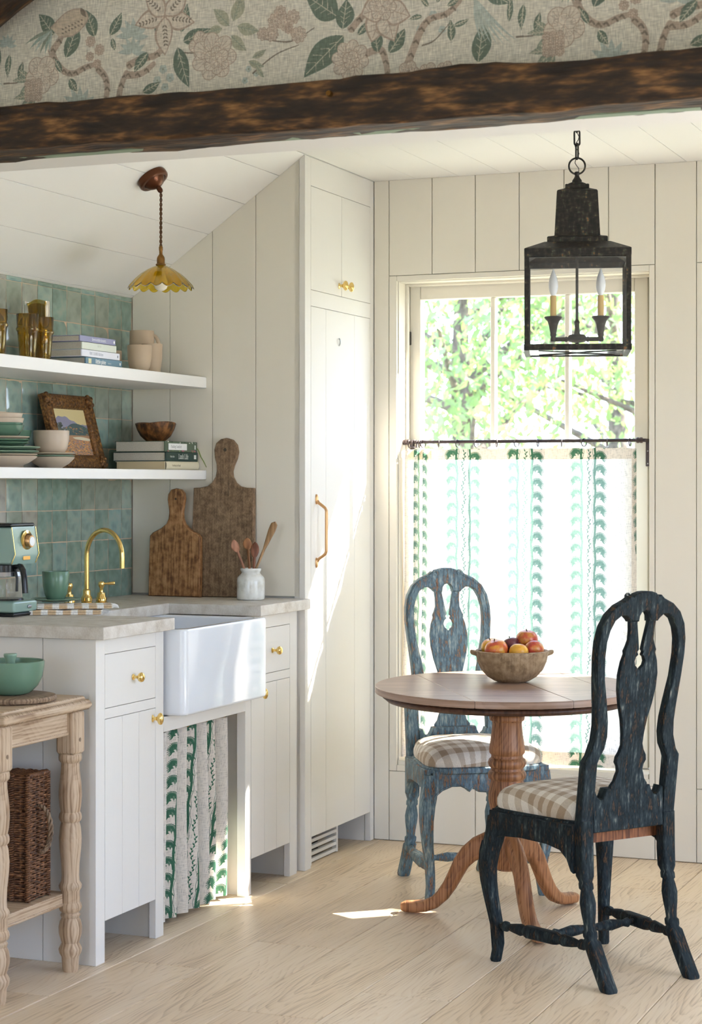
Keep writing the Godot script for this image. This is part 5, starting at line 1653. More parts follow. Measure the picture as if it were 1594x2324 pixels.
func fruit_bowl() -> void:
	var o := Vector3(0.836, 0.7065, 0.985)
	var mb := MB.new()
	mb.lathe([Vector2(0, 0.0), Vector2(0.042, 0.0), Vector2(0.055, 0.004), Vector2(0.075, 0.016), Vector2(0.095, 0.038), Vector2(0.106, 0.062), Vector2(0.112, 0.088), Vector2(0.113, 0.0945), Vector2(0.110, 0.097), Vector2(0.104, 0.094), Vector2(0.098, 0.066), Vector2(0.085, 0.038), Vector2(0.06, 0.018), Vector2(0.0, 0.012)], 36)
	var b := thing("fruit_bowl", "rustic grey-brown wooden bowl of fruit on the round table", "bowl", o, deg_to_rad(22))
	part(b, "bowl", mb, M.fruit_bowl_wood)
	for sx in [-1.0, 1.0]:
		part(b, "lug", MB.new().loft([[Vector3(sx * 0.100, 0.084, 0), 0.008, 0.026, 0.3, Vector3.UP, Vector3.BACK], [Vector3(sx * 0.112, 0.088, 0), 0.0085, 0.020, 0.3, Vector3.UP, Vector3.BACK], [Vector3(sx * 0.124, 0.091, 0), 0.0075, 0.012, 0.3, Vector3.UP, Vector3.BACK], [Vector3(sx * 0.128, 0.092, 0), 0.004, 0.006, 0.3, Vector3.UP, Vector3.BACK]], 12), M.fruit_bowl_wood)
	var R := Vector3(0.9263, 0, -0.3768)
	var B := Vector3(0.3768, 0, 0.9263)
	var list := [
		[-0.050, 0.099, 0.036, 0.036, "fruit_blush", "orange-red apple at the front left of the fruit bowl", 0.3], [0.016, 0.094, 0.055, 0.0295, "fruit_gold", "golden yellow apple at the front of the fruit bowl", 1.2],
		[0.066, 0.098, 0.018, 0.031, "fruit_red", "red apple lying with its blossom end forward on the right", 2.2], [0.050, 0.124, -0.042, 0.034, "fruit_red", "dark red apple at the back right of the fruit bowl", 4.0],
		[-0.060, 0.101, -0.032, 0.032, "fruit_gold", "yellow fruit half hidden behind the orange-red apple", 5.0], [0.0, 0.110, -0.028, 0.026, "fruit_purple", "purple plum between the apples at the back", 0.0],
		[0.005, 0.050, 0.002, 0.033, "fruit_red", "apple lying low in the middle of the bowl", 0.9]]
	for f in list:
		var pos: Vector3 = o + R * f[0] + B * f[2] + Vector3(0, f[1], 0)
		var fm := MB.new()
		var prof := []
		for i in 15:
			var a := -PI / 2 + PI * i / 14.0
			var r: float = f[3] * cos(a) * (1.0 + 0.06 * sin(a))
			var dip := 0.0
			if i > 10:
				dip = f[3] * 0.16 * pow((i - 10) / 4.0, 2)
			if i < 2:
				dip = -f[3] * 0.08 * (2 - i) / 2.0
			prof.append(Vector2(maxf(r, 0.0), f[3] * 0.96 * sin(a) - dip))
		fm.lathe(prof, 22, 80)
		var t := thing("apple" if f[4] != "fruit_purple" else "plum", f[5], "fruit", pos, f[6], "fruit in the wooden bowl")
		part(t, "flesh", fm, M[f[4]])
		part(t, "stem", MB.new().turned(Vector3(0, f[3] * 0.76, 0), Vector3(0.003, f[3] * 1.02, 0.002), [[0, 0.0014], [1, 0.0018]], 6), M.fruit_stem)
		if f[5].begins_with("red apple"):
			t.rotation = Vector3(2.1, 0.6, 0.2)
			part(t, "calyx", MB.new().lathe([Vector2(0.0, -f[3] * 0.93), Vector2(0.005, -f[3] * 0.98), Vector2(0.007, -f[3] * 0.93)], 8), M.fruit_stem)
		else:
			t.rotation = Vector3(0.25 * sin(f[6] * 3), f[6], 0.3 * cos(f[6] * 2))

func lantern() -> void:
	var k := 5.6 / 4371.0
	var hy := func(py: float) -> float: return 1.31 + (1100.0 - py) * k
	var t := thing("hanging_lantern", "dark bronze square lantern with two candle bulbs hanging by the window", "lantern", Vector3(1.102, 0, 1.203), deg_to_rad(16.2))
	var V: Material = M.verdigris
	var sq := func(mb: MB, list: Array) -> void:
		var secs := []
		for q in list:
			var w: float = q[0]
			var y: float = q[1]
			secs.append([w, y])
		for i in secs.size() - 1:
			var a: Array = secs[i]
			var b: Array = secs[i + 1]
			for s in 4:
				var an := s * PI / 2
				var nn := Vector3(cos(an), 0, sin(an))
				var sd := Vector3(-sin(an), 0, cos(an))
				var p0: Vector3 = nn * a[0] - sd * a[0] + Vector3(0, a[1], 0)
				var p1: Vector3 = nn * a[0] + sd * a[0] + Vector3(0, a[1], 0)
				var p2: Vector3 = nn * b[0] + sd * b[0] + Vector3(0, b[1], 0)
				var p3: Vector3 = nn * b[0] - sd * b[0] + Vector3(0, b[1], 0)
				var dv := Vector2(b[0] - a[0], b[1] - a[1])
				var norm := (nn * dv.y - Vector3(0, dv.x, 0)).normalized()
				mb.quad(p0, p1, p2, p3, norm)
	var w := 0.151
	var roof := MB.new()
	sq.call(roof, [[w - 0.003, hy.call(592)], [w, hy.call(592)], [w, hy.call(577)], [w - 0.004, hy.call(575)], [0.094, hy.call(557)], [0.0865, hy.call(556)], [0.0865, hy.call(546)], [0.084, hy.call(544)], [0.068, hy.call(541)], [0.0655, hy.call(540)], [0.0585, hy.call(440)], [0.056, hy.call(437)], [0.036, hy.call(431)], [0.0345, hy.call(430)], [0.0345, hy.call(423)], [0.033, hy.call(421)], [0.0, hy.call(420)]])
	part(t, "roof", roof, V)
	var inner := MB.new()
	sq.call(inner, [[0.06, hy.call(545)], [0.085, hy.call(560)], [w - 0.006, hy.call(583)], [w - 0.006, hy.call(592)]])
	part(t, "roof_lining", inner, V)
	part(t, "finial", MB.new().lathe([Vector2(0.027, hy.call(421)), Vector2(0.026, hy.call(417)), Vector2(0.014, hy.call(413)), Vector2(0.014, hy.call(410)), Vector2(0.008, hy.call(403)), Vector2(0.006, hy.call(399)), Vector2(0.009, hy.call(393)), Vector2(0.006, hy.call(390)), Vector2(0, hy.call(389))], 20), V)
	var ring := []
	for i in 28:
		var a := TAU * i / 28
		ring.append(Vector3(cos(a) * 0.0235, hy.call(377) + sin(a) * 0.0235, 0))
	part(t, "ring", MB.new().tube(ring, 0.0028, 8, false, true), V)
	# chain of long links up to a ceiling plate
	var yb: float = hy.call(362)
	var n := 0
	while yb < 2.405:
		var lk := []
		for i in 20:
			var a := TAU * i / 20
			var p := Vector3(cos(a) * 0.0085, 0.0235 + sin(a) * 0.0085 + (0.0145 if sin(a) > 0 else -0.0145), 0)
			lk.append(p.rotated(Vector3.UP, 0.35 + (PI / 2 if n % 2 == 0 else 0.0)) + Vector3(0, yb, 0))
		part(t, "chain_link", MB.new().tube(lk, 0.0026, 7, false, true), V)
		yb += 0.0395
		n += 1
	var wire := []
	for i in 26:
		var y: float = lerpf(hy.call(395), 2.42, i / 25.0)
		wire.append(Vector3(0.006 * sin(i * 1.1), y, 0.006 * cos(i * 0.9)))
	part(t, "wire", MB.new().tube(wire, 0.0012, 5), M.black_plastic)
	part(t, "ceiling_plate", MB.new().lathe([Vector2(0.05, 2.429), Vector2(0.05, 2.422), Vector2(0.03, 2.41), Vector2(0.008, 2.402), Vector2(0, 2.402)], 24), V)
	var y1: float = hy.call(592)
	var y0: float = hy.call(802)
	for sx in [-1.0, 1.0]:
		for sz in [-1.0, 1.0]:
			var c := Vector3(sx * (w - 0.0075), 0, sz * (w - 0.0075))
			part(t, "post", MB.new().box(c + Vector3(-0.007, y0, -0.007), c + Vector3(0.007, y1 + 0.004, 0.007), 0.001), V)
	for s in 4:
		var an := s * PI / 2
		var mb := MB.new()
		mb.xf = Transform3D(Basis(Vector3.UP, an), Vector3.ZERO)
		mb.box(Vector3(-w, y0, w - 0.014), Vector3(w, y0 + 0.017, w + 0.001), 0.001)
		part(t, "bottom_rail", mb, V)
		var tb := MB.new()
		tb.xf = mb.xf
		tb.box(Vector3(-w + 0.012, y1 - 0.006, w - 0.010), Vector3(w - 0.012, y1 + 0.004, w - 0.003))
		part(t, "top_rail", tb, V)
		var gm := MB.new()
		gm.xf = mb.xf
		gm.box(Vector3(-w + 0.014, y0 + 0.015, w - 0.009), Vector3(w - 0.014, y1, w - 0.0065))
		part(t, "pane", gm, M.clear_glass, Vector3.ZERO, "clear glass side")
	part(t, "bottom_pane", MB.new().box(Vector3(-w + 0.012, y0 + 0.002, -w + 0.012), Vector3(w - 0.012, y0 + 0.0045, w - 0.012)), M.clear_glass, Vector3.ZERO, "clear glass bottom")
	for s in [[Vector3(-0.11, 0, -0.11), Vector3(0.11, 0, 0.11)], [Vector3(-0.11, 0, 0.11), Vector3(0.11, 0, -0.11)]]:
		part(t, "brace", MB.new().tube([s[0] + Vector3(0, y0 + 0.001, 0), s[1] + Vector3(0, y0 + 0.001, 0)], 0.0016, 6), V)
	# candle cluster
	var cl := part(t, "cluster", MB.new().tube([Vector3(0, hy.call(560), 0), Vector3(0, hy.call(765), 0)], 0.0042, 10), V)
	part(cl, "hub", MB.new().lathe([Vector2(0, hy.call(782)), Vector2(0.005, hy.call(781)), Vector2(0.006, hy.call(778)), Vector2(0.022, hy.call(776)), Vector2(0.029, hy.call(772)), Vector2(0.029, hy.call(768)), Vector2(0.026, hy.call(764)), Vector2(0.022, hy.call(760)), Vector2(0.009, hy.call(758)), Vector2(0.0065, hy.call(748)), Vector2(0.0065, hy.call(735)), Vector2(0.0085, hy.call(732)), Vector2(0.0042, hy.call(725))], 20), V)
	for sx in [-1.0, 1.0]:
		var x: float = sx * 0.0685
		part(cl, "arm", MB.new().turned(Vector3(sx * 0.026, hy.call(770), 0), Vector3(x, hy.call(770), 0), [[0, 0.006], [0.15, 0.009], [0.2, 0.0065], [0.9, 0.006], [1, 0.006]], 10, Vector3.UP), V)
		part(cl, "cup", MB.new().lathe([Vector2(0, hy.call(776)), Vector2(0.007, hy.call(775)), Vector2(0.009, hy.call(770)), Vector2(0.007, hy.call(764)), Vector2(0.0095, hy.call(760)), Vector2(0.0085, hy.call(756)), Vector2(0.0105, hy.call(750)), Vector2(0.013, hy.call(738)), Vector2(0.017, hy.call(729)), Vector2(0.0255, hy.call(722)), Vector2(0.0265, hy.call(719)), Vector2(0.024, hy.call(718)), Vector2(0, hy.call(722))], 22), V, Vector3(x, 0, 0))
		part(cl, "sleeve", MB.new().lathe([Vector2(0.0092, hy.call(721)), Vector2(0.0092, hy.call(671)), Vector2(0, hy.call(671))], 18), M.candle_sleeve, Vector3(x, 0, 0), "tan candle sleeve")
		part(cl, "bulb", MB.new().lathe([Vector2(0.006, hy.call(671)), Vector2(0.0075, hy.call(668)), Vector2(0.0115, hy.call(660)), Vector2(0.0138, hy.call(650)), Vector2(0.0135, hy.call(640)), Vector2(0.011, hy.call(630)), Vector2(0.007, hy.call(622)), Vector2(0.0035, hy.call(615)), Vector2(0.0012, hy.call(610)), Vector2(0, hy.call(609))], 20), M.frosted_bulb, Vector3(x, 0, 0), "white flame-shaped bulb")

func pendant() -> void:
	var t := thing("pendant_lamp", "small pendant lamp with fluted amber glass shade over the sink", "pendant lamp", Vector3(-0.197, 0, 1.322))
	var k := 5.98 / 4371.0
	var hy := func(py: float) -> float: return 1.31 + (1100.0 - py) * k
	var cm := MB.new()
	var nrm := Vector3(0.694, -1, 0).normalized()
	var cen := Vector3(-0.034, 2.43 + 0.694 * -0.231, 0) + nrm * 0.0005
	cm.xf = Transform3D(Basis(Vector3(0, 0, 1).cross(nrm) * -1.0, nrm, Vector3(0, 0, 1)), cen)
	cm.lathe([Vector2(0.0, 0.0), Vector2(0.047, 0.0), Vector2(0.049, 0.006), Vector2(0.049, 0.018), Vector2(0.046, 0.022), Vector2(0.038, 0.023), Vector2(0.036, 0.021), Vector2(0.034, 0.024), Vector2(0.026, 0.034), Vector2(0.014, 0.041), Vector2(0.008, 0.043), Vector2(0.0085, 0.056), Vector2(0.006, 0.062), Vector2(0, 0.063)], 32)
	part(t, "canopy", cm, M.copper_brown)
	var y1: float = cen.y + nrm.y * 0.06
	var y0: float = hy.call(560)
	for s in 2:
		var pts := []
		for i in 40:
			var q := i / 39.0
			var a := q * TAU * 6.0 + s * PI
			pts.append(Vector3(cos(a) * 0.0026 + (1.0 - q) * (1.0 - q) * (cen.x + nrm.x * 0.06), lerpf(y1, y0, q), sin(a) * 0.0026))
		part(t, "cord", MB.new().tube(pts, 0.0024, 6), M.cord_brown)
	part(t, "lamp_holder", MB.new().lathe([Vector2(0, hy.call(602)), Vector2(0.016, hy.call(602)), Vector2(0.016, hy.call(600)), Vector2(0.0125, hy.call(598)), Vector2(0.0125, hy.call(588)), Vector2(0.0115, hy.call(584)), Vector2(0.007, hy.call(579)), Vector2(0.0052, hy.call(577)), Vector2(0.0052, hy.call(570)), Vector2(0.0062, hy.call(567)), Vector2(0.0062, hy.call(561)), Vector2(0.004, hy.call(558)), Vector2(0, hy.call(557))], 20), M.old_brass)
	var rows := []
	for side in 2:
		var prof := [[0.014, 603], [0.025, 606], [0.045, 613], [0.066, 624], [0.084, 637], [0.096, 647], [0.1015, 652]]
		if side == 1:
			prof.reverse()
		for q in prof:
			var line := PackedVector3Array()
			var fr: float = (q[0] - 0.014) / 0.0875
			for i in 144:
				var a := TAU * i / 144
				var flute := absf(sin(a * 9.0))
				var r: float = q[0] + (0.004 * fr * (flute - 0.6))
				var y: float = hy.call(q[1]) + fr * fr * (0.010 * (0.55 - flute)) - (0.0022 if side == 1 else 0.0)
				line.append(Vector3(cos(a) * r, y, sin(a) * r))
			rows.append(line)
	rows.append(rows[0])
	part(t, "shade", MB.new().grid(rows, true, false, null, false), M.amber_glass, Vector3.ZERO, "amber fluted glass shade")
	part(t, "bulb", MB.new().lathe([Vector2(0, hy.call(661)), Vector2(0.010, hy.call(659.5)), Vector2(0.018, hy.call(655)), Vector2(0.0215, hy.call(647)), Vector2(0.0205, hy.call(639)), Vector2(0.0165, hy.call(630)), Vector2(0.0125, hy.call(618)), Vector2(0.011, hy.call(603))], 24), M.milk_glass, Vector3.ZERO, "round milky bulb")

func console_table() -> void:
	var t := thing("console_table", "pale oak console table with turned legs and a low shelf", "table")
	var P: Material = M.pale_oak
	var F: Material = M.pale_oak_flat
	part(t, "top", MB.new().box(Vector3(-1.25, 0.704, 2.078), Vector3(-0.002, 0.7315, 2.518), 0.011), F)
	part(t, "top_moulding", MB.new().box(Vector3(-1.235, 0.72, 2.092), Vector3(-0.018, 0.741, 2.504), 0.006), F)
	var legs := [Vector3(-0.052, 0, 2.118), Vector3(-0.052, 0, 2.478), Vector3(-1.2, 0, 2.118), Vector3(-1.2, 0, 2.478)]
	for l in legs:
		var lg := part(t, "leg", MB.new().lathe([Vector2(0, 0), Vector2(0.019, 0.0), Vector2(0.0215, 0.006), Vector2(0.0235, 0.036), Vector2(0.0235, 0.040), Vector2(0.0295, 0.05), Vector2(0.0315, 0.062), Vector2(0.0265, 0.072), Vector2(0.0235, 0.078), Vector2(0.026, 0.085), Vector2(0.0305, 0.102), Vector2(0.0315, 0.12), Vector2(0.0285, 0.135), Vector2(0.0235, 0.145), Vector2(0.0265, 0.15), Vector2(0.0265, 0.154), Vector2(0.022, 0.159), Vector2(0.029, 0.165), Vector2(0.031, 0.174), Vector2(0.029, 0.183), Vector2(0.0255, 0.187), Vector2(0.0255, 0.218), Vector2(0.030, 0.224), Vector2(0.031, 0.232), Vector2(0.0285, 0.238), Vector2(0.0245, 0.243), Vector2(0.0235, 0.26), Vector2(0.0245, 0.29), Vector2(0.0295, 0.335), Vector2(0.0305, 0.36), Vector2(0.028, 0.39), Vector2(0.0245, 0.402), Vector2(0.0295, 0.408), Vector2(0.031, 0.416), Vector2(0.0295, 0.425), Vector2(0.026, 0.43), Vector2(0.029, 0.445), Vector2(0.0315, 0.475), Vector2(0.0295, 0.505), Vector2(0.0255, 0.54), Vector2(0.0245, 0.562), Vector2(0.0305, 0.568), Vector2(0.0315, 0.577), Vector2(0.0305, 0.585), Vector2(0.0265, 0.588), Vector2(0, 0.588)], 24), P, l)
		part(lg, "block", MB.new().box(Vector3(-0.030, 0.585, -0.030), Vector3(0.030, 0.704, 0.030), 0.008), P)
		part(lg, "peg", MB.new().sphere(Vector3(0.030, 0.625, 0.0), Vector3(0.0015, 0.006, 0.006), 10, 6), M.grey_board_wood)
	part(t, "apron", MB.new().box(Vector3(-0.066, 0.642, 2.146), Vector3(-0.044, 0.704, 2.45), 0.002), F)
	part(t, "apron_bead", MB.new().turned(Vector3(-0.045, 0.643, 2.146), Vector3(-0.045, 0.643, 2.45), [[0, 0.005], [1, 0.005]], 8), F)
	part(t, "apron", MB.new().box(Vector3(-1.17, 0.642, 2.464), Vector3(-0.08, 0.704, 2.486), 0.002), F)
	part(t, "apron", MB.new().box(Vector3(-1.17, 0.642, 2.11), Vector3(-0.08, 0.704, 2.132), 0.002), F)
	part(t, "shelf", MB.new().box(Vector3(-1.2, 0.178, 2.112), Vector3(-0.062, 0.212, 2.484), 0.003), F)
	part(t, "shelf_bead", MB.new().turned(Vector3(-0.061, 0.183, 2.145), Vector3(-0.061, 0.183, 2.452), [[0, 0.004], [1, 0.004]], 8), F)
	# lidded bowl on a round board
	var bb := solo("serving_board", MB.new().lathe([Vector2(0, 0), Vector2(0.112, 0.0), Vector2(0.119, 0.004), Vector2(0.121, 0.010), Vector2(0.118, 0.0155), Vector2(0.108, 0.0175), Vector2(0, 0.0175)], 40), M.grey_board_wood, "round grey wooden board under the lidded green bowl", "board", Vector3(-0.135, 0.7415, 2.285))
	var lb := thing("lidded_bowl", "sage green bowl with a flat knobbed lid on the console", "bowl", Vector3(-0.135, 0.7592, 2.285))
	part(lb, "bowl", MB.new().lathe([Vector2(0, 0), Vector2(0.04, 0.0), Vector2(0.055, 0.006), Vector2(0.073, 0.024), Vector2(0.084, 0.048), Vector2(0.0885, 0.072), Vector2(0.090, 0.087), Vector2(0.088, 0.089), Vector2(0.0855, 0.087), Vector2(0.084, 0.074), Vector2(0.07, 0.03), Vector2(0, 0.012)], 40), M.sage_glaze)
	part(lb, "lid", MB.new().lathe([Vector2(0, 0.068), Vector2(0.0845, 0.070), Vector2(0.0845, 0.0735), Vector2(0.08, 0.0755), Vector2(0.018, 0.077), Vector2(0.0125, 0.079), Vector2(0.0125, 0.087), Vector2(0.0175, 0.101), Vector2(0.0175, 0.105), Vector2(0.016, 0.107), Vector2(0, 0.1075)], 32), M.sage_glaze_pale)
	basket()

func basket() -> void:
	var t := thing("wicker_hamper", "brown woven wicker hamper standing on the low shelf of the console", "basket", Vector3(-0.09, 0.2135, 2.225))
	var w := 0.36
	var d := 0.1
	var h := 0.33
	part(t, "core", MB.new().box(Vector3(-w + 0.004, 0.003, -d / 2 + 0.004), Vector3(-0.004, h - 0.003, d / 2 - 0.004)), M.wicker_dark)
	# woven faces: rods in and out of stakes
	for face in [["front_weave", Vector3(0, 0, d / 2), Vector3(-1, 0, 0), w], ["end_weave", Vector3(0, 0, -d / 2), Vector3(0, 0, 1), d], ["top_weave", Vector3(0, h, d / 2), Vector3(-1, 0, 0), w]]:
		var mb := MB.new()
		var across: Vector3 = face[2]
		var ln: float = face[3]
		var up := Vector3(0, 0, -1) if face[0] == "top_weave" else Vector3.UP
		var nn := Vector3.UP if face[0] == "top_weave" else (Vector3.BACK if face[0] == "front_weave" else Vector3.RIGHT)
		var tall := d if face[0] == "top_weave" else h
		var pitch := 0.0062
		var rowsn := int(tall / pitch)
		var st := 0.02
		for r in rowsn:
			var pts := []
			var kk := int(ln / 0.005)
			for i in kk + 1:
				var s := ln * i / kk
				var ph := PI * s / st + (PI if r % 2 == 0 else 0.0)
				pts.append(face[1] + across * s + up * (r * pitch + 0.004) + nn * sin(ph) * 0.0028)
			mb.tube(pts, 0.0031, 5)
		var s2 := 0.0
		while s2 < ln:
			mb.tube([face[1] + across * s2 + up * 0.002, face[1] + across * s2 + up * (tall - 0.002)], 0.0026, 5)
			s2 += st
		var wp := part(t, face[0], mb, M.wicker)
		wp.set_meta("kind", "stuff")
	# bound corner edges and rim
	for e in [[Vector3(0.002, 0, d / 2 + 0.002), Vector3(0.002, h, d / 2 + 0.002)], [Vector3(0.002, 0, -d / 2), Vector3(0.002, h, -d / 2)], [Vector3(0.002, h, d / 2), Vector3(0.002, h, -d / 2)], [Vector3(-0.045, 0, d / 2 + 0.004), Vector3(-0.045, h, d / 2 + 0.004)]]:
		var mb := MB.new()
		var a: Vector3 = e[0]
		var b: Vector3 = e[1]
		var dv := (b - a).normalized()
		var sd := dv.cross(Vector3(0.3, 0.5, 0.8)).normalized()
		var up := dv.cross(sd)
		var pts := []
		var turns := a.distance_to(b) / 0.006
		var kk := int(turns * 8)
		for i in kk + 1:
			var an := TAU * i / 8.0
			pts.append(a.lerp(b, float(i) / kk) + sd * cos(an) * 0.0055 + up * sin(an) * 0.0055)
		mb.tube(pts, 0.0028, 5)
		part(t, "bound_edge", mb, M.wicker)
	# twisted loop handle on the end
	for s in 3:
		var pts := []
		for i in 33:
			var q := i / 32.0
			var base := Vector3(0.006 + sin(q * PI) * 0.036, 0.185 + cos(q * PI) * 0.062, 0.0)
			var an := q * TAU * 3.5 + s * TAU / 3
			pts.append(base + Vector3(cos(an), sin(an) * 0.6, sin(an)) * 0.0042)
		part(t, "handle", MB.new().tube(pts, 0.0036, 6), M.grey_board_wood, Vector3.ZERO, "greyed twisted cane handle")
	for y in [0.07, 0.24]:
		part(t, "cane_loop", MB.new().tube([Vector3(-0.055, h * 0 + y, d / 2 + 0.012), Vector3(-0.03, y + 0.004, d / 2 + 0.012), Vector3(-0.012, y, d / 2 + 0.01)], 0.0042, 6), M.wicker)

# ------------------------------------------------------------------ things on the shelves and the worktop
func letters(parent: Node3D, text: String, at: Vector3, height: float, col: Color, serif := false, squeeze := 1.0, bold := false) -> void:
	var tm := TextMesh.new()
	var sf := SystemFont.new()
	sf.font_names = PackedStringArray(["Droid Serif" if serif else "Droid Sans"])
	if bold:
		sf.font_weight = 700
	tm.font = sf
	tm.text = text
	tm.font_size = 32
	tm.pixel_size = height / 23.0
	tm.depth = 0.0004
	tm.curve_step = 4.0
	var o := MeshInstance3D.new()
	o.name = "lettering"
	o.mesh = tm
	var key := "ink_" + col.to_html(false)
	if not M.has(key):
		mat(key, col, 0.6)
	o.material_override = M[key]
	parent.add_child(o, true)
	o.transform = Transform3D(Basis(Vector3(0, 0, -1) * squeeze, Vector3(0, 1, 0), Vector3(1, 0, 0)), at)

func book(label: String, x1: float, depth: float, z0: float, z1: float, y0: float, th: float, cover: Color, pages: String, group: String, round_spine := false) -> Node3D:
	var t := thing("book", label, "book", Vector3(x1, y0, (z0 + z1) / 2), 0.0, group)
	var hz := (z1 - z0) / 2
	var cm := mat("cover_%d" % taken.get("book", 0) + str(z0), cover, 0.45)
	var mb := MB.new()
	var ct := 0.0022
	mb.box(Vector3(-depth, 0.0003, -hz), Vector3(-0.004, ct, hz), 0.0006)
	mb.box(Vector3(-depth, th - ct, -hz), Vector3(-0.004, th - 0.0003, hz), 0.0006)
	if round_spine:
		var secs := []
		for i in 9:
			var a := -PI / 2 + PI * i / 8.0
			secs.append(Vector3(-0.006 + cos(a) * 0.006, th / 2 + sin(a) * (th / 2 - 0.0004), 0))
		var rows := []
		for s in [-hz, hz]:
			var line := PackedVector3Array()
			for q in secs:
				line.append(q + Vector3(0, 0, s))
			rows.append(line)
		mb.grid(rows, false, false, null, false)
		mb.box(Vector3(-0.008, 0.0005, -hz), Vector3(-0.005, th - 0.0005, hz))
	else:
		mb.box(Vector3(-0.0055, 0.0003, -hz), Vector3(0.0, th - 0.0003, hz), 0.0012)
	part(t, "cover", mb, cm)
	part(t, "pages", MB.new().box(Vector3(-depth + 0.004, ct, -hz + 0.003), Vector3(-0.005, th - ct, hz - 0.003)), M[pages])
	return t

func spine_patch(t: Node3D, called: String, z: float, y: float, w: float, h: float, col: Color) -> void:
	var key := "patch_" + col.to_html(false)
	if not M.has(key):
		mat(key, col, 0.5)
	part(t, called, MB.new().box(Vector3(0.0, y - h / 2, z - w / 2), Vector3(0.0006, y + h / 2, z + w / 2)), M[key])

func dish(called: String, prof: Array, mt: Material, label: String, cat: String, at: Vector3, grp := "", tilt := Vector3.ZERO) -> void:
	var o := solo(called, MB.new().lathe(prof.map(func(q): return Vector2(q[0], q[1])), 40), mt, label, cat, at, 0.0, grp)
	o.rotation = tilt

func plate_prof(r: float, h: float, foot: float) -> Array:
	return [[0, 0], [foot, 0], [foot, 0.002], [r * 0.75, h * 0.42], [r * 0.93, h * 0.8], [r, h], [r - 0.002, h + 0.0022], [r * 0.9, h * 0.85 + 0.002], [r * 0.7, h * 0.42 + 0.004], [foot * 0.8, 0.005], [0, 0.005]]

func bowl_prof(r: float, h: float, foot: float) -> Array:
	return [[0, 0], [foot, 0], [foot + 0.004, 0.003], [r * 0.78, h * 0.34], [r * 0.94, h * 0.68], [r, h], [r - 0.0016, h + 0.0012], [r - 0.0036, h], [r * 0.88, h * 0.66], [r * 0.7, h * 0.36], [foot * 0.9, 0.007], [0, 0.006]]

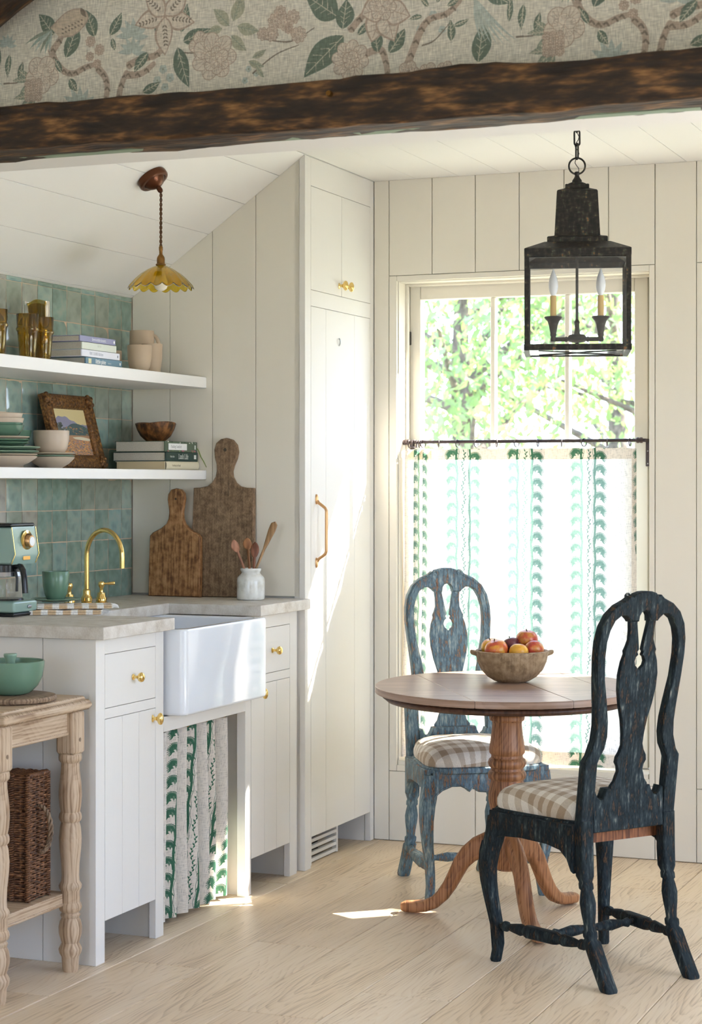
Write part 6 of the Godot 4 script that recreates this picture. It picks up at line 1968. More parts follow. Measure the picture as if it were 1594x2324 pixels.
func shelf_things() -> void:
	var U := 1.6825
	var L := 1.3605
	# upper shelf: brown glass
	var gp := [[0, 0], [0.0225, 0.0], [0.0238, 0.002], [0.0275, 0.05], [0.0305, 0.083], [0.0335, 0.087], [0.0345, 0.0915], [0.0325, 0.096], [0.0315, 0.099], [0.0335, 0.135], [0.0332, 0.1362], [0.0322, 0.135], [0.030, 0.098], [0.0285, 0.083], [0.0255, 0.05], [0.0215, 0.010], [0, 0.008]].map(func(q): return Vector2(q[0], q[1]))
	var gm := MB.new().lathe(gp, 36)
	var low := MB.new().lathe([Vector2(0, 0.0085), Vector2(0.0212, 0.0105), Vector2(0.0252, 0.05), Vector2(0.0262, 0.062), Vector2(0, 0.062)], 32)
	var labels := ["brown glass tumbler cut by the left edge of the picture, on the upper shelf", "ringed brown glass tumbler left of the glass carafe on the upper shelf", "ringed brown glass tumbler in front of the glass carafe"]
	var gpos := [Vector3(-0.455, U, 1.852), Vector3(-0.455, U, 1.682), Vector3(-0.475, U, 1.562)]
	for i in 3:
		solo("glass_tumbler", gm, M.brown_glass, labels[i], "glass", gpos[i], 0.0, "brown glasses on the upper shelf")
	# carafe with a pinched lip
	var rows := []
	for side in 2:
		var prof := [[0.001, 0.0], [0.038, 0.0], [0.041, 0.004], [0.0415, 0.05], [0.0415, 0.11], [0.041, 0.16], [0.0405, 0.185], [0.0405, 0.199]]
		if side == 1:
			prof = [[0.0385, 0.199], [0.0385, 0.185], [0.039, 0.16], [0.0395, 0.11], [0.0395, 0.05], [0.038, 0.010], [0.001, 0.008]]
		for q in prof:
			var line := PackedVector3Array()
			for i in 48:
				var a := TAU * i / 48
				var y: float = q[1]
				var r: float = q[0]
				if y > 0.18:
					var dl := absf(angle_difference(a, 1.9))
					var s := (y - 0.18) / 0.019
					r += s * (0.006 if dl < 0.22 else 0.0)
					y += s * (-0.010 * smoothstep(0.75, 0.0, dl) + 0.003 * smoothstep(0.3, 0.9, dl) * smoothstep(1.6, 0.9, dl))
				line.append(Vector3(cos(a) * r, y, sin(a) * r))
			rows.append(line)
	solo("glass_carafe", MB.new().grid(rows, true, false, null, false), M.brown_glass_deep, "tall brown glass carafe with pinched lip behind the tumblers", "carafe", Vector3(-0.57, U, 1.44))
	# books
	var g1 := "cookbooks on the upper shelf"
	var b := book("blue-grey cookbook lettered little pine, bottom of the upper shelf stack", -0.4, 0.17, 1.203, 1.432, U, 0.0235, c8(96, 132, 150), "page_edges", g1)
	letters(b, "little pine", Vector3(0.0001, 0.0115, 0.022), 0.0125, c8(240, 240, 236), false, 0.8, true)
	letters(b, "RECIPES", Vector3(0.0001, 0.0095, -0.035), 0.004, c8(214, 222, 224))
	spine_patch(b, "tree_mark", 0.09, 0.0118, 0.018, 0.015, c8(226, 220, 176))
	spine_patch(b, "colophon", -0.102, 0.0118, 0.006, 0.008, c8(236, 236, 232))
	b = book("white cookbook with grey lettering, third from the top on the upper shelf", -0.4, 0.172, 1.217, 1.456, U + 0.0236, 0.0225, c8(228, 228, 236), "page_edges", g1)
	letters(b, "FIRST COURSE Kitchen", Vector3(0.0001, 0.0112, 0.03), 0.0085, c8(176, 178, 190), false, 0.72)
	spine_patch(b, "colophon", -0.106, 0.0112, 0.004, 0.008, c8(110, 116, 126))
	b = book("pale ivory cookbook, second from the top on the upper shelf", -0.4, 0.17, 1.238, 1.455, U + 0.0462, 0.023, c8(214, 220, 206), "page_edges", g1)
	letters(b, "FEAST", Vector3(0.0001, 0.014, 0.0), 0.006, c8(236, 240, 230))
	b = book("purple-blue cookbook, topmost of the upper shelf stack", -0.4, 0.168, 1.244, 1.467, U + 0.0693, 0.0195, c8(142, 142, 176), "page_edges", g1)
	letters(b, "farm-to-table desserts", Vector3(0.0001, 0.0098, -0.005), 0.0088, c8(236, 236, 242), false, 0.72)
	spine_patch(b, "colophon", -0.101, 0.0098, 0.009, 0.008, c8(244, 244, 246))
	# pottery cups
	var cp := func(r: float, h: float, foot: float) -> Array:
		return [[0, 0], [foot, 0], [foot + 0.003, 0.002], [r * 0.86, h * 0.22], [r * 0.96, h * 0.5], [r, h * 0.97], [r - 0.001, h], [r - 0.0035, h], [r * 0.9, h * 0.5], [r * 0.78, h * 0.22], [foot * 0.9, 0.007], [0, 0.006]]
	dish("pottery_cup", cp.call(0.041, 0.089, 0.024), M.sand_glaze_matt, "sand-coloured handleless cup at the front of the pottery group", "cup", Vector3(-0.45, U, 0.992), "sand pottery on the upper shelf")
	dish("pottery_cup", cp.call(0.036, 0.102, 0.026), M.sand_glaze_matt, "sand-coloured handleless cup right of the front cup", "cup", Vector3(-0.468, U, 0.872), "sand pottery on the upper shelf")
	dish("pottery_cup", cp.call(0.03, 0.082, 0.022), M.sand_glaze_matt, "small sand-coloured cup half hidden behind the books", "cup", Vector3(-0.61, U, 0.885), "sand pottery on the upper shelf")
	var mug := thing("pottery_jug", "tall sand-coloured jug with a side handle behind the cups", "jug", Vector3(-0.545, U, 0.80), 0.0, "sand pottery on the upper shelf")
	part(mug, "body", MB.new().lathe([Vector2(0, 0), Vector2(0.040, 0), Vector2(0.0425, 0.003), Vector2(0.043, 0.03), Vector2(0.0425, 0.1), Vector2(0.0415, 0.152), Vector2(0.0405, 0.154), Vector2(0.0385, 0.153), Vector2(0.039, 0.1), Vector2(0.039, 0.01), Vector2(0, 0.008)], 40), M.sand_glaze_matt)
	var hp := []
	for i in 17:
		var a := -PI / 2 + PI * i / 16.0
		hp.append(Vector3(0.036 + cos(a) * 0.0235, 0.094 + sin(a) * 0.045, 0).rotated(Vector3.UP, 0.35))
	var hs := []
	part(mug, "handle", MB.new().tube(hp, 0.0065, 10), M.sand_glaze_matt)

	# lower shelf: two stacks of plates and bowls
	var gl := "plates and bowls stacked on the lower shelf"
	var c := Vector3(-0.505, L, 1.745)
	var st := [["serving_plate", 0.105, 0.032, 0.05, "sand_glaze", "wide sand-coloured shallow bowl, bottom of the left stack", 0.0], ["dinner_plate", 0.106, 0.0125, 0.05, "sand_glaze", "sand-coloured plate, second from the bottom of the left stack", 0.026], ["dinner_plate", 0.110, 0.0125, 0.055, "sage_glaze_pale", "pale green plate, third from the bottom of the left stack", 0.0355], ["dinner_plate", 0.114, 0.0135, 0.055, "sage_glaze_pale", "larger pale green plate, fourth from the bottom of the left stack", 0.0465], ["side_plate", 0.082, 0.0125, 0.042, "sage_glaze", "small green plate below the top green one in the left stack", 0.061], ["side_plate", 0.083, 0.0125, 0.042, "sage_glaze", "small green plate under the sand one in the left stack", 0.0695], ["side_plate", 0.083, 0.0125, 0.042, "sand_glaze", "small sand-coloured plate topping the left stack", 0.0778]]
	for s in st:
		dish(s[0], plate_prof(s[1], s[2], s[3]), M[s[4]], s[5], "plate", c + Vector3(0, s[6], 0), gl, Vector3(0, 0, 0))
	var bs := [["bowl", 0.066, 0.042, 0.028, "sage_glaze_deep", "green bowl, lowest of the left bowl stack", 0.0832], ["bowl", 0.0625, 0.037, 0.026, "sage_glaze_deep", "green bowl nested second in the left bowl stack", 0.0955], ["bowl", 0.066, 0.038, 0.024, "sand_glaze", "sand-coloured bowl nested third in the left bowl stack", 0.108], ["bowl", 0.0625, 0.042, 0.022, "sand_glaze", "sand-coloured bowl topping the left bowl stack", 0.1185]]
	for s in bs:
		dish("small_bowl", bowl_prof(s[1], s[2], s[3]), M[s[4]], s[5], "bowl", c + Vector3(0, s[6], 0), gl)
	var c2 := Vector3(-0.505, L, 1.462)
	dish("side_plate", plate_prof(0.072, 0.0335, 0.034), M.sand_glaze, "sand-coloured plate, bottom of the right stack before the painting", "plate", c2, gl)
	dish("side_plate", plate_prof(0.073, 0.010, 0.034), M.sage_glaze_pale, "green plate between two sand plates in the right stack", "plate", c2 + Vector3(0, 0.0285, 0), gl)
	dish("side_plate", plate_prof(0.073, 0.010, 0.034), M.sand_glaze, "sand-coloured plate under the deep bowl in the right stack", "plate", c2 + Vector3(0, 0.0362, 0), gl)
	dish("deep_bowl", [[0, 0], [0.034, 0], [0.038, 0.002], [0.050, 0.022], [0.055, 0.05], [0.0555, 0.074], [0.0545, 0.0755], [0.053, 0.074], [0.052, 0.05], [0.046, 0.022], [0.03, 0.008], [0, 0.006]], M.sand_glaze, "deep sand-coloured bowl standing on plates before the painting", "bowl", c2 + Vector3(0, 0.0415, 0), gl)
	dish("serving_bowl", bowl_prof(0.060, 0.052, 0.03), M.sage_glaze_deep, "green bowl showing behind the deep sand-coloured bowl", "bowl", Vector3(-0.600, L + 0.064, 1.535), gl)
	dish("tall_bowl", bowl_prof(0.045, 0.062, 0.03), M.sand_glaze, "sand-coloured bowl half hidden under the green bowl at the back", "bowl", Vector3(-0.600, L, 1.535), gl)

	# gilt frame leaning on the tiles
	var fr := thing("framed_painting", "small landscape painting in an ornate gilt frame leaning on the tiles", "painting", Vector3(-0.565, L, 1.19))
	fr.rotation = Vector3(0, 0.0, deg_to_rad(15))
	var W := 0.150
	var Hh := 0.245
	var gilt := tmat("old_gilt", blend_tex(128, 128, [[nimg(128, 128, 140, 0.05, 1.0, 4), 1.0]], [[0.0, c8(66, 42, 20)], [0.5, c8(112, 74, 36)], [1.0, c8(166, 120, 60)]], 1.1), 0.1, 0.42, {"metallic": 0.45})
	relief(gilt, grey_tex(128, 128, nimg(128, 128, 141, 0.06, 1.0, 4)), 0.22)
	var prof := [[0.0, 0.0], [0.0, 0.018], [0.006, 0.024], [0.013, 0.020], [0.018, 0.024], [0.034, 0.019], [0.038, 0.022], [0.044, 0.014], [0.046, 0.006]]
	var corners := [Vector2(-W, 0), Vector2(W, 0), Vector2(W, Hh), Vector2(-W, Hh)]
	for i in 4:
		var a: Vector2 = corners[i]
		var b2: Vector2 = corners[(i + 1) % 4]
		var dv := (b2 - a).normalized()
		var inn := dv.orthogonal() * -1.0
		if inn.dot(Vector2(0, Hh / 2) - a) < 0:
			inn = -inn
		var rws := []
		for q in prof:
			var line := PackedVector3Array()
			for k in 21:
				var s := k / 20.0
				var p: Vector2 = (a + (inn + dv) * q[0]).lerp(b2 + (inn - dv) * q[0], s)
				var bulge: float = 0.002 * sin(s * TAU * 9.0) if q[0] > 0.012 and q[0] < 0.035 else 0.0
				line.append(Vector3(q[1] + bulge, p.y, -p.x))
			rws.append(line)
		var side := part(fr, "moulding", MB.new().grid(rws, false, false, null, false), gilt)
		var orn := MB.new()
		orn.sphere(Vector3(0.018, a.y + (0.018 if a.y < 0.1 else -0.018), -(a.x + (0.018 if a.x < 0 else -0.018))), Vector3(0.012, 0.022, 0.022), 12, 8)
		for k in 5:
			var an := TAU * k / 5.0
			orn.sphere(Vector3(0.022, a.y + (0.02 if a.y < 0.1 else -0.02) + sin(an) * 0.017, -(a.x + (0.02 if a.x < 0 else -0.02)) + cos(an) * 0.017), Vector3(0.008, 0.008, 0.008), 8, 6)
		part(fr, "corner_ornament", orn, gilt)
	part(fr, "backing", MB.new().box(Vector3(-0.003, 0.006, -W + 0.006), Vector3(0.004, Hh - 0.006, W - 0.006)), M.wicker_dark)
	var pic := MB.new()
	pic.quad(Vector3(0.007, 0.045, W - 0.045), Vector3(0.007, 0.045, -W + 0.045), Vector3(0.007, Hh - 0.045, -W + 0.045), Vector3(0.007, Hh - 0.045, W - 0.045), Vector3.RIGHT, Vector2(0, 1), Vector2(1, 1), Vector2(1, 0), Vector2(0, 0))
	part(fr, "canvas", pic, M.painted_valley, Vector3.ZERO, "painted valley with trees and hills")

	# books and bowl at the right
	var g2 := "cookbooks on the lower shelf"
	b = book("cream cloth cookbook, bottom of the lower shelf stack", -0.398, 0.195, 0.656, 0.9, L, 0.0285, c8(226, 216, 188), "page_cream", g2, true)
	letters(b, "Cooking by Hand", Vector3(0.0003, 0.0142, 0.05), 0.006, c8(168, 160, 138), true, 0.9)
	b = book("dark green cookbook lettered Lush Life, middle of the lower shelf stack", -0.4, 0.205, 0.664, 0.9, L + 0.0287, 0.031, c8(42, 66, 60), "page_edges", g2)
	letters(b, "Lush Life", Vector3(0.0001, 0.0155, -0.01), 0.0165, c8(236, 236, 228), true, 0.72)
	letters(b, "Valerie Rice", Vector3(0.0001, 0.0155, 0.072), 0.006, c8(200, 206, 200), true, 0.7)
	spine_patch(b, "colophon", -0.097, 0.0155, 0.016, 0.014, c8(226, 228, 224))
	b = book("green floral cookbook with a white spine label, top of the lower shelf stack", -0.4, 0.192, 0.668, 0.905, L + 0.0599, 0.0365, c8(88, 104, 84), "page_edges", g2)
	spine_patch(b, "spine_label", 0.028, 0.0178, 0.135, 0.022, c8(240, 240, 238))
	letters(b, "Finding Comfort", Vector3(0.0007, 0.0178, 0.04), 0.009, c8(168, 168, 168), true, 0.8)
	spine_patch(b, "colophon", -0.102, 0.0178, 0.008, 0.014, c8(220, 226, 220))
	var rg := RandomNumberGenerator.new()
	rg.seed = 8
	for i in 26:
		spine_patch(b, "printed_flower", rg.randf_range(-0.11, 0.112), [0.0035, 0.033][i % 2] + rg.randf_range(-0.002, 0.002), 0.006, 0.004, [c8(196, 96, 130), c8(226, 226, 214), c8(126, 150, 104), c8(60, 78, 58)][i % 4])
	var rib := []
	for q in [[0.0, 0.03, -0.119], [0.004, 0.02, -0.124], [0.010, 0.0, -0.128], [0.018, -0.015, -0.133], [0.028, -0.035, -0.1355]]:
		rib.append(Vector3(q[0], q[1] - 0.06 + 0.045, q[2]))
	var rm := MB.new()
	var rr := []
	for q in rib:
		rr.append(PackedVector3Array([q + Vector3(0, 0, 0.003), q - Vector3(0, 0, 0.003), q + Vector3(-0.0008, 0, -0.003), q + Vector3(-0.0008, 0, 0.003)]))
	rm.grid(rr, true, false)
	part(b, "ribbon_marker", rm, mat("ribbon_green", c8(122, 146, 62), 0.7), Vector3.ZERO, "olive green ribbon bookmark")
	var wb := MB.new()
	var rws := []
	for q in [[0.001, 0.0], [0.028, 0.0], [0.034, 0.003], [0.052, 0.02], [0.064, 0.042], [0.0705, 0.062], [0.0695, 0.0645], [0.0665, 0.063], [0.060, 0.044], [0.047, 0.022], [0.025, 0.009], [0.001, 0.008]]:
		var line := PackedVector3Array()
		for i in 40:
			var a := TAU * i / 40
			line.append(Vector3(cos(a) * q[0], q[1] + (0.004 * sin(a * 2.0 + 0.6) * q[1] / 0.06), sin(a) * q[0]))
		rws.append(line)
	wb.grid(rws, true, false, null, false)
	solo("wooden_bowl", wb, M.dark_bowl_wood, "dark turned wooden bowl standing on the lower shelf books", "bowl", Vector3(-0.512, L + 0.0968, 0.762))

func worktop_things() -> void:
	# cutting boards against the side wall
	var big := thing("cutting_board", "tall grey-brown wooden cutting board with round handle against the wall", "cutting board", Vector3(-0.295, TOP + 0.0008, 0.685))
	big.rotation.x = -deg_to_rad(2.6)
	var bp := v2([[-0.116, 0.0], [0.118, 0.0], [0.116, 0.2], [0.113, 0.374], [0.085, 0.375], [0.06, 0.380], [0.043, 0.392], [0.031, 0.412], [0.0285, 0.432], [0.034, 0.452], [0.044, 0.475], [0.049, 0.498], [0.044, 0.522], [0.028, 0.540], [0.008, 0.546], [-0.014, 0.542], [-0.031, 0.528], [-0.038, 0.505], [-0.035, 0.478], [-0.028, 0.455], [-0.027, 0.432], [-0.031, 0.412], [-0.045, 0.392], [-0.062, 0.380], [-0.09, 0.375], [-0.114, 0.374], [-0.117, 0.2]])
	var mb := MB.new()
	mb.extrude(bp, -0.013, 0.011, 0.003)
	part(big, "board", mb, M.large_board_wood)
	var hm := MB.new()
	hm.xf = Transform3D(Basis(Vector3.RIGHT, PI / 2), Vector3(0.004, 0.505, 0.0106))
	hm.lathe([Vector2(0, 0.0006), Vector2(0.0062, 0.0006), Vector2(0.0068, -0.002)], 16)
	part(big, "hang_hole", hm, M.gap)
	part(big, "crack", MB.new().box(Vector3(0.020, 0.345, 0.0108), Vector3(0.0215, 0.4, 0.0115)), M.gap)
	var sm := thing("cutting_board", "smaller honey-brown cutting board with a handle leaning in front", "cutting board", Vector3(-0.463, TOP + 0.0008, 0.7135))
	sm.rotation.x = -deg_to_rad(2.7)
	var sp := v2([[-0.1, 0.0], [0.1, 0.0], [0.1, 0.1], [0.097, 0.205], [0.09, 0.213], [0.055, 0.232], [0.036, 0.250], [0.028, 0.268], [0.026, 0.290], [0.030, 0.318], [0.033, 0.336], [0.030, 0.356], [0.018, 0.369], [0.0, 0.373], [-0.020, 0.368], [-0.031, 0.352], [-0.033, 0.333], [-0.029, 0.310], [-0.026, 0.290], [-0.028, 0.268], [-0.036, 0.250], [-0.055, 0.235], [-0.088, 0.219], [-0.099, 0.207], [-0.101, 0.1]])
	mb = MB.new()
	mb.extrude(sp, -0.011, 0.010, 0.004)
	part(sm, "board", mb, M.small_board_wood)
	hm = MB.new()
	hm.xf = Transform3D(Basis(Vector3.RIGHT, PI / 2), Vector3(0.0, 0.336, 0.0096))
	hm.lathe([Vector2(0, 0.0006), Vector2(0.0038, 0.0006), Vector2(0.0042, -0.002)], 14)
	part(sm, "hang_hole", hm, M.gap)
	# crock of spoons
	var o := Vector3(-0.142, TOP + 0.0006, 0.782)
	solo("stoneware_crock", MB.new().lathe([Vector2(0, 0), Vector2(0.043, 0), Vector2(0.0465, 0.003), Vector2(0.047, 0.02), Vector2(0.0468, 0.062), Vector2(0.045, 0.074), Vector2(0.038, 0.082), Vector2(0.0325, 0.087), Vector2(0.031, 0.092), Vector2(0.0345, 0.097), Vector2(0.0355, 0.101), Vector2(0.0345, 0.1055), Vector2(0.032, 0.1055), Vector2(0.029, 0.1), Vector2(0.0285, 0.09), Vector2(0.041, 0.07), Vector2(0.0425, 0.01), Vector2(0, 0.007)], 40), M.crock_glaze, "white stoneware crock holding wooden spoons", "crock", o)
	var R := Vector3(0.9263, 0, -0.3768)
	var Bk := Vector3(0.3768, 0, 0.9263)
	var spoons := [["spoon_pink", "pinkish wooden spoon leaning left in the crock", Vector3(0.012, 0.012, 0.0), Vector3(-0.052, 0.183, 0.008), 0.0145, 0.022, 0.5], ["spoon_tan", "tan wooden spoon standing upright in the crock", Vector3(0.002, 0.012, -0.012), Vector3(-0.012, 0.19, -0.016), 0.0155, 0.020, 0.2], ["spoon_red", "red-brown wooden spoon at the front of the crock", Vector3(0.006, 0.012, 0.014), Vector3(0.015, 0.172, 0.024), 0.0145, 0.026, 0.0], ["spoon_pale", "long pale wooden spatula leaning right in the crock", Vector3(-0.02, 0.012, 0.004), Vector3(0.066, 0.222, -0.012), 0.0125, 0.048, -0.3]]
	for s in spoons:
		var a: Vector3 = R * s[2].x + Bk * s[2].z + Vector3(0, s[2].y, 0)
		var b: Vector3 = R * s[3].x + Bk * s[3].z + Vector3(0, s[3].y, 0)
		var t := thing("wooden_spoon" if s[0] != "spoon_pale" else "wooden_spatula", s[1], "spoon" if s[0] != "spoon_pale" else "spatula", o, 0.0, "wooden utensils in the crock")
		var d := (b - a).normalized()
		var face: Vector3 = (Bk + R * s[6]).normalized()
		face = (face - d * face.dot(d)).normalized()
		var sd := d.cross(face)
		var bl: float = s[5]
		var neck := b - d * bl
		part(t, "handle", MB.new().turned(a, neck, [[0, 0.0042], [0.6, 0.0042], [0.95, 0.0048], [1, 0.004]], 10), M[s[0]])
		var secs := []
		var flat: bool = s[0] == "spoon_pale"
		for i in 13:
			var q := i / 12.0
			var w: float = s[4] * (pow(sin(PI * clampf(q * 0.93 + 0.07, 0, 1)), 0.62) if not flat else minf(1.0, 0.42 + q * 0.9) * (1.0 if q < 0.85 else sqrt(maxf(0.0, 1.0 - pow((q - 0.85) / 0.15, 2)))))
			var along := neck + d * (q * 2.0 - 0.12) * bl
			secs.append([along + face * (0.004 * sin(PI * q) if not flat else 0.0) * -1.0, maxf(w, 0.0008), 0.0036 if not flat else 0.0034, 0.2, sd, face])
		part(t, "bowl" if not flat else "blade", MB.new().loft(secs, 14), M[s[0]])
	# cup, saucer and folded towels
	var cpos := Vector3(-0.452, TOP, 1.49)
	var tw := [["folded_towel", "beige and white striped tea towel folded under the cup, lower of two", 0.0, 0.0135, 0.0, Vector3(0.0, 0, 0.008)], ["folded_towel", "beige and white striped tea towel folded on top, just under the saucer", 0.0160, 0.010, 0.05, Vector3(0.012, 0, -0.03)]]
	for q in tw:
		var t := thing(q[0], q[1], "towel", Vector3(-0.365, TOP + 0.0005 + q[2], 1.615) + q[5], deg_to_rad(28) + q[4], "tea towels on the worktop")
		var rg := RandomNumberGenerator.new()
		rg.seed = int(q[3] * 10000)
		for layer in 2:
			var mb2 := MB.new()
			var hw := 0.118 - layer * 0.003
			var hd := 0.07 - layer * 0.002
			var h: float = q[3] * 0.5
			var y0: float = layer * h
			var rows := []
			var uvs := []
			for e in [[0.0, 0.97], [0.12, 1.0], [0.5, 1.012], [0.88, 1.0], [1.0, 0.97], [1.02, 0.9], [1.03, 0.6], [1.02, 0.3], [1.02, 0.0]]:
				var line := PackedVector3Array()
				var uvl := []
				for i in 61:
					var an := TAU * i / 60
					var x := signf(cos(an)) * pow(absf(cos(an)), 0.22)
					var z := signf(sin(an)) * pow(absf(sin(an)), 0.22)
					var wob := 0.0012 * sin(x * 7.0 + layer * 2.0 + z * 3.0) + 0.0008 * sin(z * 11.0 + x * 5.0)
					var p := Vector3(x * hw * e[1], y0 + h * e[0] + (wob if layer == 1 and e[0] > 0.9 else 0.0), z * hd * e[1])
					line.append(p)
					uvl.append(Vector2((p.x) / 0.044, p.z / 0.044))
				rows.append(line)
				uvs.append(uvl)
			mb2.grid(rows, false, false, uvs, true)
			part(t, "fold", mb2, M.towel_stripe)
		# fringe along the right end
		var fm := MB.new()
		for i in 44:
			var z := lerpf(-0.066, 0.066, i / 43.0)
			var y: float = rg.randf_range(0.001, q[3] * 0.9)
			fm.tube([Vector3(0.114, y, z), Vector3(0.124, y * 0.8 + 0.001, z + rg.randf_range(-0.003, 0.003)), Vector3(0.133, maxf(0.001, y * 0.5 - 0.001), z + rg.randf_range(-0.005, 0.005))], 0.0007, 4)
		var fp := part(t, "fringe", fm, M.shelf_paint, Vector3.ZERO, "loose white fringe")
		fp.set_meta("kind", "stuff")
	dish("saucer", plate_prof(0.0765, 0.0085, 0.042), M.sage_glaze, "sage green saucer on the folded towels", "saucer", cpos + Vector3(0.0, 0.0285, 0.035))
	dish("tea_cup", [[0, 0], [0.024, 0], [0.027, 0.002], [0.0345, 0.02], [0.0395, 0.045], [0.0418, 0.086], [0.041, 0.0872], [0.0395, 0.0865], [0.037, 0.045], [0.031, 0.02], [0.02, 0.007], [0, 0.006]], M.sage_glaze, "sage green handleless cup on the saucer", "cup", cpos + Vector3(0.0, 0.0342, 0.035))
	coffee_maker()

func coffee_maker() -> void:
	var t := thing("coffee_maker", "mint green drip coffee maker with a glass jug at the left edge", "coffee maker", Vector3(-0.42, TOP + 0.0008, 1.755))
	var G: Material = M.mint_plastic
	# local: front at x = 0, body runs back to -0.2
	part(t, "foot", MB.new().box(Vector3(-0.2, 0.0, -0.066), Vector3(0.004, 0.010, 0.066), 0.003), M.black_plastic)
	part(t, "base", MB.new().box(Vector3(-0.2, 0.009, -0.066), Vector3(0.006, 0.046, 0.066), 0.008), G)
	part(t, "warming_plate", MB.new().lathe([Vector2(0, 0.046), Vector2(0.056, 0.046), Vector2(0.054, 0.050), Vector2(0, 0.050)], 32), M.black_plastic, Vector3(-0.068, 0, 0))
	part(t, "column", MB.new().box(Vector3(-0.2, 0.04, -0.066), Vector3(-0.135, 0.2, 0.066), 0.008), G)
	# head: front leans forward then is cut back below
	var hm := MB.new()
	hm.xf = Transform3D(Basis(Vector3(1, 0, 0), Vector3(0, 1, 0), Vector3(0, 0, 1)), Vector3.ZERO)
	hm.extrude(v2([[-0.2, 0.152], [-0.004, 0.152], [0.009, 0.182], [-0.003, 0.262], [-0.2, 0.262]]), -0.067, 0.067, 0.007)
	part(t, "head", hm, G)
	part(t, "lid", MB.new().box(Vector3(-0.2, 0.262, -0.066), Vector3(-0.004, 0.272, 0.066), 0.004), M.black_plastic)
	for e in [-0.0655, 0.0655]:
		part(t, "chrome_edge", MB.new().tube([Vector3(-0.003, 0.154, e), Vector3(0.0095, 0.182, e), Vector3(-0.0025, 0.261, e)], 0.0014, 6), M.brass)
	var dm := MB.new()
	dm.xf = Transform3D(Basis(Vector3(0, 0, -1), Vector3(1, -0.15, 0).normalized() * -1.0 * -1.0, Vector3(0, -1, 0)), Vector3(0.0035, 0.222, -0.004))
	dm.lathe([Vector2(0, 0.0), Vector2(0.030, 0.0), Vector2(0.030, 0.003), Vector2(0.023, 0.005), Vector2(0.021, 0.006)], 28)
	var dial := part(t, "dial", dm, M.brass)
	var kn := MB.new()
	kn.xf = dm.xf
	kn.lathe([Vector2(0.019, 0.003), Vector2(0.0185, 0.018), Vector2(0.017, 0.02), Vector2(0, 0.0205)], 24)
	part(dial, "dial_knob", kn, M.pull_bronze)
	var cap := MB.new()
	cap.xf = dm.xf
	cap.lathe([Vector2(0.014, 0.0204), Vector2(0.0135, 0.0215), Vector2(0, 0.0217)], 24)
	part(dial, "dial_cap", cap, M.frosted_bulb)
	part(t, "badge", MB.new().box(Vector3(0.0035, 0.164, -0.022), Vector3(0.0065, 0.176, 0.016), 0.001), M.brass_soft)
	part(t, "switch", MB.new().box(Vector3(0.004, 0.022, -0.024), Vector3(0.012, 0.032, -0.004), 0.003), M.steel)
	# jug
	var j := thing("glass_jug", "glass coffee jug with a black handle in the coffee maker", "jug", Vector3(-0.488, TOP + 0.0512, 1.755))
	part(j, "glass", MB.new().lathe([Vector2(0, 0), Vector2(0.05, 0.0), Vector2(0.055, 0.004), Vector2(0.0575, 0.02), Vector2(0.056, 0.045), Vector2(0.05, 0.07), Vector2(0.047, 0.076)], 36), M.clear_glass)
	part(j, "band", MB.new().lathe([Vector2(0.0505, 0.066), Vector2(0.0515, 0.066), Vector2(0.0490, 0.078), Vector2(0.0480, 0.078)], 32), M.steel)
	part(j, "collar", MB.new().lathe([Vector2(0.046, 0.078), Vector2(0.0495, 0.079), Vector2(0.0495, 0.098), Vector2(0, 0.0995)], 32), M.black_plastic)
	var hd := Vector3(0.93, 0, 0.37)
	var pts := []
	for q in [[0.045, 0.090], [0.062, 0.098], [0.078, 0.096], [0.09, 0.084], [0.096, 0.064], [0.099, 0.04], [0.101, 0.018]]:
		pts.append(hd * q[0] + Vector3(0, q[1], 0))
	var secs := []
	for i in pts.size():
		var dv: Vector3 = (pts[mini(i + 1, pts.size() - 1)] - pts[maxi(i - 1, 0)]).normalized()
		var sd := Vector3.UP.cross(hd).normalized()
		secs.append([pts[i], 0.009, 0.0075, 0.35, sd, sd.cross(dv).normalized()])
	part(j, "handle", MB.new().loft(secs, 12), M.black_plastic, Vector3.ZERO, "black curved handle")
	part(j, "handle_strap", MB.new().tube([hd * 0.052 + Vector3(0, 0.088, 0), hd * 0.061 + Vector3(0, 0.06, 0), hd * 0.060 + Vector3(0, 0.022, 0)], 0.004, 7), M.black_plastic)
	for i in 5:
		part(j, "level_mark", MB.new().box(Vector3(-0.008, 0.016 + i * 0.009, -0.0004), Vector3(0.008, 0.0166 + i * 0.009, 0.0004)), M.frosted_bulb, Vector3(0.0, 0, 0.0585))

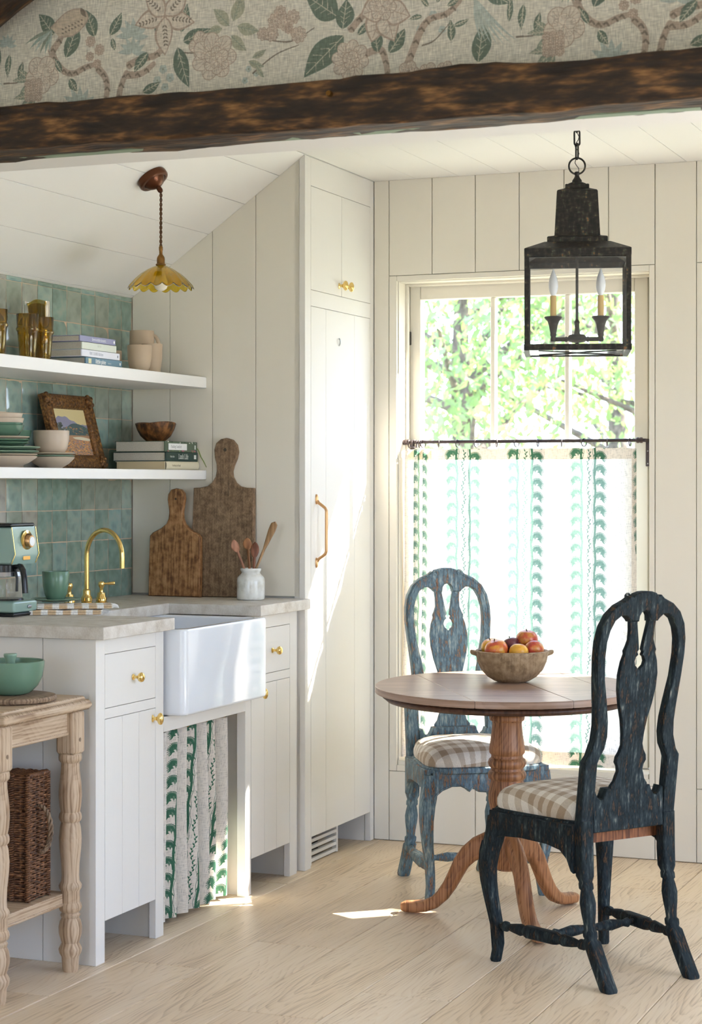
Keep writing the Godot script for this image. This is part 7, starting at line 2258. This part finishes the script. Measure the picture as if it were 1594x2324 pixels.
# ------------------------------------------------------------------ outdoors
func outdoors() -> void:
	var gd := setting("ground")
	slab(gd, "lawn", Vector3(-60, -0.62, -60), Vector3(60, -0.42, 60), M.lawn)
	slab(gd, "terrace", Vector3(3.505, -0.42, -1.8), Vector3(9.0, -0.32, 12.0), M.terrace)
	var rg := RandomNumberGenerator.new()
	rg.seed = 5
	var leafm := MB.new()
	leafm.tri(Vector3(0, 0, 0), Vector3(0.022, 0.045, 0.006), Vector3(0, 0.1, 0), Vector3(0.2, 0, 1), Vector3(0.2, 0, 1), Vector3(0.2, 0, 1))
	leafm.tri(Vector3(0, 0, 0), Vector3(-0.022, 0.045, 0.006), Vector3(0, 0.1, 0), Vector3(-0.2, 0, 1), Vector3(-0.2, 0, 1), Vector3(-0.2, 0, 1))
	var lm := leafm.mesh()
	var spots := [[Vector3(-2.2, -0.5, -7.5), 5.2, 1.9, 0, "leafy green tree outside, left part of the window view"], [Vector3(-0.4, -0.5, -8.6), 5.6, 2.1, 2, "bright yellow-green tree outside, middle of the window view"], [Vector3(-4.6, -0.5, -8.8), 6.2, 2.0, 1, "darker green tree outside, behind the left one"], [Vector3(1.4, -0.5, -10.0), 5.6, 2.1, 0, "green tree outside, right part of the window view"], [Vector3(-2.4, -0.5, -13.0), 7.2, 2.6, 2, "tall pale tree far outside, behind the others"], [Vector3(4.6, -0.5, -11.5), 6.4, 2.4, 1, "tree outside beyond the right-hand window"], [Vector3(-7.2, -0.5, -13.0), 7.0, 2.6, 0, "tree outside at the far left beyond the wall"]]
	for s in spots:
		var t := thing("garden_tree", s[4], "tree", s[0], 0.0, "trees outside the window")
		var H: float = s[1]
		var R: float = s[2]
		var tips := []
		var trunk := MB.new()
		trunk.tube([Vector3(0, 0, 0), Vector3(0.05, H * 0.25, 0.04), Vector3(-0.04, H * 0.5, 0), Vector3(0, H * 0.8, 0.03)], [0.14, 0.11, 0.075, 0.03], 9)
		for i in 16:
			var y := H * rg.randf_range(0.18, 0.75)
			var a := rg.randf() * TAU
			var ln := R * rg.randf_range(0.55, 1.0)
			var e := Vector3(cos(a) * ln, y + ln * rg.randf_range(0.15, 0.55), sin(a) * ln)
			var m := Vector3(cos(a) * ln * 0.5, lerpf(y, e.y, 0.6), sin(a) * ln * 0.5)
			trunk.tube([Vector3(0, y, 0), m, e], [0.045, 0.03, 0.012], 6)
			tips.append(e)
			tips.append(m)
			tips.append(m.lerp(e, 0.6) + Vector3(0, 0.2, 0))
		part(t, "trunk", trunk, M.bark)
		var mm := MultiMesh.new()
		mm.transform_format = MultiMesh.TRANSFORM_3D
		mm.mesh = lm
		var count := 5200
		mm.instance_count = count
		for i in count:
			var c: Vector3 = tips[rg.randi() % tips.size()]
			var p := c + Vector3(rg.randfn(0, 0.27), rg.randfn(0, 0.22), rg.randfn(0, 0.27))
			p.y = maxf(p.y, 0.5)
			var bs := Basis.from_euler(Vector3(rg.randf_range(-1.3, 1.3), rg.randf() * TAU, rg.randf_range(-1, 1))).scaled(Vector3.ONE * rg.randf_range(0.7, 1.35))
			mm.set_instance_transform(i, Transform3D(bs, p))
		var fo := MultiMeshInstance3D.new()
		fo.name = "foliage"
		fo.multimesh = mm
		fo.material_override = M["leaf_%d" % s[3]]
		fo.set_meta("kind", "stuff")
		t.add_child(fo)

func _ready() -> void:
	view_and_light()
	materials()
	room()
	outdoors()
	cabinets()
	counter()
	shelves()
	dining_table()
	chair("weathered blue dining chair with beige gingham seat beyond the table, facing the viewer", Vector3(0.604, 0, 0.704), deg_to_rad(38.4), M.worn_paint)
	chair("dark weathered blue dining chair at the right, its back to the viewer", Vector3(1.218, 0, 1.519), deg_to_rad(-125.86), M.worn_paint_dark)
	console_table()
	lantern()
	pendant()
	cafe_curtain(0.0, "half-height linen curtain with green vine stripes covering the lower window", "thin dark iron curtain rod across the middle of the window", true)
	cafe_curtain(1.14, "half-height vine-striped linen curtain on the window right of the frame", "dark iron curtain rod on the window right of the frame", true)
	sink_skirt()
	fruit_bowl()
	shelf_things()
	worktop_things()
